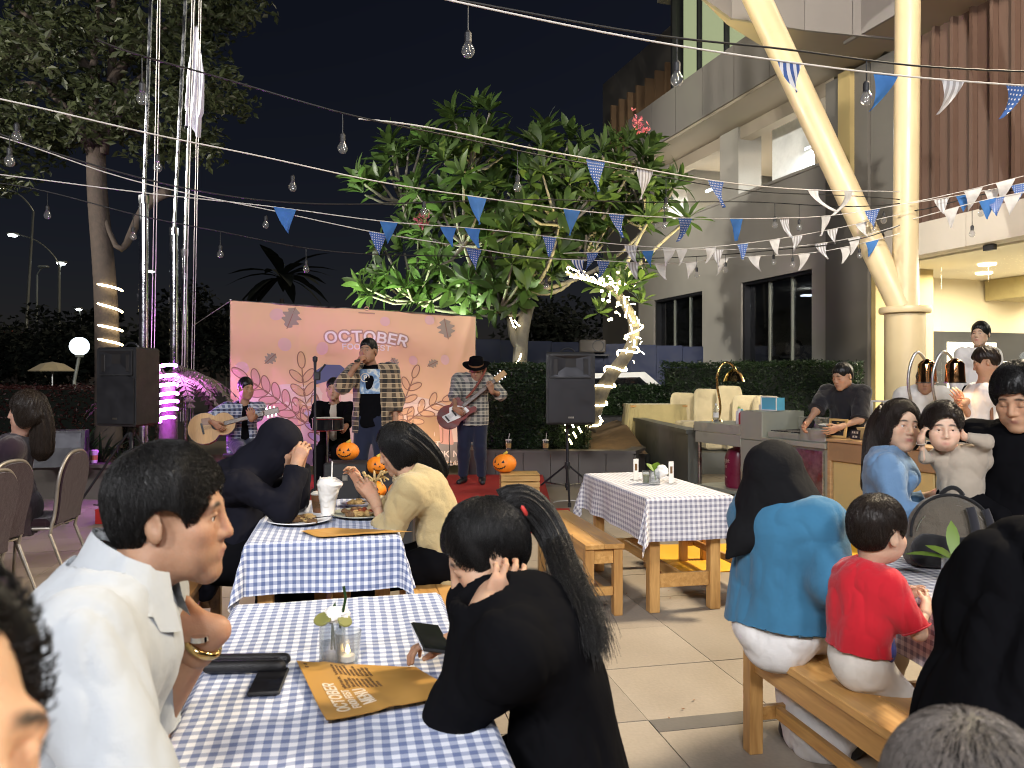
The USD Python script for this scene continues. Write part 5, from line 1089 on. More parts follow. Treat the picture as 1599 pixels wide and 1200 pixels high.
def banner():
    T = thing('banner', 'large peach stage backdrop banner printed with leaves and lettering', 'banner', (bl + br) / 2)
    uu, vv = np.meshgrid(np.linspace(0, BW, 90), np.linspace(0, 2.45, 60), indexing='ij')
    part(T, 'cloth', grid_mesh(ban(uu, vv)), 'banner_cloth', smooth=True, world=True)
    for a in (0, BW): part(T, 'frame_post', tube([bl + BD * a + BN * -.04, bl + BD * a + BN * -.04 + [0, 0, ban(np.array(a), np.array(2.45))[2] + .02]], .02, 8), 'steel', world=True)
    part(T, 'frame_bar', tube([ban(np.array(0.), np.array(2.45)) - BN * .04, ban(np.array(BW), np.array(2.45)) - BN * .04], .018, 8), 'steel', world=True)
    part(T, 'guy_rope', tube([BL, at(300, 510, 12.5)], .006, 5), 'rope_white', world=True)
    P = lambda n, poly, m, off=.004: part(T, n, on_banner(flat(poly), off), m, world=True)
    hill = Polygon([(0.0, .22)] + [(x, .95 + .28 * math.sin(x * 1.1) + .1 * math.sin(x * 2.7)) for x in np.linspace(0, BW - .02, 30)] + [(BW - .02, .22)]); P('printed_hill', hill.buffer(0), 'ban_hill', .003)
    P('footer', sbox(.01, .01, BW - .01, .34), 'ban_footer', .004)
    def px(x, y):                                  # photo pixel -> banner coordinates
        u = (x - 360) / (742 - 360); Yb = 11.1 + .8 * u; yt = 470 + 25 * u; yb = HOR + (CAM_H - BZ0) / Yb * F_PX; return u * BW, 2.45 * (yb - y) / (yb - yt)
    for x, y, w, h, a in ((428, 491, 11, 9, 30), (440, 538, 10, 11, 20), (497, 544, 9, 11, -15), (377, 575, 10, 10, 0), (595, 502, 8, 8, 0), (640, 563, 7, 8, 20), (692, 562, 7, 9, 10), (667, 500, 8, 8, 40)):
        from shapely import affinity; u, v = px(x, y); P('printed_petal', affinity.rotate(affinity.scale(Point(u, v).buffer(1, 12), w * BW / 382, h * BW / 382), a), 'ban_pale', .005)
    def oak(x, y, s, a):
        u, v = px(x, y); t = np.linspace(0, 1, 60); r = .35 * np.sin(np.pi * t) ** .7 * (1 + .28 * np.sin(t * 24)); pts = [(r_, q) for r_, q in zip(r, t - .5)] + [(-r_, q) for r_, q in zip(r[::-1], t[::-1] - .5)]
        g = affinity.translate(affinity.rotate(affinity.scale(Polygon(pts).buffer(0), s, s, origin=(0, 0)), a, origin=(0, 0)), u, v); P('printed_leaf', g, 'ban_leaf', .005); P('printed_vein', affinity.translate(affinity.rotate(LineString([(0, -.55 * s), (0, .5 * s)]).buffer(.006), a, origin=(0, 0)), u, v), 'ban_line', .0075)
    oak(450, 496, .33, -20); oak(694, 513, .32, 10); oak(419, 560, .20, -45); oak(610, 566, .16, 30); oak(672, 568, .17, -60)
    def sprig(pts, n, ln, a0, a1, mt, flip=1):
        q = spline([(*px(*p), 0) for p in pts], n)
        P('printed_stem', LineString(q[:, :2]).buffer(.007), 'ban_line', .007)
        for k in range(n):
            d = np.gradient(q, axis=0)[k]; an = math.degrees(math.atan2(d[1], d[0]))
            for s in ((1, -1) if k < n - 1 else (0,)):
                e = affinity.rotate(affinity.translate(affinity.scale(Point(0, 0).buffer(1, 10), ln / 2, ln / 4.6), ln / 2, 0), an + s * 42, origin=(0, 0)); e = affinity.translate(e, q[k, 0], q[k, 1])
                P('printed_leaf', e, mt, .0055 + .0006 * (k % 3)); P('printed_outline', e.exterior.buffer(.007), 'ban_line', .009)
    sprig([(470, 660), (440, 632), (410, 610), (385, 592)], 7, .26, 0, 0, 'ban_rose'); sprig([(478, 660), (472, 630), (468, 600), (466, 575)], 5, .25, 0, 0, 'ban_tan'); sprig([(607, 665), (620, 640), (632, 610), (640, 590)], 5, .22, 0, 0, 'ban_tan'); sprig([(615, 668), (640, 652), (665, 636), (688, 626)], 5, .23, 0, 0, 'ban_tan'); sprig([(500, 690), (492, 665), (488, 640)], 4, .26, 0, 0, 'ban_lilac')
    u, v = px(513, 600); P('printed_face', Point(u, v - .02).buffer(.19), 'ban_face', .006); P('printed_hair', Polygon([(u - .24, v + .02), (u - .22, v + .18), (u - .1, v + .27), (u + .1, v + .27), (u + .24, v + .15), (u + .24, v + .02), (u + .05, v + .12)]).buffer(.03), 'ban_blue', .008); P('printed_eye', Point(u - .02, v - .02).buffer(.016), 'ban_line', .0085); P('printed_neck', sbox(u - .15, v - .45, u + .12, v - .16), 'ban_face', .0055)
    u, v = px(655, 668); P('printed_hay_bale', sbox(u - .20, v - .22, u + .28, v + .16).buffer(.03), 'ban_tan2', .006); P('printed_outline', sbox(u - .20, v - .22, u + .28, v + .16).buffer(.03).exterior.buffer(.007), 'ban_line', .009); P('printed_swirl', Polygon([(u + .28, v + .14), (u + .42, v - .05), (u + .45, v - .26), (u + .3, v - .24)]).buffer(.03), 'ban_rose', .007)
    def text(s, x, y, h, m, arch=0.0, bold=True, off=.009, outline=None, sp=1.12):
        ms = [meshkit.text_mesh(ch, h, .004, bold) if ch != ' ' else None for ch in s]; w = [(arr(q)[0][:, 0].max() - arr(q)[0][:, 0].min()) * sp + h * .10 if q is not None else h * .5 for q in ms]; tot = sum(w); u0, v0 = px(x, y); c = -tot / 2
        for q, ww in zip(ms, w):
            if q is not None:
                vv_, ff = arr(q); mx = (vv_[:, 0].min() + vv_[:, 0].max()) / 2; t = (c + ww / 2) / (tot / 2 + 1e-9); a = -arch * t
                xx = (vv_[:, 0] - mx) * sp; yy = vv_[:, 1]; X = xx * math.cos(a) - yy * math.sin(a) + u0 + c + ww / 2; Yv = xx * math.sin(a) + yy * math.cos(a) + v0 - abs(t) ** 2 * arch * tot * .12
                part(T, 'letter', on_banner((np.stack([X, Yv, vv_[:, 2]], 1), ff), off), m, world=True)
                if outline:
                    hull = trimesh.Trimesh(np.stack([X, Yv, 0 * X], 1), ff, process=False); pg = unary_union([Polygon(hull.vertices[f_][:, :2]).buffer(0) for f_ in hull.faces]).buffer(.022).simplify(.006); part(T, 'letter_outline', on_banner(flat(pg), off - .003), outline, world=True)
            c += ww
    text('OCTOBER', 566, 534, .165, 'ban_white', .30, outline='ban_line2'); text('FOOD FEST', 566, 546, .085, 'ban_white', .12)
    text('BOOK NOW', 700, 714, .10, 'ban_white', 0, sp=1.0); text('0211485', 702, 727, .075, 'ban_white', 0, sp=1.0)
    u, v = px(566, 488); P('emblem', Point(u, v + .06).buffer(.035).difference(Point(u, v + .06).buffer(.022)), 'ban_line2', .006); P('emblem', sbox(u - .12, v - .02, u + .12, v + .0), 'ban_line2', .006)
plain('banner_cloth', (.78, .50, .285), .75, var=.05, scale=1.2)
for n_, c_ in (('ban_hill', (.78, .60, .48)), ('ban_footer', (.26, .24, .22)), ('ban_pale', (.72, .46, .40)), ('ban_leaf', (.33, .27, .20)), ('ban_line', (.28, .14, .09)), ('ban_line2', (.46, .28, .19)), ('ban_rose', (.66, .36, .29)), ('ban_tan', (.68, .42, .24)), ('ban_tan2', (.47, .30, .16)), ('ban_lilac', (.48, .40, .50)), ('ban_face', (.76, .46, .38)), ('ban_blue', (.10, .12, .22)), ('ban_white', (.80, .74, .68))): plain(n_, c_, .75, var=.04)
banner()
# ================================================================ TABLES, CLOTHS, BENCHES
def table(label, c, L, w, yaw, leg=.07):
    T = thing('table', label, 'table', (c[0], c[1], 0), yaw); p = lambda n, m, t: part(T, n, m, t)
    p('tabletop', bx((0, 0, .727), (w, L, .036), 0, .004), 'pine')
    for sx in (-1, 1):
        for sy in (-1, 1): p('leg', bx((sx * (w / 2 - .07), sy * (L / 2 - .09), .3545), (leg, leg, .709), 0, .004), 'pine_leg')
    for sx in (-1, 1): p('apron', bx((sx * (w / 2 - .07), 0, .66), (.025, L - .18 - leg - .004, .09)), 'pine'); 
    for sy in (-1, 1): p('stretcher', bx((0, sy * (L / 2 - .09), .20), (w - .14 - leg - .004, .03, .09), 0, .003), 'pine')
    p('stretcher', bx((0, 0, .20), (.03, L - .18 - .034, .07), 0, .003), 'pine')
    return T
def tablecloth(label, c, L, w, yaw, drop, mt, seed, flare=.10, z=.751):
    """cloth lying on a table: flat top, hanging sides with soft folds, eared corners"""
    st = .022; nx, ny = int((w + 2 * drop) / st), int((L + 2 * drop) / st); u, v = np.meshgrid(np.linspace(-w / 2 - drop, w / 2 + drop, nx), np.linspace(-L / 2 - drop, L / 2 + drop, ny), indexing='ij')
    du, dv = np.maximum(np.abs(u) - w / 2, 0), np.maximum(np.abs(v) - L / 2, 0); s = np.hypot(du, dv); su, sv = np.sign(u), np.sign(v)
    th = np.arctan2(dv, du); cor = np.sin(2 * th)
    al = v * (du > 0) * (dv == 0) + u * (dv > 0) * (du == 0); wav = noise(np.stack([al * 5.5 + 10 * (su + 2), np.full_like(al, seed), sv + 2], -1), seed)
    out = .006 + s * (flare * .5 + flare * 1.1 * (wav - .4) * (1 - cor) + .42 * cor * (.5 + .5 * np.sin(th * 6 + 1.0)))
    x = np.clip(u, -w / 2, w / 2) + su * np.where(s > 0, np.cos(th) * out, 0); y = np.clip(v, -L / 2, L / 2) + sv * np.where(s > 0, np.sin(th) * out, 0)
    e = np.minimum(s, .02); zz = z - np.where(s > 0, s * (1 - .05 * cor) - .5 * e * 0, 0) + .0015 * (noise(np.stack([u * 18, v * 18, 0 * u], -1), seed) - .5) * (s == 0) + (s == 0) * (.0028 * np.exp(-((u - .07) / .018) ** 2) + .0028 * np.exp(-((v - .12) / .018) ** 2) + .002 * np.exp(-((v + .33) / .018) ** 2)) - .0045 * (1 - np.abs(2 * noise(np.stack([u * 2.6, v * 2.6, 0 * u + 3], -1), seed) - 1)) ** 6 * (s == 0)
    T = thing('tablecloth', label, 'tablecloth', (c[0], c[1], 0), yaw)
    m = grid_mesh(np.stack([x, y, zz], -1)); part(T, 'cloth', m, mt, smooth=True, uv=np.stack([u.ravel() + 10, v.ravel() + 10], 1))
    return T
def bench(label, front, L, w, yaw, mt='pine', h=.46):
    """front: middle of the near end; the bench runs along +y of its own frame"""
    T = thing('bench', label, 'bench', (front[0], front[1], 0), yaw); p = lambda n, m, t: part(T, n, m, t); ml = mt if mt == 'pine_dark' else 'pine_leg'
    for k in range(2): p('seat_plank', bx(((k - .5) * w / 2, L / 2, h - .016), (w / 2 - .002, L, .032), 0, .003), mt)
    for sx in (-1, 1):
        for y in (.045, L - .045): p('leg', bx((sx * (w / 2 - .035), y, (h - .032) / 2), (.058, .058, h - .032 - .001), 0, .003), ml)
        p('apron', bx((sx * (w / 2 - .035), L / 2, h - .085), (.024, L - .152, .085)), mt)
    for y in (.045, L - .045): p('apron', bx((0, y, h - .085), (w - .132, .024, .085)), mt); p('stretcher', bx((0, y, .155), (w - .132, .028, .055), 0, .003), mt)
    p('stretcher', bx((0, L / 2, .155), (.028, L - .122, .05), 0, .003), mt)
    return T
def along(p, a, x=0): return np.array([p[0], p[1], 0]) + AX * a + PX * x
T1c = along((-.592, 2.66), -.65); T2c = along((-.865, 3.565), .66); T3c = along((1.13, 4.95), .63); T4c = along((1.63, 3.30), -.66)
table('bare-legged pine table nearest the camera between the white shirt and the black dress', T1c, 1.26, .66, YAW); tablecloth('blue gingham cloth on the nearest table with the unfolded menu', T1c, 1.28, .68, YAW, .24, 'gingham_blue', 1)
table('pine table of the eating couple in front of the stage', T2c, 1.24, .68, YAW); tablecloth('blue gingham cloth under the plates of the eating couple', T2c, 1.26, .70, YAW, .235, 'gingham_blue', 2, .16)
table('empty pine table right of the loudspeaker', T3c, 1.28, .56, YAW); tablecloth('grey and white gingham cloth on the empty table with a long hanging corner', T3c, 1.30, .58, YAW, .275, 'gingham_grey', 3, .12)
table('pine table at the right under the backpack', T4c, 1.3, .64, YAW); tablecloth('grey and white gingham cloth under the backpack at the right', T4c, 1.32, .66, YAW, .24, 'gingham_grey', 4)
bench('pine bench under the woman in the beige sweater', along((-.30, 3.50), 0), 1.25, .27, YAW); bench('pine bench with shiny top left of the empty table', (.585, 4.86), 1.28, .26, YAW)
bench('pine bench at the right carrying the blue shirt woman and the boy', along((.975, 3.16), -1.65, .09), 1.65, .28, YAW)
bench('dark pine bench at the left of the eating couple\'s table', along((-1.62, 3.45), 0), 1.25, .26, YAW, 'pine_dark'); bench('pine bench under the woman in black at the nearest table', along((.16, 2.2), -1.3), 1.05, .27, YAW); bench('pine bench under the man in the white shirt', along((-.80, 1.62), -1.0), 1.0, .27, YAW, 'pine_dark')
bench('far pine bench on the lit floor behind the empty table', along((1.75, 5.2), 0), 1.25, .26, YAW)
# banquet chairs at the far left
def banquet_chair():
    T = thing('banquet_chair', 'dark banquet chair with bronze frame, nearest the planter', 'chair', (-3.55, 5.75, 0), math.radians(96))
    pts = [(-.20, 0), (-.215, .25), (-.20, .40), (-.11, .49), (0, .505), (.11, .49), (.20, .40), (.215, .25), (.20, 0)]
    s = spline([(x, -.22 - .16 * z, .46 + z) for x, z in pts], 40); part(T, 'back_frame', tube(s, .013, 8), 'chair_frame', smooth=True)
    pg = Polygon([(p[0] * .95, p[2] - .46) for p in s]).buffer(0); R = np.array([[1, 0, 0], [0, -.16, -.987], [0, .987, -.16]]); part(T, 'backrest', xform(extrude(pg, .045), R, (0, -.20, .46)), 'chair_plum')
    part(T, 'seat', bx((0, .02, .455), (.42, .43, .07), 0, .022), 'chair_plum')
    for sx in (-1, 1):
        part(T, 'leg', tube([(sx * .195, .22, .43), (sx * .205, .25, .0)], .012, 8), 'chair_frame'); part(T, 'leg', tube([(sx * .20, -.22, .47), (sx * .195, -.20, .38), (sx * .205, -.34, .0)], .012, 8), 'chair_frame')
    part(T, 'seat_frame', tube([(-.2, .22, .42), (.2, .22, .42), (.2, -.2, .42), (-.2, -.2, .42), (-.2, .22, .42)], .011, 6), 'chair_frame')
    return T
CH = banquet_chair()
copy(CH, (-3.55, 5.05, 0), math.radians(88), 'second dark banquet chair from the planter, overlapping the woman in plum'); copy(CH, (-3.30, 4.5, 0), math.radians(92), 'third dark banquet chair, cut by the left frame edge'); copy(CH, (-3.95, 5.6, 0), math.radians(100), 'banquet chair the woman in plum sits on')
# ================================================================ LOUDSPEAKERS, STAGE GEAR
def loudspeaker(label, c, yaw, w, h, d, zb, mt='black_plastic'):
    T = thing('loudspeaker', label, 'loudspeaker', (*c, zb), yaw)
    prof = [(-w / 2, -d / 2), (w / 2, -d / 2), (w * .36, d / 2), (-w * .36, d / 2)]; cab = trimesh.convex.convex_hull(np.array([(x * k, y * k, z) for x, y in prof for z, k in ((.0, .93), (.02, 1), (h - .02, 1), (h, .93))])); part(T, 'cabinet', cab, mt)
    f = -d / 2
    gr = Polygon([(-w * .44, .05 * h), (w * .44, .05 * h), (w * .44, .60 * h), (w * .30, .62 * h), (-w * .30, .62 * h), (-w * .44, .60 * h)]).buffer(.012); R = np.array([[1, 0, 0], [0, 0, -1], [0, 1, 0]]); part(T, 'grille', xform(extrude(gr, .018), R, (0, f, 0)), 'dark_metal')
    # the horn: a sunken rectangular mouth with sloping sides
    o = [(-.40 * w, .66 * h), (.40 * w, .66 * h), (.40 * w, .95 * h), (-.40 * w, .95 * h)]; i_ = [(-.11 * w, .79 * h), (.11 * w, .79 * h), (.11 * w, .91 * h), (-.11 * w, .91 * h)]
    part(T, 'horn_frame', xform(extrude(Polygon(o).buffer(.015).difference(Polygon(o)), .02), R, (0, f, 0)), mt)
    V = np.array([(x, f - .019, z) for x, z in o] + [(x, f - .002, z) for x, z in i_]); part(T, 'horn', (V, np.array([[0, 1, 5], [0, 5, 4], [1, 2, 6], [1, 6, 5], [2, 3, 7], [2, 7, 6], [3, 0, 4], [3, 4, 7]])), 'dark_metal'); part(T, 'horn_throat', bx((0, f - .0028, .85 * h), (.22 * w, .002, .12 * h)), 'black_paint')
    for sx in (-1, 1): part(T, 'port', bx((sx * .31 * w, f - .012, .80 * h), (.10 * w, .012, .22 * h), 0, .005), 'black_paint')
    part(T, 'badge', bx((0, f - .022, .10 * h), (.12 * w, .006, .022 * h)), 'steel'); part(T, 'carry_handle', tube(spline([(-.09, 0, h), (-.06, 0, h + .035), (.06, 0, h + .035), (.09, 0, h)], 10), .012, 8), 'dark_metal')
    return T
def speaker_stand(label, c, zt, yaw, spread=.55, hub=.42):
    T = thing('speaker_stand', label, 'stand', (*c, 0), yaw); part(T, 'pole', tube([(0, 0, .12), (0, 0, zt)], .019, 12), 'dark_metal', smooth=True); part(T, 'collar', lathe([(0, hub - .04), (.035, hub - .04), (.035, hub + .05), (0, hub + .05)], 14), 'black_plastic'); part(T, 'lower_collar', lathe([(0, .15), (.03, .15), (.03, .21), (0, .21)], 14), 'black_plastic')
    for k in range(3):
        a = k * 2.094 + .5; d = np.array([math.cos(a), math.sin(a), 0]); l = part(T, 'leg', tube([d * .03 + [0, 0, hub], d * spread + [0, 0, .02]], .013, 8), 'dark_metal'); part(l, 'foot', lathe([(0, 0), (.022, 0), (.02, .05), (0, .05)], 8, d * spread), 'black_plastic'); part(T, 'brace', tube([d * .03 + [0, 0, .18], d * spread * .58 + [0, 0, .195]], .009, 6), 'steel')
    part(T, 'knob', tube([(0.02, 0, .9), (.06, 0, .9)], .016, 8), 'black_plastic')
    return T
sp = at(886, 600, 9.6); loudspeaker('black loudspeaker on a tripod in front of the hedge', sp[:2], math.radians(6), .60, .88, .45, .945); speaker_stand('black tripod stand under the loudspeaker by the hedge', sp[:2], .95, 0)
sp2 = at(205, 600, 8.0); loudspeaker('dark loudspeaker lit blue beside the purple glowing plant', sp2[:2], math.radians(-14), .47, .80, .42, 1.02); speaker_stand('tripod stand under the blue-lit loudspeaker at the left', sp2[:2], 1.03, math.radians(150), .68, .95)
mo = at(97, 655, 9.3); MO = thing('stage_monitor', 'black wedge monitor with a pale side lying on the left planter', 'monitor', (mo[0], mo[1], .46), math.radians(20)); part(MO, 'cabinet', trimesh.convex.convex_hull(np.array([(x, y, z) for x in (-.26, .26) for y, z in ((-.2, 0), (.2, 0), (.2, .42), (-.1, .42))])), 'black_plastic'); part(MO, 'side_panel', bx((-.275, .02, .2), (.02, .3, .36)), 'white_paint'); part(MO, 'grille', beam((0, -.165, .05), (0, -.115, .39), .44, .015), 'dark_metal'); part(MO, 'handle', bx((.27, .04, .25), (.015, .06, .16)), 'black_paint')
# crates, cases and paper pumpkins
def crate(label, c, s, yaw, zb, mt='crate_wood'):
    T = thing('crate', label, 'crate', (*c, zb), yaw); w, d, h = s
    for sx in (-1, 1):
        for sy in (-1, 1): part(T, 'corner_post', bx((sx * (w / 2 - .03), sy * (d / 2 - .03), h / 2), (.03, .03, h - .004)), mt)
    n = 5
    for k in range(n):
        z = h * (k + .5) / n
        for sy in (-1, 1): part(T, 'slat', bx((0, sy * (d / 2 - .008), z), (w, .013, h / n - .012), 0, .002), mt)
        for sx in (-1, 1): part(T, 'slat', bx((sx * (w / 2 - .008), 0, z), (.013, d - .036, h / n - .012), 0, .002), mt)
    for k in range(4): part(T, 'top_slat', bx((0, -d / 2 + d * (k + .5) / 4, h + .0065), (w, d / 4 - .012, .013), 0, .002), mt)
    return T
cr = at(811, 790, 8.3); crate('slatted pine crate on the stage corner under a pumpkin', cr[:2], (.41, .32, .33), math.radians(4), .151)
def pumpkin(label, c, r, face, tilt=0.0, sad=True):
    T = thing('pumpkin_lantern', label, 'pumpkin', c, math.atan2(face[0], -face[1]))
    an = np.linspace(0, 2 * np.pi, 49)[:-1]; pr = []
    for t in np.linspace(-np.pi / 2, np.pi / 2, 22): pr.append([(math.cos(t) * r * (1 - .035 * abs(math.cos(a * 6)) ** 6 * 1) * math.cos(a), math.cos(t) * r * (1 - .035 * abs(math.cos(a * 6)) ** 6) * math.sin(a), math.sin(t) * r * .80 - .05 * r * (math.exp(-(math.cos(t) / .25) ** 2)) * (1 if t > 0 else -1)) for a in np.append(an, an[0])])
    part(T, 'shell', grid_mesh(np.array(pr)[:, ::-1]), 'pumpkin', smooth=True)
    def dab(pg, nm):
        v, f = extrude(pg, .004); m = trimesh.Trimesh(v, f, process=False); q = v[:, :2] * r; s = np.sqrt(np.maximum(1 - (q[:, 0] / r) ** 2 - (q[:, 1] / (.8 * r)) ** 2, .02)) * r; part(T, nm, (np.stack([q[:, 0], -(s + v[:, 2] - .0005), q[:, 1]], 1), f), 'black_paint')
    for sx in (-.38, .38): dab(Polygon([(sx - .12, .12), (sx + .12, .12), (sx, .36)]), 'painted_eye')
    dab(Polygon([(-.09, -.06), (.09, -.06), (0, .10)]), 'painted_nose')
    xs = np.linspace(-.55, .55, 12); dab(LineString([(x, -.40 + .75 * x * x + (.05 if i % 2 else -.02)) for i, x in enumerate(xs)]).buffer(.035), 'painted_mouth')
    part(T, 'stalk', tube([(0, 0, r * .72), (.01, 0, r * .84), (.03, 0, r * .95)], [.022, .016, .014], 7), 'pumpkin_stalk')
    return T
pk = at(788, 729, 8.28); pumpkin('paper pumpkin on the pine crate at the stage corner', (pk[0], pk[1], .151 + .33 + .013 + .103), .128, (-.5, -.85))
cases = [(545, 7.55, .695, .42, 'black case under the upper left pumpkin lantern'), (594, 7.45, .572, .36, 'black case under the middle pumpkin lantern'), (605, 6.9, .418, .5, 'low black case under the two half hidden pumpkins')]
for px, Y, h, w, lab in cases:
    c = at(px, 600, Y); T = thing('equipment_case', lab, 'case', (c[0], c[1], 0)); part(T, 'body', bx((0, 0, h / 2), (w, .34, h - .004), 0, .012), 'black_plastic'); part(T, 'lid_band', bx((0, 0, h * .8), (w + .008, .348, .02)), 'dark_metal'); part(T, 'latch', bx((0, -.178, h * .8), (.05, .012, .05)), 'steel'); part(T, 'handle', bx((0, -.178, h * .45), (.14, .014, .03)), 'dark_metal')
for (px, py, Y, r, fc, lab) in ((543, 705, 7.55, .112, (-.15, -1), 'smiling pumpkin lantern highest at the singer\'s feet'), (590, 727, 7.45, .110, (.35, -1), 'pumpkin lantern behind the profile of the long haired woman'), (585, 766, 6.9, .105, (0, -1), 'pumpkin lantern half hidden behind the raised hands'), (622, 766, 6.85, .09, (.1, -1), 'smallest visible pumpkin lantern behind the beige sweater arm')):
    c = at(px, py, Y); pumpkin(lab, c, r, fc)
# purple palm (sago) with a light coil
def sago():
    g = np.random.default_rng(8); Y = 9.9; b = at(262, 690, Y) * (1, 1, 0); T = thing('sago_palm', 'pale feathery palm glowing purple behind the left loudspeaker', 'palm', b); tp = at(262, 598, Y)
    part(T, 'trunk', tube([b, b * .5 + tp * .5, tp], [.12, .11, .09], 10), 'bark', smooth=True, world=True)
    for k in range(34):
        a = k * 2.4 + g.uniform(-.2, .2); e = g.uniform(.25, 1.15)
        if math.sin(a) < (-.80 if math.cos(a) > .35 else -.30): continue
        e = e + .1; L = g.uniform(.75, 1.15); d = np.array([math.cos(a), math.sin(a), 0]); t = np.linspace(0, 1, 18)[:, None]
        p = tp + d * (L * math.cos(e) * t * (1.1 + .3 * t)) + np.array([0, 0, 1]) * (L * math.sin(e) * t - 1.05 * L * t ** 2.2); ms = [tube(p, np.linspace(.009, .003, 18), 4)]; s = np.cross(d, [0, 0, 1])
        V, F = [], []
        for i in range(2, 18):
            for sg in (-1, 1):
                l = .17 * math.sin(np.pi * min(i / 17 * .9 + .1, 1)) + .03; tip = p[i] + s * sg * l * .8 + d * l * .35 - [0, 0, l * .45]; w = (p[min(i + 1, 17)] - p[i]) * .45; n = len(V); V += [p[i] - w, p[i] + w, tip]; F.append([n, n + 1, n + 2])
        ms.append((np.array(V), np.array(F))); part(T, 'frond', cat_(ms), 'leaf_sago', world=True)
    S = thing('light_coil', 'bright purple light tube coiled round the palm trunk', 'light', tp * (1, 1, 0)); 
    for y, w in ((574, 14), (590, 17), (604, 16), (618, 16), (630, 16), (642, 15), (655, 11)):
        c = at(259, y, Y - .3); an = np.linspace(np.pi * .9, np.pi * 2.1, 14); r = w / F_PX * Y; part(S, 'light_tube', tube(np.stack([c[0] + np.cos(an) * r, c[1] + np.sin(an) * .14, c[2] + .03 * np.cos(an + .5)], 1), .022, 7), 'purple_tube', world=True)
sago()
def fern(label, c, n, L, seed, mt='leaf_fern', w=.035, name='plant'):
    g = np.random.default_rng(seed); T = thing(name, label, 'plant', c)
    for k in range(n):
        a = g.uniform(0, 6.28); e = g.uniform(.5, 1.35); l = L * g.uniform(.6, 1.1); d = np.array([math.cos(a) * math.cos(e), math.sin(a) * math.cos(e), math.sin(e)]); v, f = leaf_shape(l, w * g.uniform(.7, 1.3), g.uniform(.2, .7)); part(T, 'leaf', (v @ frame(d).T, f), mt, smooth=True)
for k, (x, y, Yd, n, L) in enumerate([(105, 720, 9.95, 26, .62), (130, 722, 10.05, 26, .6), (158, 724, 10.0, 24, .55), (75, 722, 10.2, 20, .5), (188, 724, 10.1, 20, .5), (215, 720, 10.2, 18, .5), (245, 715, 10.3, 18, .5)]):
    c = at(x, y, Yd); c[2] = .36; fern('strappy green plant, %s from the left in the planter by the chairs' % ('second third fourth first fifth sixth seventh'.split()[k]), c, n, L, 60 + k)
# drink cups on the planter edges
def cup(label, c, mt='white_plastic', straw=True, h=.13, r=.04, name='drink_cup', fill='food_tan'):
    T = thing(name, label, 'cup', c); part(T, 'body', lathe([(0, 0), (r * .72, 0), (r, h), (r * .96, h), (0, h * .97)], 20), mt, smooth=30); part(T, 'lid', lathe([(0, h + .016), (r * .7, h + .016), (r * 1.04, h + .006), (r * 1.04, h)], 20), 'white_plastic'); part(T, 'sleeve', lathe([(r * .80, h * .25), (r * .92, h * .72)], 20, (0, 0, 0)), fill)
    if straw: part(T, 'straw', tube([(0, 0, h * .8), (.012, 0, h + .10)], .0035, 6), 'white_plastic')
for x, Yd, lab in ((794, 11.0, 'iced drink cup on the planter edge nearer the guitarist'), (852, 10.96, 'iced drink cup on the planter edge left of the loudspeaker pole')):
    c = at(x, 705, Yd); c[2] = .487; cup(lab, c, 'plastic_clear', h=.14, r=.045)
c = at(147, 740, 9.72); c[2] = .445; cup('white cup standing on the left planter edge', c, straw=False, h=.15, r=.05, fill='tan_paper')
# mic stand, cajon and small drum
MS = thing('microphone_stand', 'black microphone stand left of the singer', 'stand', (*at(492, 600, 8.0)[:2], .15)); part(MS, 'pole', tube([(0, 0, .02), (0, 0, 1.38)], .012, 8), 'black_plastic'); part(MS, 'clip', bx((.02, 0, 1.38), (.07, .04, .09), 0, .01), 'black_plastic'); part(MS, 'boom', tube([(0, 0, 1.36), (.11, -.02, 1.50)], .010, 8), 'black_plastic'); part(MS, 'microphone', lathe([(0, 0), (.012, 0), (.016, .12), (.026, .14), (.026, .175), (0, .19)], 12, (.0, 0, 1.40)), 'dark_metal')
for k in range(3): a = k * 2.094; part(MS, 'leg', tube([(0, 0, .12), (.28 * math.cos(a), .28 * math.sin(a), .012)], .010, 6), 'black_plastic')
DR = thing('drum', 'black snare drum on a chrome stand before the seated drummer', 'drum', (*at(512, 600, 8.9)[:2], .15)); part(DR, 'shell', lathe([(0, .76), (.17, .76), (.17, .90), (0, .90)], 28), 'black_gloss'); part(DR, 'drum_head', lathe([(0, .905), (.165, .905)], 28), 'paper')
for z in (.765, .895): part(DR, 'hoop', tube([(.176 * math.cos(a), .176 * math.sin(a), z) for a in np.linspace(0, 6.283, 30)], .007, 6), 'chrome')
for k in range(6): a = k * 1.047; part(DR, 'tension_rod', tube([(.176 * math.cos(a), .176 * math.sin(a), .77), (.176 * math.cos(a), .176 * math.sin(a), .89)], .006, 5), 'chrome')
part(DR, 'stand_post', tube([(0, 0, .1), (0, 0, .75)], .014, 8), 'chrome')
for k in range(3): a = k * 2.094 + .3; part(DR, 'stand_leg', tube([(0, 0, .3), (.26 * math.cos(a), .26 * math.sin(a), .012)], .010, 6), 'chrome')
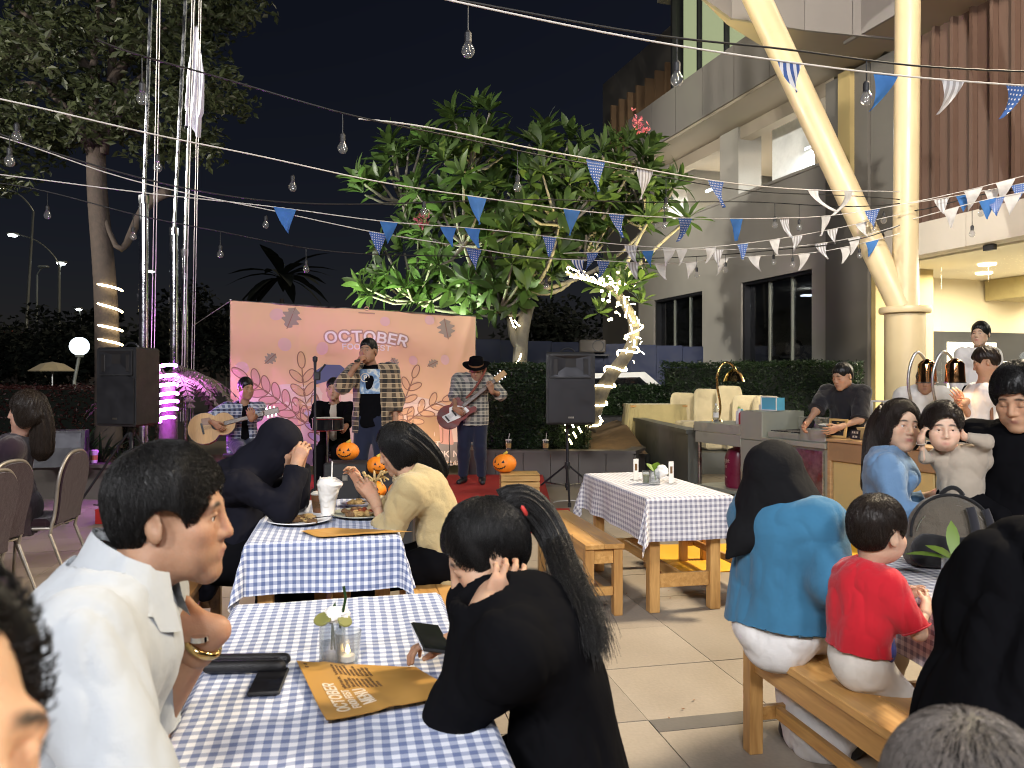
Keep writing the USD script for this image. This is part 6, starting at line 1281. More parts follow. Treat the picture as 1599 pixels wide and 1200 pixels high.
# ================================================================ STRING LIGHTS AND BUNTING
def bulb_mesh(r): return lathe([(0, -r * 1.05), (r * .55, -r * .9), (r * .93, -r * .35), (r, 0), (r * .9, r * .45), (r * .55, r * 1.05), (r * .42, r * 1.45)], 18)
def light_string(label, pts, bulbs, r=.032, cable=.0055, mt='cable_black'):
    """pts: (photo x, photo y, depth) that the cable passes; bulbs: (x, y, glass y) of each hanging bulb"""
    W = [at(*p) for p in pts]; T = thing('string_lights', label, 'string lights', W[len(W) // 2]); P = spline(W, 14 * (len(W) - 1)); part(T, 'cable', tube(P, cable, 6), mt, world=True, smooth=True)
    xs = 799.5 + P[:, 0] / P[:, 1] * F_PX
    for b in bulbs:
        x, gy = b[0], b[1]; k = int(np.argmin(np.abs(xs - x))); top = P[k].copy(); Y = top[1] if len(b) < 3 else b[2]; top = np.array([(x - 799.5) / F_PX * top[1], top[1], top[2]]); z = CAM_H - (gy - HOR) / F_PX * top[1]; c = np.array([top[0], top[1], z])
        B = part(T, 'bulb', xform(bulb_mesh(r), None, c), 'bulb_glass', smooth=True, world=True); part(B, 'socket', lathe([(0, r * 1.3), (r * .52, r * 1.3), (r * .55, r * 2.6), (r * .25, r * 3.0), (0, r * 3.0)], 12, c), 'black_plastic', world=True); part(B, 'filament', tube([c + [-r * .3, 0, r * .1], c + [-r * .12, 0, -r * .25], c + [r * .12, 0, r * .2], c + [r * .3, 0, -r * .1], c + [0, 0, r * 1.3]], .0016, 4), 'steel', world=True)
        if top[2] - z > r * 3: part(T, 'drop_cord', tube([c + [0, 0, r * 2.9], top], .0035, 5), mt, world=True)
    return T
def bunting(label, pts, flags, size=.15, rope=.007):
    """flags: (photo x, kind); kinds: blue, dots, stripes, white"""
    W = [at(*p) for p in pts]; T = thing('bunting', label, 'bunting', W[len(W) // 2]); P = spline(W, 14 * (len(W) - 1)); part(T, 'rope', tube(P, rope, 6), 'rope_white', world=True, smooth=True)
    xs = 799.5 + P[:, 0] / P[:, 1] * F_PX
    for i, fl in enumerate(flags):
        x, kd = fl[:2]; tw = fl[2] if len(fl) > 2 else ((i * 37) % 11 - 5) * .09; k = int(np.argmin(np.abs(xs - x))); k = min(max(k, 1), len(P) - 2); t = unit(P[k + 1] - P[k - 1]); p = np.array([(x - 799.5) / F_PX * P[k, 1], P[k, 1], P[k, 2] - .004])
        n = 9; V = []; uv = []
        h = unit(t * (1, 1, 0)); w = size * (fl[3] if len(fl) > 3 else 1); nn = np.cross(h, [0, 0, 1.0])
        for a in range(n):
            q = a / (n - 1); hw = w * .46 * (1 - q) + .003
            for s in (-1, -.5, 0, .5, 1):
                V.append(p + t * hw * s + np.array([0, 0, -1]) * w * 1.12 * q * (1 - .05 * abs(tw)) + nn * (w * tw * q * q + w * .10 * math.sin(s * 2.2 + i + q * 3) * q) + h * (w * .5 * tw * q * q)); uv.append((.5 + s * .46 * (1 - q), q))
        part(T, 'flag', grid_mesh(np.array(V).reshape(n, 5, 3)), 'bunting_' + kd, smooth=True, world=True, uv=np.array(uv) * w / .15)
def bunt_mats():
    def base(n, l, col):
        n.update({'p': ('principled_bsdf', {'roughness': .85}), 't': ('translucent_bsdf', {}), 'x': ('mix_closure', {'fac': .3}), 'n': ('noise_texture', {'scale': 14.0, 'detail': 2.0}), 'v': ('rgb_ramp', {'ramp': [(.3, (.8, .8, .8)), (.7, (1, 1, 1))]}), 'mm': ('mix_color', {'blend_type': 'multiply', 'fac': 1.0})}); l += [('n.fac', 'v.fac'), ('v.color', 'mm.b'), ('mm.result', 'p.base_color'), ('mm.result', 't.color'), ('p.BSDF', 'x.closure1'), ('t.BSDF', 'x.closure2')]
    for nm, c in (('blue', (.055, .19, .50)), ('white', (.72, .70, .68))):
        n, l = {}, []; base(n, l, c); n['mm'] = ('mix_color', {'blend_type': 'multiply', 'fac': 1.0, 'a': c}); mat('bunting_' + nm, n, l, 'x.closure')
    for nm, c1 in (('stripes', (.06, .12, .34)), ('tanstripes', (.42, .40, .40))):
        n, l = {'tc': ('texture_coordinate', {}), 'sx': ('separate_xyz', {}), 'r': ('rgb_ramp', {'ramp': [(0, (.74, .74, .76)), (.5, c1)], 'interpolate': False})}, [('tc.UV', 'sx.vector')]; a = stripes('s', 'sx', 'x', .25, .5, n, l); base(n, l, None); l += [(a, 'r.fac'), ('r.color', 'mm.a')]; mat('bunting_' + nm, n, l, 'x.closure')
    n, l = {'tc': ('texture_coordinate', {}), 'v1': ('voronoi_texture', {'scale': 7.0, 'randomness': 0.0, 'dimensions': '2D'}), 'lt': ('math', {'math_type': 'less_than', 'value2': .22}), 'r': ('rgb_ramp', {'ramp': [(0, (.06, .14, .40)), (.5, (.75, .76, .8))], 'interpolate': False})}, [('tc.UV', 'v1.vector'), ('v1.distance', 'lt.value1'), ('lt.value', 'r.fac'), ('r.color', 'mm.a')]; base(n, l, None); mat('bunting_dots', n, l, 'x.closure')
bunt_mats()
CJ = 10.0    # the strings gather at the forked column
bunting('bunting on the white rope crossing the top right, biggest flags', [(600, -22, 3.7), (800, 22, 3.8), (1060, 72, 3.95), (1215, 95, 4.1), (1400, 118, 4.25), (1599, 134, 4.4), (1700, 140, 4.5)], [(1233, 'stripes', .25), (1383, 'blue', -.5, 1.05), (1488, 'tanstripes', -.5), (1588, 'dots', -.5)], .150, .0048)
light_string('black cable of bulbs crossing the top of the frame', [(640, -12, 3.75), (800, 16, 3.82), (1060, 60, 4.0), (1215, 76, 4.15), (1400, 100, 4.3), (1599, 112, 4.45), (1700, 116, 4.5)], [(731, 80), (1057, 125), (1353, 155)], .033)
light_string('cable of bulbs running from the first flagpole over the sky to the column', [(150, 62, 4.4), (230, 90, 4.6), (310, 112, 4.8), (400, 138, 5.0), (540, 178, 5.2), (700, 212, 5.7), (830, 240, 6.2), (1000, 270, 7), (1150, 296, 8), (1300, 305, 9.2), (1405, 312, 9.8)], [(222, 155), (535, 232), (808, 293), (1040, 325)], .034)
bunting('bunting on the thick pale rope sagging in front of the tree top', [(0, 155, 4.6), (230, 208, 5.0), (400, 243, 5.4), (600, 285, 6.0), (800, 216 + 2, 6.0)][:0] + [(560, 186, 5.3), (700, 205, 5.5), (830, 232, 5.9), (930, 250, 6.3), (1010, 265, 6.7), (1118, 283, 7.2), (1250, 296, 8.0), (1405, 300, 9.8)], [(930, 'dots', .1), (1007, 'tanstripes', -.15), (1118, 'dots', .3), (1270, 'white', .9), (1325, 'white', -.6)], .23, .0058)
bunting('bunting on the long rope from the upper left through the tree', [(-60, 143, 4.5), (0, 155, 4.6), (230, 208, 5.0), (400, 243, 5.4), (560, 278, 5.9), (745, 308, 6.6), (893, 328, 7.2), (1075, 341, 8.0), (1220, 341, 8.8), (1360, 328, 9.7), (1500, 300, 9.4), (1599, 275, 9.0), (1680, 255, 8.8)], [(745, 'blue', .1), (893, 'blue'), (963, 'dots'), (1070, 'dots'), (1150, 'blue'), (1225, 'tanstripes'), (1290, 'white'), (1362, 'dots'), (1520, 'white', -.7), (1570, 'white', -.7)], .21, .0052)
light_string('cable with small bulbs hanging close to the column', [(-40, 195, 5.2), (160, 262, 5.6), (400, 312, 6.2), (620, 318, 6.8), (830, 312, 7.4), (1000, 316, 8.2), (1180, 316, 8.9), (1290, 322, 9.4), (1405, 318, 9.8)], [(26, 215), (15, 253), (246, 262), (457, 293), (1038, 353), (1210, 352), (1248, 356), (662, 332)], .034, .006)
bunting('bunting on the rope with the lone blue flag over the banner', [(-60, 266, 6.2), (0, 273, 6.3), (230, 302, 6.7), (440, 325, 7.2), (600, 346, 7.6), (740, 357, 8.0), (900, 375, 8.6), (1075, 389, 9.2), (1200, 388, 9.6), (1330, 372, 9.85), (1405, 352, 9.8)], [(445, 'blue', .2, 1.15), (607, 'blue'), (700, 'blue'), (738, 'blue', .4), (858, 'dots'), (985, 'tanstripes'), (1045, 'white'), (1120, 'tanstripes'), (1282, 'tanstripes'), (1335, 'white', -.3)], .19, .0050)
bunting('lowest bunting rope dipping in front of the dark windows', [(-60, 200, 6.0), (0, 214, 6.1), (160, 268, 6.5), (400, 324, 7.1), (590, 364, 7.7), (740, 388, 8.2), (830, 402, 8.6), (950, 408, 9.0), (1040, 412, 9.3), (1150, 402, 9.6), (1260, 396, 9.8), (1330, 384, 9.9), (1405, 365, 9.8)], [(590, 'dots', .1, 1.1), (740, 'dots', .1, 1.1), (902, 'stripes', .6), (942, 'dots'), (988, 'tanstripes', .3), (1032, 'white'), (1080, 'white'), (1128, 'white', -.4), (1178, 'white'), (1256, 'white', -.4), (1322, 'white', -.3), (1362, 'blue', -.3)], .18, .0050)
light_string('lowest cable of small bulbs in front of the concrete wall', [(-40, 284, 7.0), (75, 300, 7.1), (210, 335, 7.3), (345, 362, 7.6), (480, 388, 7.9), (690, 400, 8.4), (855, 404, 8.8), (1005, 404, 9.2), (1130, 398, 9.5), (1240, 388, 9.7), (1340, 374, 9.85), (1405, 352, 9.8)], [(74, 337), (208, 370), (344, 398), (478, 421), (415, 352), (853, 448), (587, 394), (1005, 416), (1088, 430), (1133, 422), (1208, 410), (1238, 414), (1342, 400)], .032, .006)
light_string('cable and bulbs to the right of the forked column over the shop front', [(1420, 330, 9.9), (1480, 318, 9.6), (1530, 305, 9.4), (1599, 296, 9.2), (1680, 288, 9.0)], [(1518, 366), (1532, 334), (1380, 345), (1365, 360)], .036, .007)
bunting('short bunting right of the column above the shop fascia', [(1415, 345, 9.9), (1490, 325, 9.5), (1560, 308, 9.1), (1640, 296, 8.8)], [(1485, 'white', -.3), (1542, 'blue', -.2), (1555, 'dots'), (1580, 'white')], .20, .006)
bunting('faint bunting row between the lit tree and the column, above the dark windows', [(880, 396, 8.4), (1000, 392, 8.9), (1130, 384, 9.3), (1280, 362, 9.7), (1405, 335, 9.85)], [(925, 'dots'), (1012, 'blue', .2), (1065, 'white', -.2), (1110, 'white'), (1160, 'dots'), (1210, 'white', .2), (1245, 'tanstripes'), (1300, 'tanstripes', .2), (1345, 'white')], .17, .0045)
bunting('upper bunting row right of the column over the ribbed cladding', [(1420, 318, 9.8), (1500, 305, 9.5), (1600, 286, 9.1), (1680, 270, 8.9)], [(1470, 'tanstripes', .3), (1505, 'blue'), (1550, 'white', -.4), (1592, 'dots', -.2)], .18, .0045)
# ================================================================ COOKING STATION
CP, CD = np.array([2.27, 9.6, 0]), np.array([.394, -.919, 0]); CN = np.array([.919, .394, 0]); CY = math.atan2(CD[1], CD[0])
def cpt(t, n=0.0, z=0.0): return CP + CD * t + CN * n + np.array([0, 0, z])
def cbox(t0, t1, n0, n1, z0, z1, bev=.004): return bx(cpt((t0 + t1) / 2, (n0 + n1) / 2, (z0 + z1) / 2), (t1 - t0, n1 - n0, z1 - z0), CY, bev)
obj('floor_mat', prism([(1.15, 5.95), (3.0, 6.15), (3.3, 7.1), (1.05, 6.95)], .001, .008), 'mat_yellow', 'bright yellow patch on the floor behind the empty table', 'mat') if 'mat_yellow' in M else None  # flat yellow polygon laid just above the paving
K = thing('serving_cart', 'open steel cart with the red gas cylinder on its lower shelf', 'cart', cpt(.4, .3)); w = lambda n, m, t, p=None: part(p or K, n, m, t, world=True)
w('top', cbox(-.02, .84, 0, .6, .86, .97), 'steel_panel'); w('apron', cbox(0, .84, .005, .03, .72, .855), 'steel_panel'); w('lower_shelf', cbox(0, .84, .02, .58, .16, .20), 'steel_panel')
for t in (.02, .80):
    for n in (.03, .56): w('leg', cbox(t, t + .035, n, n + .035, .09, .86), 'steel'); w('castor', xform(trimesh.creation.cylinder(.045, .03), frame(CD), cpt(t + .02, n + .02, .046)), 'black_plastic')
w('bracket', cbox(-.06, -.02, .02, .08, .84, .93), 'black_plastic')
gc = cpt(.46, .30); T = thing('gas_cylinder', 'dark red gas cylinder standing inside the steel cart', 'gas cylinder', gc + [0, 0, .2]); part(T, 'body', lathe([(0, .0), (.15, .0), (.165, .03), (.165, .36), (.13, .45), (.05, .485), (0, .49)], 28), 'gas_red', smooth=40); part(T, 'valve', lathe([(0, .48), (.025, .48), (.02, .52), (.03, .52), (.03, .545), (0, .55)], 12), 'brass'); part(T, 'collar_ring', tube([(.09 * math.cos(a), .09 * math.sin(a), .515) for a in np.linspace(0, 5.2, 18)], .008, 6), 'gas_red')
R_ = np.array([[CD[0], 0, -CN[0]], [CD[1], 0, -CN[1]], [0, 1, 0]])
for k, (s, h, z) in enumerate((('bright', .045, .30), ('gas', .035, .24), ('5.5 kg', .022, .12))):
    v, f = arr(meshkit.text_mesh(s, h, .001, True)); v = v - [v[:, 0].mean(), 0, 0]; a = v[:, 0] / .166 - .35; part(T, 'lettering', (np.stack([np.zeros(len(v))] * 3, 1) + CD * (np.sin(a) * .1665)[:, None] - CN * (np.cos(a) * .1665)[:, None] + [0, 0, z] + np.array([[0, 0, 1.0]]) * v[:, 1:2], f), 'print_white')
K = thing('steel_cabinet', 'tall plain stainless cabinet between the cart and the grill', 'cabinet', cpt(1.03, .3)); w('side_panel', cbox(.845, 1.205, 0, .6, .82, 1.14), 'steel_panel'); w('lower_panel', cbox(.847, 1.203, .004, .6, .45, .815), 'steel_panel')
for t in (.86, 1.16): w('leg', cbox(t, t + .03, .02, .05, .0, .45), 'steel')
K = thing('grill_station', 'stainless grill counter with dark panel reflecting purple light', 'counter', cpt(1.66, .35)); w('body', cbox(1.21, 2.12, .03, .65, .10, .80), 'steel_panel'); w('front_panel', cbox(1.25, 2.08, 0, .028, .14, .78), 'steel'); w('rim', cbox(1.21, 2.12, -.01, .66, .805, .86), 'steel_panel')
for t in (1.24, 2.07): w('leg', cbox(t, t + .04, .03, .07, 0, .10), 'steel')
w('grill_trough', cbox(1.25, 1.72, .04, .5, .861, .93), 'steel_panel')
for k in range(9): w('grill_bar', cbox(1.27 + k * .05, 1.285 + k * .05, .06, .48, .931, .942), 'dark_metal')
w('tray', cbox(1.74, 2.08, .03, .30, .861, .985), 'steel_panel'); w('plate_rack', cbox(1.30, 1.62, .42, .62, .945, 1.08), 'steel')
w('burner_ring', xform(lathe([(.03, 0), (.07, 0), (.07, .015), (.03, .015)], 18), np.stack([CD, [0, 0, 1], -CN], 1), cpt(1.46, .415, 1.01)), 'black_paint')
T = thing('platter', 'white rounded platter on the grill under the cook\'s hand', 'platter', cpt(1.86, .42, .99)); part(T, 'dish', lathe([(0, 0), (.14, 0), (.19, .03), (.185, .035), (.13, .012), (0, .01)], 26), 'ceramic', smooth=40); part(T, 'food', lathe([(0, .045), (.08, .035), (.12, .014)], 12), 'bread', smooth=True)
K = thing('serving_counter', 'wood topped counter with pale front panel before the heat lamps', 'counter', cpt(2.9, .35)); w('countertop', cbox(2.15, 3.9, -.03, .66, .885, .915), 'counter_wood'); w('fascia_board', cbox(2.16, 3.9, -.012, .02, .70, .88), 'slat_wood'); w('carcass', cbox(2.18, 3.9, .04, .62, .10, .88), 'pier_dark'); w('end_post', cbox(2.145, 2.19, -.01, .05, 0, .88), 'counter_wood')
for k in range(3): w('front_panel', cbox(2.20 + k * .56, 2.745 + k * .56, .012, .036, .08, .695), 'cream_wall')
for t in (2.22, 3.8): w('leg', cbox(t, t + .05, .05, .1, 0, .1), 'counter_wood')
# lamps of the station
T = thing('heat_lamp', 'brass arched lamp with a dome shade standing at the cart\'s left end', 'lamp', cpt(.05, .3, .97)); b = cpt(.05, .3, .97); d = at(1129, 600, 9.3) - at(1103, 600, 9.3); pth = [b, b + [0, 0, .45], b + np.array([0, 0, .66]) + d * .15, b + np.array([0, 0, .74]) + d * .55, b + np.array([0, 0, .70]) + d * .95, b + np.array([0, 0, .62]) + d * 1.05]
part(T, 'base', lathe([(0, 0), (.07, 0), (.06, .02), (0, .025)], 20), 'brass'); part(T, 'arm', tube(spline(pth, 40), .014, 10), 'brass', smooth=True, world=True); sh = pth[-1]; part(T, 'shade', lathe([(.02, .03), (.05, .02), (.10, -.03), (.135, -.12), (.13, -.12), (.09, -.03), (.0, .0)], 28, sh), 'brass', smooth=40, world=True); part(T, 'finial', lathe([(0, .07), (.018, .06), (.03, .03), (.0, .02)], 12, sh), 'brass', world=True)
def warm_lamp(label, t, n, px, top, drop, first):
    b = cpt(t, n, .915); T = thing('heat_lamp', label, 'lamp', b); d = np.array([1.0, 0, 0]) * px; pth = [b, b + [0, 0, top * .6], b + [0, 0, top * .86] + d * .10, b + [0, 0, top] + d * .5, b + [0, 0, top * .9] + d * .92, b + [0, 0, drop] + d]
    part(T, 'base', lathe([(0, 0), (.08, 0), (.07, .02), (0, .025)], 20), 'chrome'); part(T, 'arm', tube(spline(pth, 40), .013, 10), 'steel', smooth=True, world=True); s = pth[-1]; part(T, 'shade', lathe([(.015, .05), (.05, .03), (.075, 0), (.085, -.17), (.08, -.17), (.07, -.01), (0, .02)], 26, s), 'copper', smooth=40, world=True); part(T, 'rim', lathe([(.078, -.172), (.092, -.172), (.092, -.162), (.078, -.162)], 26, s), 'chrome', world=True); part(T, 'bulb', xform(trimesh.creation.icosphere(2, .04), None, s - [0, 0, .10]), 'heat_lamp', world=True); return s
s1 = warm_lamp('left one of the two copper heat lamps on the wooden counter', 2.80, .32, .17, .83, .72, True); s2 = warm_lamp('right copper heat lamp on the counter, arched over the chef\'s face', 3.02, .36, .20, .83, .72, False)
spot('heat_lamp_light_001', s1 - [0, 0, .12], (0, .2, -1), .05, 2, (1.0, .74, .42), 75); spot('heat_lamp_light_002', s2 - [0, 0, .12], (0, .2, -1), .05, 1.6, (1.0, .74, .42), 75)
# things on the counters
def bottle(label, c, r, h, body, cap, lab=None, liquid=None):
    T = thing('bottle', label, 'bottle', c); part(T, 'body', lathe([(0, 0), (r, 0), (r, h * .62), (r * .85, h * .72), (r * .35, h * .86), (r * .35, h * .93)], 18), body, smooth=40); part(T, 'cap', lathe([(0, h), (r * .38, h), (r * .42, h * .92), (r * .42, h * .90)], 12), cap)
    if lab: part(T, 'label_band', lathe([(r * 1.02, h * .26), (r * 1.02, h * .52)], 18), lab)
    return T
bottle('clear water bottle on the steel cart', cpt(.22, .15, .97), .035, .23, 'plastic_clear', 'white_plastic', 'paper'); bottle('white sauce bottle with green cap on the cart', cpt(.56, .22, .97), .038, .20, 'white_plastic', 'green_plastic'); bottle('red sauce bottle with cyan cap on the cart', cpt(.68, .16, .97), .036, .18, 'red_plastic', 'cyan_plastic'); bottle('short red sauce bottle beside the taller ones on the cart', cpt(.76, .2, .97), .03, .12, 'red_plastic', 'white_plastic')
T = thing('tissue_box', 'sky blue box in a white holder on top of the steel cabinet', 'box', cpt(1.10, .25, 1.145), CY); part(T, 'card', bx((0, 0, .075), (.23, .12, .14)), 'blue_card')
for z in (.005, .153): part(T, 'holder_rail', bx((0, -.064, z), (.25, .008, .012)), 'white_plastic')
for x in (-.121, .121): part(T, 'holder_post', bx((x, -.064, .08), (.012, .008, .15)), 'white_plastic')
part(T, 'napkins', bx((-.16, .02, .03), (.08, .1, .06)), 'paper')
T = thing('display_case', 'small glass food case with white contents behind the grill', 'case', cpt(1.95, 1.15, .0), CY); part(T, 'table_stand', bx((0, 0, .5), (.7, .4, .98)), 'steel_panel'); part(T, 'frame', cat_([bx((x, y, 1.13), (.02, .02, .28)) for x in (-.2, .2) for y in (-.12, .12)] + [bx((0, y, 1.26), (.38, .02, .02)) for y in (-.12, .12)]), 'white_plastic'); part(T, 'pane', bx((0, -.12, 1.13), (.38, .004, .24)), 'shop_glass'); part(T, 'contents', bx((.06, 0, 1.07), (.2, .14, .15)), 'paper')
def sign(label, c, yaw, w, h, lines, tilt=.25, frame_m='crate_wood'):
    T = thing('counter_sign', label, 'sign', c, yaw); Rt = np.array([[1, 0, 0], [0, math.sin(tilt), -math.cos(tilt)], [0, math.cos(tilt), math.sin(tilt)]]); f = .022
    part(T, 'board', xform(bx((0, h / 2, 0), (w - f, h - f, .008)), Rt), 'black_paint')
    if frame_m:
        for m in (bx((0, f / 2, .006), (w, f, .02)), bx((0, h - f / 2, .006), (w, f, .02)), bx((-w / 2 + f / 2, h / 2, .006), (f, h - 2 * f, .02)), bx((w / 2 - f / 2, h / 2, .006), (f, h - 2 * f, .02))): part(T, 'frame', xform(m, Rt), frame_m)
        part(T, 'easel_leg', beam((0, .02, h * .8), (0, .13, 0), .02, .012), frame_m)
    for s, hh, y in lines: v, ff = arr(meshkit.text_mesh(s, hh, .002, True)); v = v - [v[:, 0].mean(), 0, 0] + [0, y, .005]; part(T, 'lettering', xform((v, ff), Rt), 'print_white')
sign('chalkboard sign in a pale wooden frame on the counter corner', cpt(2.16, .10, .916), CY + .25, .19, .19, (('a burger', .020, .105), ('50 k', .022, .065)))
sign('small dark price sign reading FRIES on the counter edge', cpt(2.46, .02, .916), CY, .13, .11, (('F R I E', .018, .065), ('S 30', .018, .025)), .1, None)
T = thing('bread_basket', 'pale wooden tray heaped with white rolls on the counter', 'basket', cpt(2.52, .25, .916), CY); part(T, 'tray', (lambda q: (q[0] * np.where(q[0][:, 2:3] > .05, (1.25, 1.2, 1), (1, 1, 1)), q[1]))(cat_([bx((0, -.09, .06), (.24, .012, .11)), bx((0, .09, .06), (.24, .012, .11)), bx((-.12, 0, .06), (.012, .18, .11)), bx((.12, 0, .06), (.012, .18, .11)), bx((0, 0, .01), (.24, .18, .012))])), 'basket')
for k, (x, y, z) in enumerate([(-.07, -.04, .13), (.0, -.05, .14), (.07, -.04, .13), (-.04, .04, .14), (.05, .05, .14), (0, 0, .18)]): part(T, 'roll', lathe([(0, .035), (.03, .025), (.045, 0), (.03, -.025), (0, -.03)], 12, (x, y, z)), 'bread', smooth=True)
T = thing('serving_tray', 'white paper lined tray on the counter near the basket', 'tray', cpt(2.3, .35, .916), CY); part(T, 'base', bx((0, 0, .01), (.2, .16, .018), 0, .004), 'white_plastic'); part(T, 'paper_sheet', bx((0, 0, .022), (.18, .14, .004)), 'paper')
T = thing('tongs', 'steel tongs lying across the counter', 'tongs', cpt(2.34, .18, .935), CY); part(T, 'arm', beam((-.1, 0, 0), (.12, .03, .02), .02, .006), 'chrome'); part(T, 'arm', beam((-.1, 0, .0), (.12, -.02, .02), .02, .006), 'chrome')
# covered chairs, draped table on the terrace; blue hoarding, parked car
def covered_chair(lab, px, Y, top, yaw, wd=.46):
    c = at(px, 600, Y); T = thing('covered_chair', lab, 'chair', (c[0], c[1], .34), yaw); h = at(px, top, Y)[2] - .34
    part(T, 'back_cover', wrinkle(soft([cone((-wd / 2 + .06, .2, .2 + q * (h - .28)), (wd / 2 - .06, .2, .2 + q * (h - .28)), .06, k=.10, n=(0, 1, 0), s=1.7) for q in np.linspace(0, 1, 9)], .022), .010, 5, 3), 'cream_cover', smooth=True); part(T, 'seat_cover', bx((0, -.04, .24), (wd, .46, .44), 0, .03), 'cream_cover')
for a in ((1075, 13.0, 612, .2, .42, 'cream covered chair next to the gold draped table'), (1112, 12.75, 606, .15, .42, 'cream covered chair, second from the draped table'), (1146, 12.5, 601, .1, .40, 'tallest looking cream covered chair, third in the row'), (1178, 12.3, 616, .1, .5, 'lower cream covered chair, fourth in the row'), (1205, 12.1, 617, .1, .4, 'cream covered chair half hidden by the blue box')): covered_chair(a[5], a[0], a[1], a[2], a[3], a[4])
c = at(1022, 600, 13.3); T = thing('draped_table', 'long table under a gold cloth left of the covered chairs', 'table', (c[0], c[1], .34), .12); part(T, 'tabletop', bx((0, 0, .70), (.98, .55, .03)), 'pine')
cl = thing('tablecloth', 'plain gold cloth hanging to the floor by the covered chairs', 'tablecloth', (c[0], c[1], .34), .12); u, v = np.meshgrid(np.linspace(0, 2 * np.pi, 120), np.linspace(0, 1, 16), indexing='ij'); sq = lambda a: np.clip(np.sign(np.cos(a)) * np.abs(np.cos(a)) ** .35, -1, 1); rr = 1 + .10 * v * (1 + .6 * np.sin(u * 19)); part(cl, 'cloth', cat_([grid_mesh(np.stack([sq(u) * .5 * rr, sq(u - np.pi / 2) * .29 * rr, .728 - v * .70], -1)), bx((0, 0, .7275), (.98, .55, .004))]), 'gold_tablecloth', smooth=40)
T = thing('hoarding', 'dark blue hoarding behind the hedge and the bent tree', 'fence', (1.2, 18.5, 0))
for k in range(9): part(T, 'panel', beam((-.9 + k * .62, 18.6 - k * .02, 1.25), (-.9 + k * .62 + .615, 18.6 - k * .02, 1.25), .06, 2.4 - k * .045), 'hoarding_blue', world=True)
T = thing('parked_car', 'white parked car seen through the gap beside the bent tree', 'car', (2.9, 17.2, 0)); body = [(-2.1, .35), (-2.1, .75), (-1.6, .95), (-1.1, 1.55), (.6, 1.6), (1.3, 1.0), (2.0, .85), (2.1, .4)]; Rc = np.array([[1, 0, 0], [0, 0, -1], [0, 1, 0]])
part(T, 'body', xform(extrude(Polygon(body).buffer(.05), 1.6), Rc, (2.2, 18.0, 0)), 'white_paint', world=True); part(T, 'window', xform(extrude(Polygon([(-1.35, 1.0), (-1.0, 1.5), (.5, 1.54), (1.05, 1.02)]), .02), Rc, (2.2, 16.36, 0)), 'dark_glass', world=True)
for x in (-1.3, 1.3): wq = part(T, 'wheel', xform(trimesh.creation.cylinder(.32, .2), Rc, (2.2 + x, 16.4, .33)), 'black_plastic', world=True); part(wq, 'rim', xform(trimesh.creation.cylinder(.2, .02), Rc, (2.2 + x, 16.29, .33)), 'steel', world=True)
T = thing('air_conditioner', 'grey outdoor air conditioner unit on the wall above the blue hoarding', 'air conditioner', at(925, 541, 18.3)); part(T, 'casing', bx((0, 0, 0), (.6, .3, .30), 0, .02), 'planter_stone'); part(T, 'fan_grille', xform(lathe([(.12, 0), (.14, 0), (.14, .01), (.12, .01)], 20), Rc, (.12, -.155, 0)), 'dark_metal'); part(T, 'bracket', bx((0, .1, -.21), (.8, .3, .04)), 'dark_metal')
# ================================================================ ON THE TABLES
def tb(px, py, z=.752): Y = (CAM_H - z) * F_PX / (py - HOR); return np.array([(px - 799.5) / F_PX * Y, Y, z])
def sheet(name, label, q, mt, curl=.0, seed=0, cat='menu', th=.0012):
    """a printed sheet: corners q = foot left, foot right, head right, head left (as its reader sees it)"""
    q = [np.asarray(a, float) for a in q]; n = 22; P = np.zeros((n, n, 3))
    T = thing(name, label, cat, (q[0] + q[2]) / 2)
    def S(u, v):
        u, v = np.asarray(u, float)[..., None], np.asarray(v, float)[..., None]; p = (q[0] * (1 - u) + q[1] * u) * (1 - v) + (q[3] * (1 - u) + q[2] * u) * v
        return p + np.array([0, 0, 1.0]) * (.003 + curl * (.6 * (1 - u) ** 3 + .25 * np.exp(-((v - .55 - .2 * u) / .06) ** 2) + .5 * v ** 6) + .003 * np.sin(u * 5 + v * 4))
    uu, vv = np.meshgrid(np.linspace(0, 1, n), np.linspace(0, 1, n), indexing='ij'); a = S(uu, vv); m = cat_([grid_mesh(a), (lambda g: (g[0] - [0, 0, th], g[1][:, ::-1]))(grid_mesh(a))]); part(T, 'sheet', m, mt, smooth=True, world=True)
    return T, S
MN, S = sheet('menu', 'large tan menu sheet lying open before the woman in black', (tb(722, 1092), tb(650, 1042), tb(463, 1039), tb(510, 1138)), 'tan_paper', .016)
def on_sheet(T, S, s, u0, v0, h, mt, wu, wv, bold=True):
    v, f = arr(meshkit.text_mesh(s, h, .0008, bold)); part(T, 'lettering', (S(u0 + v[:, 0] / wu, v0 + v[:, 1] / wv) + np.stack([0 * v[:, 0], 0 * v[:, 0], v[:, 2] + .0006], 1), f), mt, world=True)
on_sheet(MN, S, 'OCTOBER', .10, .80, .030, 'print_white', .40, .33); on_sheet(MN, S, 'FOOD FEST', .13, .72, .018, 'print_white', .40, .33); on_sheet(MN, S, 'MENU', .16, .60, .030, 'print_white', .40, .33)
for k in range(9):
    for c in range(2): on_sheet(MN, S, ('grilled corn ribs', 'beef burger', 'fish and chips', 'chicken wings', 'iced lemon tea', 'pumpkin soup', 'apple crumble', 'mushroom toast', 'cold brew')[(k + 4 * c) % 9], .50 + c * .24 - .0, .72 - k * .035, .008, 'print_dark', .40, .33, False)
on_sheet(MN, S, '* *', .86, .90, .018, 'print_dark', .40, .33)
sheet('menu', 'tan menu corner hanging over the edge of the eating couple\'s table', (tb(645, 833), tb(520, 824), tb(468, 832), tb(500, 842)), 'tan_paper', .008)
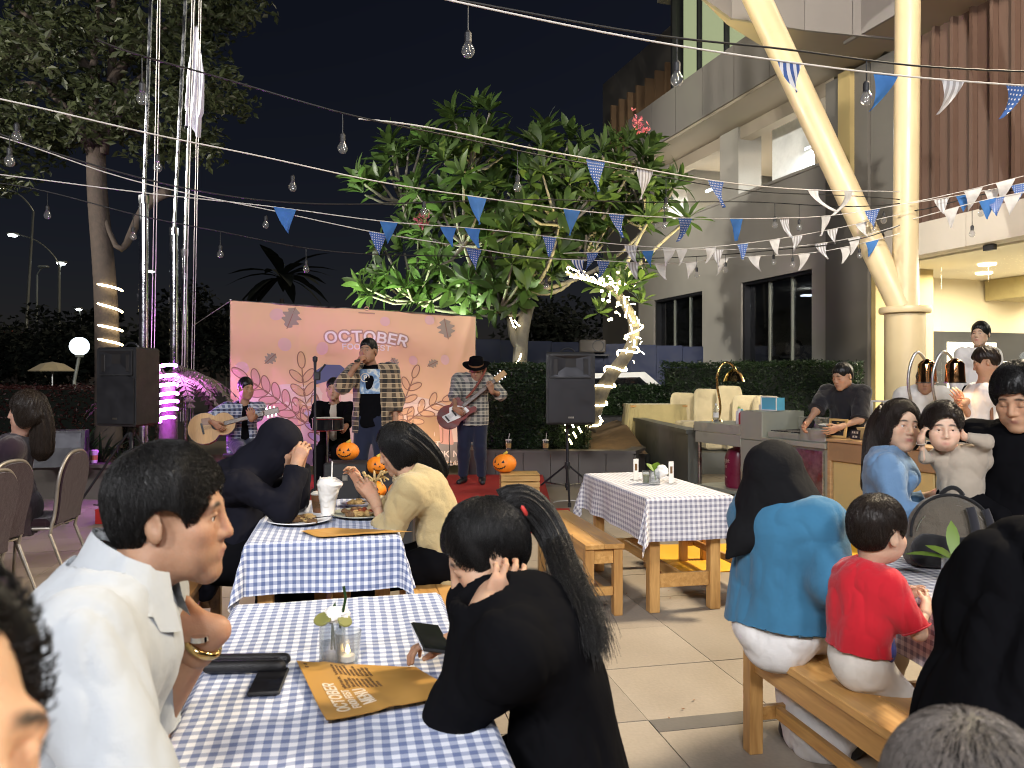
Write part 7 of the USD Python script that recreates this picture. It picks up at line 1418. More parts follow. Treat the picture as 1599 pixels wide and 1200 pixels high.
def vase(label, c, h, r, leafy, seed, mt='leaf_lime'):
    g = np.random.default_rng(seed); T = thing('glass_vase', label, 'vase', c); part(T, 'glass', lathe([(0, .0), (r, 0), (r, h), (r * .94, h), (r * .94, .012), (0, .012)], 24), 'plastic_clear', smooth=40); part(T, 'water', lathe([(0, .014), (r * .92, .014), (r * .92, h * .45), (0, h * .45)], 20), 'bulb_glass')
    for k, (a, e, L, wd) in enumerate(leafy): d = np.array([math.cos(a) * math.cos(e), math.sin(a) * math.cos(e), math.sin(e)]); v, f = leaf_shape(L, wd, .15); part(T, 'leaf', (v @ frame(d).T + [0, 0, h * .85], f), mt, smooth=True); part(T, 'stem', tube([(r * .3 * math.cos(k), r * .3 * math.sin(k), .03), (0, 0, h * .85)], .003, 5), mt)
    return T
v1 = tb(519, 1034); vase('square glass vase with lemon slices and a sprig on the nearest table', v1, .115, .034, ((1.3, 1.35, .06, .014), (.7, 1.1, .05, .014), (2.6, .35, .045, .024)), 1, 'leaf_fern')
T = stage.GetPrimAtPath('/World/glass_vase'); part('/World/glass_vase', 'lemon_slice', (lambda m: xform(m, frame((.2, .9, .5)), (-.022, -.015, .118)))(lathe([(0, -.003), (.022, -.003), (.024, 0), (.022, .003), (0, .003)], 20)), 'lime_fruit'); part('/World/glass_vase', 'lemon_slice', xform(lathe([(0, -.003), (.018, -.003), (.020, 0), (.018, .003), (0, .003)], 18), frame((-.5, .6, .6)), (.035, -.01, .112)), 'lime_fruit'); part('/World/glass_vase', 'napkin', wrinkle(soft([ell((.005, .012, .125), (.042, .03, .022))], .006), .012, 30, 3), 'paper', smooth=True); part('/World/glass_vase', 'sprig', tube([(.02, 0, .09), (.035, .0, .17), (.03, 0, .20)], .004, 6), 'leaf_fern')
T = thing('tealight_glass', 'small clear glass holding a lit tealight beside the vase', 'candle', tb(543, 1036)); part(T, 'glass', lathe([(0, 0), (.028, 0), (.036, .085), (.034, .085), (.026, .006), (0, .006)], 22), 'plastic_clear', smooth=40); part(T, 'tealight', lathe([(0, .008), (.019, .008), (.019, .022), (0, .022)], 16), 'white_plastic'); part(T, 'flame', lathe([(0, .024), (.007, .032), (.004, .045), (0, .052)], 10), 'candle')
p = tb(400, 1052); T = thing('wallet', 'long dark pouch lying on the nearest table\'s left edge', 'wallet', p, .05); part(T, 'body', soft([cone((-.12, 0, .018), (.06, 0, .018), .016, None, .01), cone((-.12, .05, .018), (.06, .05, .018), .016, None, .02)], .008), 'black_plastic', smooth=True); part(T, 'zip', bx((-.03, -.0, .038), (.17, .006, .003)), 'dark_metal')
p = tb(420, 1068); T = thing('phone', 'black phone lying flat by the white shirt man', 'phone', p, math.radians(8)); part(T, 'body', bx((0, 0, .0055), (.075, .155, .009), 0, .003), 'black_plastic'); part(T, 'screen', bx((0, 0, .0107), (.069, .148, .001)), 'black_gloss'); part(T, 'edge', bx((0, .076, .006), (.06, .004, .005)), 'chrome')
# the plates and cups of the eating couple
def plate(label, c, r, mt, foods, seed):
    T = thing('plate', label, 'plate', c); part(T, 'dish', lathe([(0, 0), (r * .62, 0), (r, .018), (r * .985, .022), (r * .6, .006), (0, .006)], 40), mt, smooth=40)
    g = np.random.default_rng(seed)
    for k, fm in enumerate(foods): pr = [ell((g.normal(0, r * .28), g.normal(0, r * .26), .014 + .012 * g.random()), (.012 + .028 * g.random(), .012 + .02 * g.random(), .010 + .01 * g.random()), k=.006) for _ in range(9)]; part(T, 'food', wrinkle(soft(pr, .005), .006, 60, seed + k), fm, smooth=True)
    part(T, 'fork', cat_([tube([(r * .3, -r * .5, .03), (r * .9, -r * .1, .034), (r * 1.05, r * .1, .03)], .004, 6)]), 'chrome'); return T
plate('white plate of leftovers nearest the hijab wearing diner', tb(468, 816), .165, 'ceramic', ('food_brown', 'food_tan'), 3); plate('dark rimmed plate of food before the woman in beige', tb(566, 806), .17, 'steel_panel', ('food_brown', 'food_red', 'food_tan'), 5); plate('small striped paper tray of food behind the dark plate', tb(560, 790), .10, 'gingham_grey', ('food_tan',), 7)
c = tb(512, 808); T = thing('paper_bag_cup', 'white cup wrapped in a crumpled carrier bag', 'cup', c); part(T, 'cup', lathe([(0, 0), (.035, 0), (.048, .15), (0, .15)], 22), 'white_plastic', smooth=40); part(T, 'bag', wrinkle(soft([cone((0, 0, .08), (0, 0, .16), .046, .060, .02), ell((.01, 0, .18), (.070, .062, .022))], .007), .010, 26, 5), 'paper', smooth=True); part(T, 'lid', lathe([(0, .215), (.045, .212), (.048, .20), (0, .20)], 20), 'white_plastic'); part(T, 'straw', tube([(.02, 0, .2), (.024, 0, .30)], .004, 6), 'white_plastic')
bottle('water bottle with a blue label among the couple\'s cups', tb(469, 800), .034, .21, 'plastic_clear', 'white_plastic', 'blue_plastic'); cup('dark iced drink with a tall straw on the couple\'s table', tb(497, 800), 'leather_brown', fill='food_brown', h=.10); cup('clear cup with pale lid behind the water bottle', tb(448, 792), 'plastic_clear', fill='food_red', h=.12)
T = thing('food_box', 'white folded takeaway box behind the bottle', 'box', tb(455, 786), .3); part(T, 'box', bx((0, 0, .045), (.16, .13, .09), 0, .006), 'paper'); part(T, 'open_lid', beam((-.07, .075, .09), (-.07, .12, .19), .14, .004), 'paper')
c = tb(586, 789); T = thing('dried_flower', 'beige paper straw decoration near the raised hands', 'ornament', c); part(T, 'stem', tube([(0, 0, 0), (0, 0, .15)], .01, 6), 'crate_wood')
for k in range(14): a = k * .9; part(T, 'petal', tube([(0, 0, .14), (.05 * math.cos(a), .03 * math.sin(a), .17 + .03 * math.sin(k)), (.08 * math.cos(a), .05 * math.sin(a), .15 + .05 * math.sin(k * 2))], .006, 5), 'basket')
# the empty table and the right-hand table
v3 = tb(1022, 757); vase('glass vase with a lime slice on the empty gingham table', v3, .10, .04, ((1.0, .9, .09, .07), (2.4, .8, .09, .07)), 4)
part('/World/glass_vase_001', 'napkin', wrinkle(soft([ell((.05, 0, .09), (.045, .03, .05))], .008), .015, 25, 4), 'paper', smooth=True)
for px, lab in ((993, 'left clear upright card stand on the empty table'), (1048, 'right clear upright card stand on the empty table')):
    T = thing('card_stand', lab, 'card stand', tb(px, 756 if px > 1000 else 751), math.radians(25)); part(T, 'base', bx((0, 0, .005), (.07, .06, .01), 0, .002), 'plastic_clear'); part(T, 'card', bx((0, 0, .085), (.042, .004, .15)), 'paper'); part(T, 'number_mark', bx((0, -.0025, .10), (.02, .001, .05)), 'print_dark')
T = thing('drinking_glass', 'second short tumbler with pale drink on the empty table', 'glass', tb(1010, 755)); part(T, 'glass', lathe([(0, 0), (.03, 0), (.035, .09), (.033, .09), (.028, .006), (0, .006)], 20), 'plastic_clear', smooth=40); part(T, 'drink', lathe([(0, .008), (.027, .008), (.031, .06), (0, .06)], 18), 'lime_fruit')
v4 = tb(1490, 912); vase('glass vase with lime green leaves before the backpack', v4, .10, .042, ((2.7, .10, .16, .075), (1.2, 1.15, .15, .045), (2.2, .4, .11, .075), (-.6, .2, .10, .05)), 6)
bp = tb(1482, 884); T = thing('backpack', 'dark grey mesh backpack standing on the right-hand gingham table', 'backpack', bp, math.radians(-14))
part(T, 'main_body', wrinkle(soft([ell((0, 0, .13), (.155, .085, .16), k=.05), cone((-.09, 0, .05), (.10, 0, .05), .08, None, .05), plane((0, 0, .002), (0, 0, -1))], .008), .006, 14, 2), 'backpack_mesh', smooth=True)
part(T, 'front_pocket', soft([cone((-.10, -.06, .06), (.06, -.06, .06), .055, None, .03), cone((-.09, -.06, .09), (.05, -.06, .09), .05, None, .03)], .008), 'backpack_black', smooth=True)
part(T, 'piping', tube([(.150 * math.cos(a), -.045 + .02 * math.sin(a), .13 + .158 * math.sin(a)) for a in np.linspace(-.1, 3.2, 30)], .006, 6), 'backpack_black'); part(T, 'strap', tube(spline([(.05, -.085, .25), (.065, -.10, .16), (.06, -.09, .04)], 14), .017, 8), 'charcoal_cloth', smooth=True); part(T, 'strap', tube(spline([(.11, -.06, .24), (.13, -.075, .15), (.12, -.06, .04)], 14), .015, 8), 'charcoal_cloth', smooth=True); part(T, 'grab_loop', tube(spline([(-.03, 0, .285), (.01, -.01, .315), (.05, 0, .285)], 12), .009, 8), 'backpack_black', smooth=True); part(T, 'zip_line', tube([(.135 * math.cos(a), -.05, .11 + .14 * math.sin(a)) for a in np.linspace(.2, 2.9, 24)], .003, 5), 'steel')

# specks and dry leaves that lie about on the paving
gl = np.random.default_rng(71); Lv = []
for k in range(46):
    c = np.array([gl.uniform(-2.6, 1.6), gl.uniform(3.2, 9.0), .004]); v, f = leaf_shape(gl.uniform(.010, .026), gl.uniform(.006, .012), -.1); a = gl.uniform(0, 6.28); Lv.append(rotz((v, f), a, c))
obj('fallen_leaves', cat_(Lv), 'leather_brown', 'scattered dry leaf specks on the pale paving', 'leaves', kind='stuff')
# ================================================================ PEOPLE
mat('shirt_print', {'tc': ('texture_coordinate', {}), 'n': ('noise_texture', {'scale': 9.0, 'detail': 4.0, 'distortion': 1.5}), 'r': ('rgb_ramp', {'ramp': [(.3, (.05, .10, .22)), (.5, (.20, .32, .48)), (.62, (.62, .62, .55)), (.75, (.10, .16, .30))]}), 'p': ('principled_bsdf', {'roughness': .7})}, [('tc.object', 'n.vector'), ('n.fac', 'r.fac'), ('r.color', 'p.base_color')])
Z = np.array([0, 0, 1.0])
SK1, SK2, SK3 = (.36, .20, .125), (.44, .26, .17), (.52, .33, .23)
LP1, LP2, LP3 = (.30, .145, .11), (.42, .17, .14), (.52, .27, .21)
def top(m, **k): return dict(mat=m, **k)
# --- the eating and listening crowd in front
P, J = person('man in a white polo shirt seen in profile, leaning on the nearest table', (-.775, 1.33, .60), (.84, .54), s=1.10, lean=.13, hunch=.35, twist=-.32, head=at(268, 808, 1.45), hf=(.975, .16, -.05), hup=(-.12, 0, 1), hs=.97,
    hands=(at(330, 985, 1.58), np.array([-.57, 1.27, .68])), poles=((.8, .1, -1), (.35, -.6, -.1)), hand_dir=((-.95, -.30, .12), (.9, .25, -.1)), palm=((-.3, .9, .1), (0, 0, -1)), hand_kw=(dict(curl=.55), dict(curl=.4)), base=(.34, .19, .118), lip=LP1, stubble=.5, hres=.0042, cres=.009, handres=.004, mouth=.15,
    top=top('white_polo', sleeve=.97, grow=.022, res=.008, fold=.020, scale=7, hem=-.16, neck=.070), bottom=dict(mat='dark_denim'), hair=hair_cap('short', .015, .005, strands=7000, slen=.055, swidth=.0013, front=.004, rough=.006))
def collar(P, J, m, r=.072, h=.05, open_=.5, tilt=.5, s=1.0):
    nb, U, F, R = J['nb'], J['U'], J['F'], J['R']; an = np.linspace(open_ * .5, 2 * np.pi - open_ * .5, 40); V = []
    for j in range(5):
        q = j / 4; rr = r * (1.0 + .55 * q) if j > 1 else r * (.96 + .06 * j)
        zz = .035 - .0 * q + (-.055 * q if j > 1 else .02 * j); V.append([nb + F * .016 + (F * math.cos(a) + R * math.sin(a)) * rr * s * (1.08 if math.cos(a) > 0 else 1) + U * (zz - .028 * math.cos(a) - .022 * q * (math.cos(a) > .55)) * s for a in an])
    part(P, 'collar', grid_mesh(np.array(V)), m, smooth=True, world=True)
collar(P, J, 'white_polo', .066, s=1.05, open_=.9)
wr = J['arms'][0]; wd = unit(wr[2] - wr[1]); part(P, 'wristwatch', tube([wr[2] - wd * .035 + (np.cross(wd, [0, 1, 0]) * math.cos(a) + np.cross(wd, np.cross(wd, [0, 1, 0])) * math.sin(a)) * .034 for a in np.linspace(0, 6.3, 24)], .009, 8), 'gold', smooth=True, world=True); part(P, 'watch_face', lathe([(0, .012), (.017, .010), (.018, 0)], 18, wr[2] - wd * .035 + np.array([.01, -.038, .02])), 'chrome', world=True)
person('dark haired person cut off by the left edge, face close to the camera', (-.38, .34, .55), (.3, -.9), s=1.0, head=at(-236, 1245, .42), hf=(.97, -.20, .16), hup=(.0, .3, 1), hs=.98, hands=((-.6, .2, .6), (-.2, .2, .6)), base=(.50, .30, .19), lip=LP1, lid=1, hres=.0042, top=top('charcoal_cloth'), bottom=dict(mat='dark_denim'), hair=hair_cap('short', .016, .006, strands=2500, slen=.02, front=.055))
def ponytail(J):
    C, Rm, hs = J['head'], J['Rm'], J['hs']; q = lambda x, y, z: C + Rm @ (np.array([x, y, z]) * hs); return ([q(0, -.095, .085), q(0, -.135, .075), at(868, 848, 1.88), at(884, 890, 1.80), at(904, 930, 1.74), at(926, 985, 1.67)], .040, .026, .7)
P, J = person('woman in black reading a phone at the nearest table, one hand on her cheek', (.145, 1.77, .56), (-.975, -.22), s=.98, fem=True, lean=.36, hunch=.8, head=at(762, 868, 1.88), hf=(-.86, -.16, -.48), hup=(-.45, 0, .88), hs=.99,
    hands=(at(764, 958, 1.735), np.array([-.135, 2.0, .825])), poles=((-.3, -.2, -1), (.3, .6, -.8)), hand_dir=((.42, .10, .80), (-.95, -.05, .0)), palm=((-.15, .98, .05), (.1, -.2, -.95)), hand_kw=(dict(curl=.5, thumb=.1, spread=.10, fingers=[.45, .55, .6, .6]), dict(curl=.5)), base=SK2, lip=LP2, lid=.9, hres=.0042, cres=.009, handres=.0038, kpoles=(None, None),
    top=top('black_cloth', sleeve=1.66, grow=.024, res=.009, fold=.018, scale=7, hem=-.2, neck=.058, name='dress'), bottom=dict(mat='black_cloth', grow=.03), hair=hair_cap('tail', .012, .005, back=ponytail, strands=5200, slen=.11, swidth=.0013, rough=.003, seed=3, fall=1800))
C, Rm, hs = J['head'], J['Rm'], J['hs']; q = lambda x, y, z: C + Rm @ (np.array([x, y, z]) * hs)
for k, (m, r) in enumerate((('hair_tie_grey', .022), ('hair_tie_red', .025))): c = q(0, -.118 - .012 * k, .083 - .022 * k); part(P, 'hair_tie', tube([c + (Rm[:, 0] * math.cos(a) + Rm[:, 2] * math.sin(a)) * r for a in np.linspace(0, 6.3, 22)], .006, 7), m, smooth=True, world=True)
gr = np.random.default_rng(12); pt = spline([at(868, 848, 1.88), at(886, 895, 1.79), at(910, 940, 1.72), at(932, 1010, 1.65)], 14); S_ = np.stack([pt + gr.normal(0, .012, 3) + np.linspace(0, 1, 14)[:, None] * gr.normal(0, .013, 3) + .005 * np.sin(np.linspace(0, 7, 14) + gr.uniform(0, 6))[:, None] * gr.normal(0, 1, 3) for _ in range(900)]); curves(P, S_, np.linspace(.0013, .0005, 14), 'hair')
hp = J['arms'][1]; c = np.array([-.205, 1.965, .842]); T = thing('phone', 'phone held up over the menu by the woman in black', 'phone', c); Rf = frame((-.32, .93, .12), (.25, .0, 1)); part(T, 'body', xform(bx((0, 0, 0), (.078, .158, .009), 0, .004), Rf), 'black_plastic'); part(T, 'screen', xform(bx((0, 0, .0052), (.071, .15, .001)), Rf), 'black_gloss'); part(T, 'edge', xform(bx((-.0385, 0, 0), (.003, .15, .006)), Rf), 'chrome')
def drape_front(len_=.34, w=.17):
    def d(J, Q):
        nb, U, F, R = J['nb'], J['U'], J['F'], J['R']; s = J['hs']
        return [cone(Q(0, -.01, -.08), nb - U * .02, .095 * s, .10 * s, .06), cone(nb - R * .13 * s - U * .05, nb + R * .13 * s - U * .05, .075 * s, None, .08), cone(nb + F * .05, nb + F * .10 - U * len_, .11 * s, w * .75 * s, .07, F, 1.6), cone(nb - F * .04, nb - F * .05 - U * len_ * .8, .11 * s, w * .8 * s, .07, F, 1.6)]
    return d
P, J = person('woman in a black headscarf eating with both hands at the left of the couple\'s table', (-1.66, 4.18, .56), (.985, .1), s=1.02, fem=True, lean=.42, hunch=.7, head=at(438, 698, 4.2), hf=(.90, -.05, -.42), hs=1.05, hands=(at(468, 722, 4.28), at(463, 724, 4.08)), poles=((.2, .3, -1), (.2, -.4, -1)), hand_dir=((.3, -.3, .9), (.3, .3, .9)), palm=((.1, -.9, .1), (.1, .9, .1)), hand_kw=(dict(curl=.6), dict(curl=.6)), base=SK2, lip=LP2, lid=.6, cres=.012, hres=.006,
    top=top('navy_scarf', sleeve=1.93, grow=.03, hem=-.2, fold=.02), bottom=dict(mat='black_cloth', skirt=True, grow=.03), hair=hijab('navy_scarf', drape_front(.36, .2), .010, .020, .012))
for i in (0, 1): a = J['arms'][i]; part(P, 'cuff', tube([a[2] - unit(a[2] - a[1]) * .045 + (np.cross(unit(a[2] - a[1]), [0, 1, 0]) * math.cos(t) + np.array([0, 1, 0]) * math.sin(t)) * .038 for t in np.linspace(0, 6.3, 18)], .007, 6), 'white_cotton', world=True)
part(thing('bread_piece', 'reddish piece of food held at the headscarf wearer\'s mouth', 'food', at(470, 706, 4.18)), 'crust', wrinkle(soft([ell((0, 0, 0), (.035, .025, .02))], .006), .006, 50, 2), 'food_red', smooth=True)
def long_back(pts, r0=.085, r1=.05, fl=.75):
    def b(J):
        C, Rm, hs = J['head'], J['Rm'], J['hs']; return ([C + Rm @ (np.array(p) * hs) if len(p) == 3 and abs(p[0]) < .5 and abs(p[1]) < .5 and abs(p[2]) < 1.2 else np.array(p) for p in pts], r0, r1, fl)
    return b
P, J = person('long haired woman in a beige sweater eating at the right of the couple\'s table', (-.335, 4.08, .56), (-.97, -.12), s=.99, fem=True, lean=.40, hunch=.7, head=at(622, 702, 4.12), hf=(-.90, -.10, -.40), hs=1.0, hands=(at(584, 778, 4.02), at(563, 760, 4.24)), poles=((.0, -.3, -1), (0, .4, -1)), hand_dir=((-.6, .2, .75), (-.4, -.1, .9)), palm=((-.5, .85, 0), (-.5, -.85, 0)), hand_kw=(dict(curl=.45), dict(curl=.5)), base=SK2, lip=LP2, lid=.6, hres=.006, cres=.011,
    top=top('beige_sweater', sleeve=1.5, grow=.026, fold=.02, hem=-.12), bottom=dict(mat='black_cloth', grow=.025), hair=hair_cap('long', .016, .007, seed=5, strands=2200, slen=.10, sweep=.4, swidth=.0022, fall=700, back=long_back([(0, -.05, .05), (.0, -.10, -.04), (.01, -.13, -.14), (.02, -.12, -.25)], .088, .06, .95)))
P, J = person('woman with long dark hair in plum black, sitting side-on at the left edge', (-3.60, 5.62, .57), (-.85, -.4), s=1.0, fem=True, lean=.05, head=at(42, 643, 5.6), hf=(-.93, -.30, -.08), hs=1.08, hands=((-4.1, 5.3, .72), (-4.15, 5.6, .72)), base=(.42, .24, .18), lip=LP2, top=top('dark_plum', sleeve=1.9, grow=.03, hem=-.2), bottom=dict(mat='dark_plum', skirt=True), hair=hair_cap('long', .018, .008, 'hair_brown', seed=6, strands=1200, slen=.10, sweep=.4, swidth=.003, fall=500, back=long_back([(0, -.03, .06), (0, -.075, -.05), (.0, -.075, -.18), (0, -.06, -.34)], .085, .07)))
# --- the right-hand table
def scarf_tail(J, Q):
    nb, U, F, R = J['nb'], J['U'], J['F'], J['R']
    return [cone(Q(0, -.02, -.07), nb + U * .01, .085, .10, .06), cone(nb - R * .11 - U * .04, nb + R * .11 - U * .04, .075, None, .07), cone(nb - F * .07 - R * .02, nb - F * .150 - R * .09 - U * .15, .09, .055, .06, F, 1.6), cone(nb - F * .150 - R * .09 - U * .15, nb - F * .185 - R * .12 - U * .22, .055, .016, .03, F, 1.6), cone(nb + F * .06, nb + F * .12 - U * .2, .10, .10, .06)]
P, J = person('heavy-set woman in a blue shirt and black headscarf on the right bench', (.99, 2.90, .590), (.72, .69), s=.90, fem=True, girth=1.08, lean=.10, hunch=.5, head=at(1212, 752, 2.98), hf=(.70, .70, -.12), hs=1.06, hands=((1.24, 3.14, .72), (1.20, 2.87, .66)), poles=((-.3, .4, -1), (-.1, -.6, -1)), base=SK2, lip=LP2, cres=.011, handres=.006,
    top=top('blue_shirt', band=1, sleeve=1.7, grow=.042, fold=.024, scale=6, hem=-.03, res=.009), bottom=dict(mat='white_cotton', grow=.010, fold=.022, skirt=.62, name='trousers'), shoes='black_plastic', hair=hijab('black_knit', scarf_tail, .009, .022, .010))
P, J = person('small boy in a red t-shirt sitting on the right bench', (1.165, 2.60, .575), (.93, .36), s=.615, child=True, lean=.10, hunch=.3, head=at(1371, 832, 2.60), hf=(.93, .34, -.12), hs=.90, hands=((1.36, 2.72, .74), (1.37, 2.56, .74)), poles=((0, .5, -1), (0, -.6, -.8)), base=SK3, lip=LP3, hres=.0045, cres=.008, handres=.004, feet=((1.46, 2.72, .16), (1.48, 2.6, .16)), girth=1.02,
    top=top('red_shirt', band=2, sleeve=.95, grow=.026, fold=.014, scale=12, hem=.02, neck=.05, res=.006), bottom=dict(mat='off_white_denim', grow=.022, fold=.014), shoes='black_plastic', hair=hair_cap('short', .013, .005, 'hair_brown', strands=3600, slen=.035, swidth=.0013, front=.022, sweep=.3))
part(P, 'side_panel', wrinkle(soft([cone(J['pelvis'] + J['R'] * .088 + J['F'] * .025 + Z * .035, J['pelvis'] + J['R'] * .084 + J['F'] * .03 + Z * .11, .040, .026, .02, J['R'], 1.5)], .007), .006, 14, 2), 'blue_panel', smooth=True, world=True)
P, J = person('woman in pale blue with long straight hair, holding the toddler', (1.69, 3.50, .76), (.86, -.50), s=.83, fem=True, sit=False, girth=1.1, lean=.02, head=at(1405, 666, 3.48), hf=(.06, -1, .0), hup=(.10, 0, 1), hs=.88, hands=(np.array([1.97, 3.62, .95]), at(1486, 795, 3.22)), poles=((-.5, .5, -1), (-.3, -.5, -1)), hand_dir=((.7, -.3, .3), (.35, .0, .9)), palm=((0, -1, 0), (.3, .9, .1)), hand_kw=({}, dict(curl=.15, spread=.16)), gaze=(-.45, 1, .0), base=(.56, .36, .25), lip=LP2, hres=.0035, cres=.009, handres=.004,
    top=top('pale_blue_shirt', sleeve=1.8, grow=.020, loose=.9, fold=.018, scale=10, hem=-.25, res=.007), bottom=dict(mat='off_white_denim', grow=.02), shoes='black_plastic', hair=hair_cap('long', .012, .006, 'hair_brown', seed=8, front=.0, strands=3000, slen=.11, sweep=.5, swidth=.0016, fall=900, back=long_back([(-.0, -.04, .06), (.02, -.085, -.03), (.035, -.075, -.16), (.04, -.06, -.40)], .080, .075, .85)))
P, J = person('toddler in a taupe jacket held by the woman in pale blue', (1.895, 3.27, 1.0), (-.35, -.95), s=.425, child=True, sit=True, head=at(1472, 670, 3.24), hf=(-.34, -.94, -.08), hs=.80, hands=(at(1504, 682, 3.20), at(1438, 686, 3.22)), poles=((.9, 0, -.5), (-.7, -.2, -.9)), hand_dir=((-.35, .1, .9), (.3, .1, .9)), palm=((-.9, 0, -.1), (.9, 0, -.1)), hand_kw=(dict(curl=.5), dict(curl=.5)), base=(.60, .40, .29), lip=LP3, hres=.0035, cres=.007, handres=.0035, feet=((1.97, 3.16, .80), (1.86, 3.16, .80)), kpoles=((.2, -1, .2), (-.2, -1, .2)), girth=1.05,
    top=top('taupe_jacket', band=2, sleeve=1.86, grow=.024, loose=.7, fold=.013, scale=13, hem=-.06, neck=.055, res=.006), bottom=dict(mat='black_cloth', grow=.03), hair=hair_cap('short', .017, .005, 'hair_brown', strands=3000, slen=.05, swidth=.0013, front=.016))
P, J = person('man in a black t-shirt standing at the right edge, looking down', (2.16, 3.30, .83), (-.72, -.69), s=.92, sit=False, girth=1.15, lean=.06, head=at(1592, 622, 3.20), hf=(-.74, -.58, -.38), hs=1.0, hands=((1.93, 3.32, .78), (2.42, 3.0, .72)), poles=((.3, .7, -.2), (.6, .4, -.2)), base=(.46, .27, .17), lip=LP1, lid=.75, stubble=.3, hres=.0045, cres=.010,
    top=top('black_cloth', band=2, sleeve=.98, grow=.026, fold=.014, hem=-.2, neck=.066), bottom=dict(mat='dark_denim'), shoes='black_plastic', hair=hair_cap('short', .024, .006, strands=5200, slen=.06, swidth=.0014, front=.0, rough=.010))
P, J = person('person veiled all in black, back to the camera at right edge', (1.165, 1.70, .555), (.82, .57), s=1.03, fem=True, girth=1.55, lean=.42, hunch=.7, head=at(1690, 925, 1.76), hf=(.85, .45, -.25), hs=1.06, hands=((1.55, 1.95, .78), (1.62, 1.6, .78)), base=SK2, lip=LP2, cres=.014, hres=.008, handres=.007,
    top=top('black_cloth', sleeve=1.9, grow=.045, fold=.05, scale=6, hem=-.15, res=.012), bottom=dict(mat='black_cloth', skirt=True, grow=.03, res=.015), hair=hijab('black_cloth', drape_front(.38, .26), .012, .025, .012))
P, J = person('grey haired person close to the camera in the lower right corner', (.50, .78, .36), (.55, .83), s=1.0, head=at(1530, 1335, .84), hf=(.45, .80, -.42), hup=(.0, .3, 1), hs=1.0, hands=((.4, 1.1, .5), (.7, 1.0, .5)), base=(.46, .29, .20), lip=LP1, hres=.005, top=top('grey_shirt', hem=-.1), bottom=dict(mat='dark_denim'), hair=hair_cap('short', .014, .006, 'hair_dark_grey', strands=9000, slen=.05, swidth=.0012, smat='hair_grey', rough=.004))
C = J['head']; rt = J['Rm'][:, 0]; Rm = J['Rm']; part(P, 'glasses_arm', tube([C + Rm @ np.array((.082, .08, .02)), C + Rm @ np.array((.090, .02, .015)), C + Rm @ np.array((.088, -.02, .0))], .004, 6), 'dark_metal', world=True)
# --- the band
ST_Z = .15
def stool(label, c, h): T = thing('stool', label, 'stool', (c[0], c[1], ST_Z)); part(T, 'seat', bx((0, 0, h - .03), (.36, .36, .05), 0, .015), 'black_plastic'); [part(T, 'leg', tube([(sx * .14, sy * .14, h - .05), (sx * .17, sy * .17, 0)], .014, 6), 'dark_metal') for sx in (-1, 1) for sy in (-1, 1)]
hd = at(384, 607, 9.35); pv = np.array([hd[0] - .07, hd[1] + .08, ST_Z + .56]); stool('black stool under the acoustic guitarist', pv, .46)
P, J = person('acoustic guitarist in a blue plaid shirt seated at the left of the stage', pv, (.55, -.84), s=1.0, lean=.10, hunch=.4, head=hd, hf=(.72, -.68, -.15), hs=1.02, hands=(at(392, 656, 8.95), at(333, 660, 8.95)), poles=((.5, -.1, -1), (-.8, -.1, -.4)), hand_dir=((-.1, -.3, .9), (.6, -.1, -.5)), palm=((-.3, .9, 0), (.2, .95, 0)), hand_kw=(dict(curl=.6), dict(curl=.5)), ground=ST_Z, base=SK1, lip=LP1, hres=.009, cres=.014, handres=.007, top=top('black_cloth', sleeve=.5, grow=.010, name='undershirt'), over=top('plaid_blue', sleeve=1.2, grow=.024, neck=.075, open=.055), bottom=dict(mat='dark_denim'), shoes='black_plastic', hair=hair_cap('short', .010, .009))
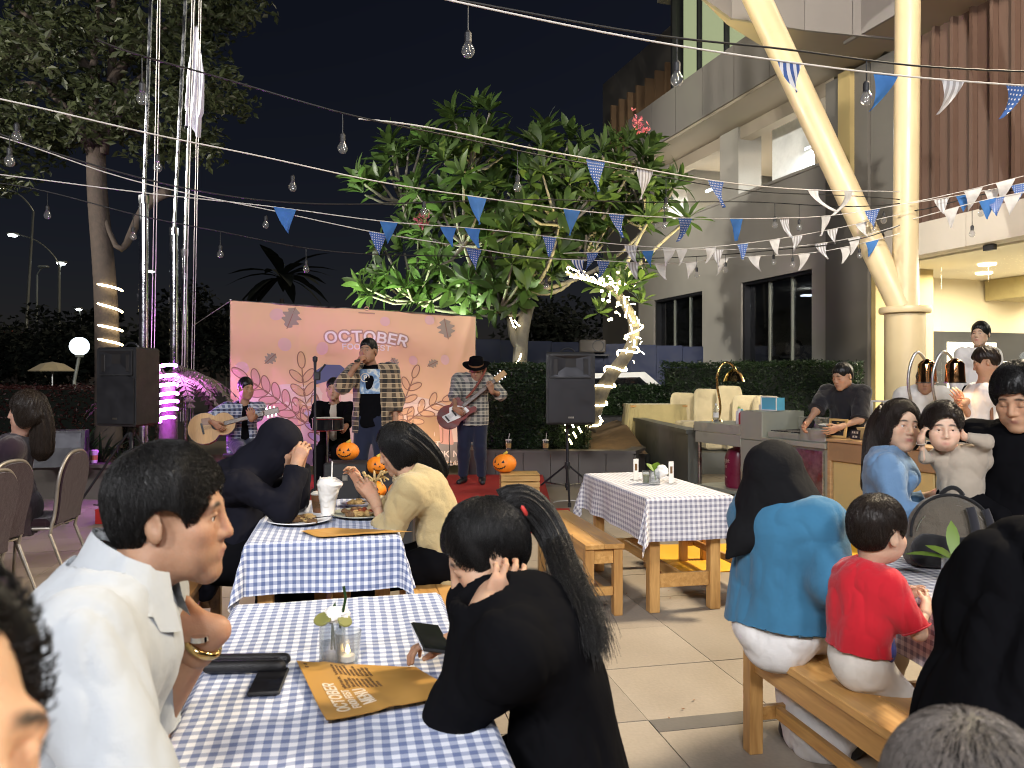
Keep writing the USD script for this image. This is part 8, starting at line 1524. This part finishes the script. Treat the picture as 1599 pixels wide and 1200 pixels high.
def guitar(label, c, ax, nrm, scale, body_m, acoustic=True):
    """ax: from the body towards the headstock; nrm: out of the top"""
    ax = unit(ax); nrm = unit(nrm - ax * (nrm @ ax)); sd = np.cross(nrm, ax); R = np.stack([sd, ax, nrm], 1); T = thing('guitar', label, 'guitar', c); k = scale
    if acoustic:
        bd = unary_union([Point(0, -.10).buffer(.185), Point(0, .115).buffer(.135), sbox(-.115, -.08, .115, .12)]).buffer(-.03).buffer(.03); dp = .10
    else:
        bd = unary_union([Point(0, -.10).buffer(.155), Point(-.02, .05).buffer(.125), LineString([(-.08, .05), (-.115, .21)]).buffer(.035), LineString([(.08, .03), (.10, .12)]).buffer(.04)]).buffer(.02).buffer(-.02); dp = .045
    q = lambda n, m, t, o=(0, 0, 0): part(T, n, xform((arr(m)[0] * k + np.array(o) * k, arr(m)[1]), R), t)
    q('body', extrude(bd.simplify(.004), dp), body_m if not acoustic else 'guitar_neck', (0, 0, -dp))
    if acoustic: q('top', extrude(bd.buffer(-.004).simplify(.004), .004), 'guitar_top'); q('sound_hole', lathe([(0, .0), (.05, 0), (.05, .002)], 22), 'black_paint', (0, .03, .0045)); q('pickguard', extrude(Polygon([(.03, .0), (.10, -.02), (.11, -.10), (.05, -.11)]).buffer(.01), .002), 'leather_brown', (0, 0, .0045))
    else: q('pickguard', extrude(Polygon([(-.09, .14), (-.03, .13), (.06, .05), (.08, -.02), (.03, -.06), (.05, -.16), (-.04, -.15), (-.08, .0)]).buffer(.01), .003), 'white_plastic', (0, 0, .001)); q('pickup', bx((0, -.02, .008), (.09, .02, .01)), 'black_plastic'); q('pickup', bx((0, .05, .008), (.09, .02, .01)), 'black_plastic')
    L = .46 if acoustic else .52; q('bridge', bx((0, -.12 if acoustic else -.13, .010), (.13 if acoustic else .08, .022, .012)), 'black_plastic'); q('neck', bx((0, .12 + L / 2, .006), (.052, L, .022), 0, .006), 'guitar_neck'); q('headstock', bx((0, .12 + L + .09, .0), (.075, .17, .016), 0, .005), 'guitar_neck' if acoustic else 'guitar_top')
    for s in (-1, 1):
        for i in range(3): q('tuning_peg', bx((s * .048, .12 + L + .04 + .045 * i, 0), (.022, .012, .012)), 'chrome')
    for i in range(6): q('string', bx(((i - 2.5) * .008, .0 + L / 2, .0195), (.0012, L + .26, .0012)), 'dark_metal')
    return T
guitar('tan acoustic guitar on the lap of the seated guitarist', at(333, 666, 9.02), (.85, .25, .22), (.15, -.95, .15), 1.0, 'guitar_top')
hd = at(521, 608, 9.55); pv = np.array([hd[0], hd[1] + .06, ST_Z + .55]); stool('black stool under the drummer behind the singer', pv, .45)
P, J = person('seated drummer in a black jacket and cream shirt behind the singer', pv, (.05, -1), s=.99, hunch=.3, head=hd, hf=(.05, -1, -.05), hs=1.05, hands=(at(540, 668, 9.1), at(492, 668, 9.1)), poles=((.8, 0, -.6), (-.8, 0, -.6)), ground=ST_Z, base=SK2, lip=LP1, hres=.008, cres=.014, handres=.008, top=top('cream_shirt', sleeve=.6, grow=.012), over=top('black_cloth', sleeve=1.85, grow=.028, open=.055, neck=.08, name='jacket'), bottom=dict(mat='black_cloth'), shoes='black_plastic', hair=hair_cap('short', .010, .009))
pv = np.array([at(578, 600, 8.3)[0] + .02, 8.32, ST_Z + .955])
P, J = person('singer in a brown plaid shirt over a printed black t-shirt, microphone at the mouth', pv, (-.02, -1), s=1.05, sit=False, girth=1.12, head=at(575, 549, 8.27), hf=(-.25, -.96, .06), hs=1.05, hands=(at(618, 668, 8.2), at(556, 571, 8.02)), poles=((.9, .3, -.3), (-.55, -.3, -.9)), hand_dir=((.1, -.1, -1), (.5, .1, .75)), palm=((-1, 0, 0), (.5, .6, -.2)), hand_kw=({}, dict(curl=.75)), ground=ST_Z, base=SK1, lip=LP1, mouth=.8, hres=.007, cres=.013, handres=.006, top=top('black_cloth', sleeve=.6, grow=.012, hem=-.12, name='tshirt'), over=top('plaid_brown', sleeve=1.55, grow=.034, open=.105, fold=.02, hem=-.18, neck=.085), bottom=dict(mat='dark_denim'), shoes='black_plastic', hair=hair_cap('short', .011, .008))
U, Fv, Rv = J['U'], J['F'], J['R']
c = J['chest'] + Fv * .120 + U * .0; Rq = np.stack([Rv, U, Fv], 1) * np.array([-1, 1, 1]); Rq = np.stack([np.cross(U, Fv), U, Fv], 1)
part(P, 'shirt_print', xform(extrude(sbox(-.095, -.13, .095, .11).buffer(.012), .012), Rq, c), 'shirt_print', world=True); part(P, 'shirt_roundel', xform(extrude(Point(-.05, .03).buffer(.048).difference(Point(-.05, .03).buffer(.040)), .004), Rq, c + Fv * .0125), 'print_white', world=True); v, f = arr(meshkit.text_mesh('P', .045, .004, True)); part(P, 'shirt_letter', xform((v + [-.068, .008, 0], f), Rq, c + Fv * .0125), 'print_white', world=True)
m0 = J['arms'][1][2] + np.array([.03, -.03, .05]); T = thing('microphone', 'handheld black microphone at the singer\'s lips', 'microphone', m0); d = unit(at(566, 562, 8.12) - m0); part(T, 'handle', tube([-d * .10, d * .05], [.012, .018], 10), 'black_plastic', smooth=True); part(T, 'grille', xform(trimesh.creation.icosphere(2, .027), None, d * .07), 'steel', smooth=True)
pv = np.array([at(738, 600, 10.0)[0], 10.02, ST_Z + .90])
P, J = person('electric guitarist in grey plaid shirt, dark hat and jeans on the stage', pv, (-.12, -1), s=.985, sit=False, girth=1.15, head=at(744, 578, 9.94), hf=(-.05, -.92, -.36), hs=1.04, hands=(at(768, 612, 9.68), at(710, 640, 9.66)), poles=((.8, .1, -.7), (-.7, .2, -.6)), hand_dir=((-.3, -.2, .9), (.7, -.1, -.4)), palm=((-.3, .9, 0), (.2, .95, 0)), hand_kw=(dict(curl=.6), dict(curl=.5)), ground=ST_Z, base=SK1, lip=LP1, lid=.8, hres=.008, cres=.013, handres=.007, top=top('plaid_grey', sleeve=1.25, grow=.030, hem=-.16, neck=.072), bottom=dict(mat='dark_denim', grow=.022), shoes='dark_metal', hair=hair_cap('short', .009, .009))
guitar('dark red electric guitar with a white pickguard, worn by the guitarist in the hat', at(711, 644, 9.74), (.72, .12, .58), (.05, -1, .12), 1.0, 'bass_body', False)
c, Rm = J['head'], J['Rm']; T = thing('hat', 'black wide brimmed hat on the electric guitarist', 'hat', c); part(T, 'crown', xform(lathe([(.098, .055), (.094, .12), (.084, .165), (.05, .172), (0, .158)], 28), Rm), 'black_cloth', smooth=50); part(T, 'brim', (lambda m: xform((m[0] + np.stack([0 * m[0][:, 0], 0 * m[0][:, 0], np.abs(m[0][:, 0]) ** 2 * 1.1], 1), m[1]), Rm))(lathe([(.09, .062), (.175, .058), (.178, .054), (.172, .050), (.09, .052)], 32)), 'black_cloth', smooth=50); part(T, 'hat_band', xform(lathe([(.0995, .062), (.0985, .085), (.096, .085)], 28), Rm), 'leather_brown')
T = thing('guitar_strap', 'dark red strap over the electric guitarist\'s shoulder', 'strap', J['nb']); part(T, 'band', tube(spline([at(757, 575, 9.99), at(757, 580, 9.86), at(746, 600, 9.80), at(728, 622, 9.74)], 12), .016, 6), 'strap_red', smooth=True, world=True)
obj('guitar_cable', tube(spline([at(703, 668, 9.7), at(702, 700, 9.75), at(700, 735, 9.7), (-.95, 9.5, .16), (-1.3, 9.6, .158)], 26), .006, 5), 'cable_black', 'thin black cable hanging from the electric guitar to the stage', 'cable')
obj('power_cable', tube(spline([(.5, 9.35, .006), (.75, 9.5, .006), (1.0, 9.45, .006), (1.25, 9.75, .006)], 26), .008, 5), 'rope_white', 'pale cable on the floor by the loudspeaker stand', 'cable')
# --- cooks and staff
pv = np.array([at(1330, 600, 7.9)[0], 7.95, .925])
P, J = person('cook in a dark navy t-shirt reaching over the grill', pv, (-.80, -.60), s=1.0, sit=False, lean=.22, girth=1.05, head=at(1316, 588, 7.8), hf=(-.88, -.36, -.32), hs=1.03, hands=(at(1310, 668, 7.6), at(1258, 664, 7.75)), poles=((.6, -.2, -.8), (.2, .7, -.7)), hand_kw=({}, dict(curl=.5)), base=SK2, lip=LP1, lid=.7, hres=.007, cres=.013, top=top('chef_black', band=2, sleeve=.98, grow=.028, hem=-.2), bottom=dict(mat='black_cloth'), shoes='black_plastic', hair=hair_cap('short', .010, .008))
pv = np.array([at(1441, 600, 8.2)[0], 8.2, .90]); person('chef in white behind the copper heat lamps', pv, (-.4, -.9), s=.97, sit=False, girth=1.2, head=at(1445, 596, 8.1), hf=(-.5, -.85, -.15), hs=1.02, base=SK1, lip=LP1, lid=.5, hres=.008, cres=.014, handres=.009, top=top('chef_white', sleeve=1.6, grow=.034, hem=-.2), bottom=dict(mat='black_cloth'), hair=hair_cap('short', .012, .009))
pv = np.array([at(1535, 600, 7.15)[0], 7.15, .925]); P, J = person('man in a white shirt with a brown shoulder strap by the shop glass', pv, (-.85, .25), s=1.0, sit=False, girth=1.1, lean=.05, head=at(1540, 566, 7.1), hf=(-.80, .42, -.35), hs=1.05, hands=(at(1502, 630, 7.0), at(1498, 632, 6.9)), poles=((.3, .5, -1), (.4, -.5, -1)), base=SK2, lip=LP1, hres=.008, cres=.014, top=top('white_cotton', sleeve=1.3, grow=.03, hem=-.18), bottom=dict(mat='off_white_denim'), hair=hair_cap('short', .016, .008, 'hair_brown'))
T = thing('shoulder_strap', 'brown bag strap across the back of the man in the white shirt', 'strap', J['nb']); part(T, 'band', tube(spline([J['nb'] + (.02, -.06, .0), J['nb'] + (-.02, -.185, -.12), J['chest'] + (-.03, -.205, -.05), J['pelvis'] + (-.06, -.20, .05)], 16), .014, 6), 'leather_brown', smooth=True, world=True)
gz = .42; T = thing('platform_step', 'dark raised step in front of the shop glass', 'step', (5.3, 8.8, 0)); part(T, 'block', prism([(4.85, 8.45), (5.75, 8.45), (5.75, 9.3), (4.85, 9.3)], .0, gz), 'ramp_stone', world=True)
pv = np.array([at(1530, 600, 8.7)[0], 8.75, gz + .92]); person('waitress with tied dark hair and white collar standing before the shop', pv, (-.3, -.95), s=.99, fem=True, sit=False, head=at(1531, 522, 8.7), hf=(-.80, -.60, -.02), hs=1.05, ground=gz, base=(.50, .34, .24), lip=LP2, hres=.007, cres=.014, handres=.009, top=top('white_cotton', sleeve=1.8, grow=.026), bottom=dict(mat='black_cloth', skirt=True), shoes='black_plastic', hair=hair_cap('tail', .014, .008))
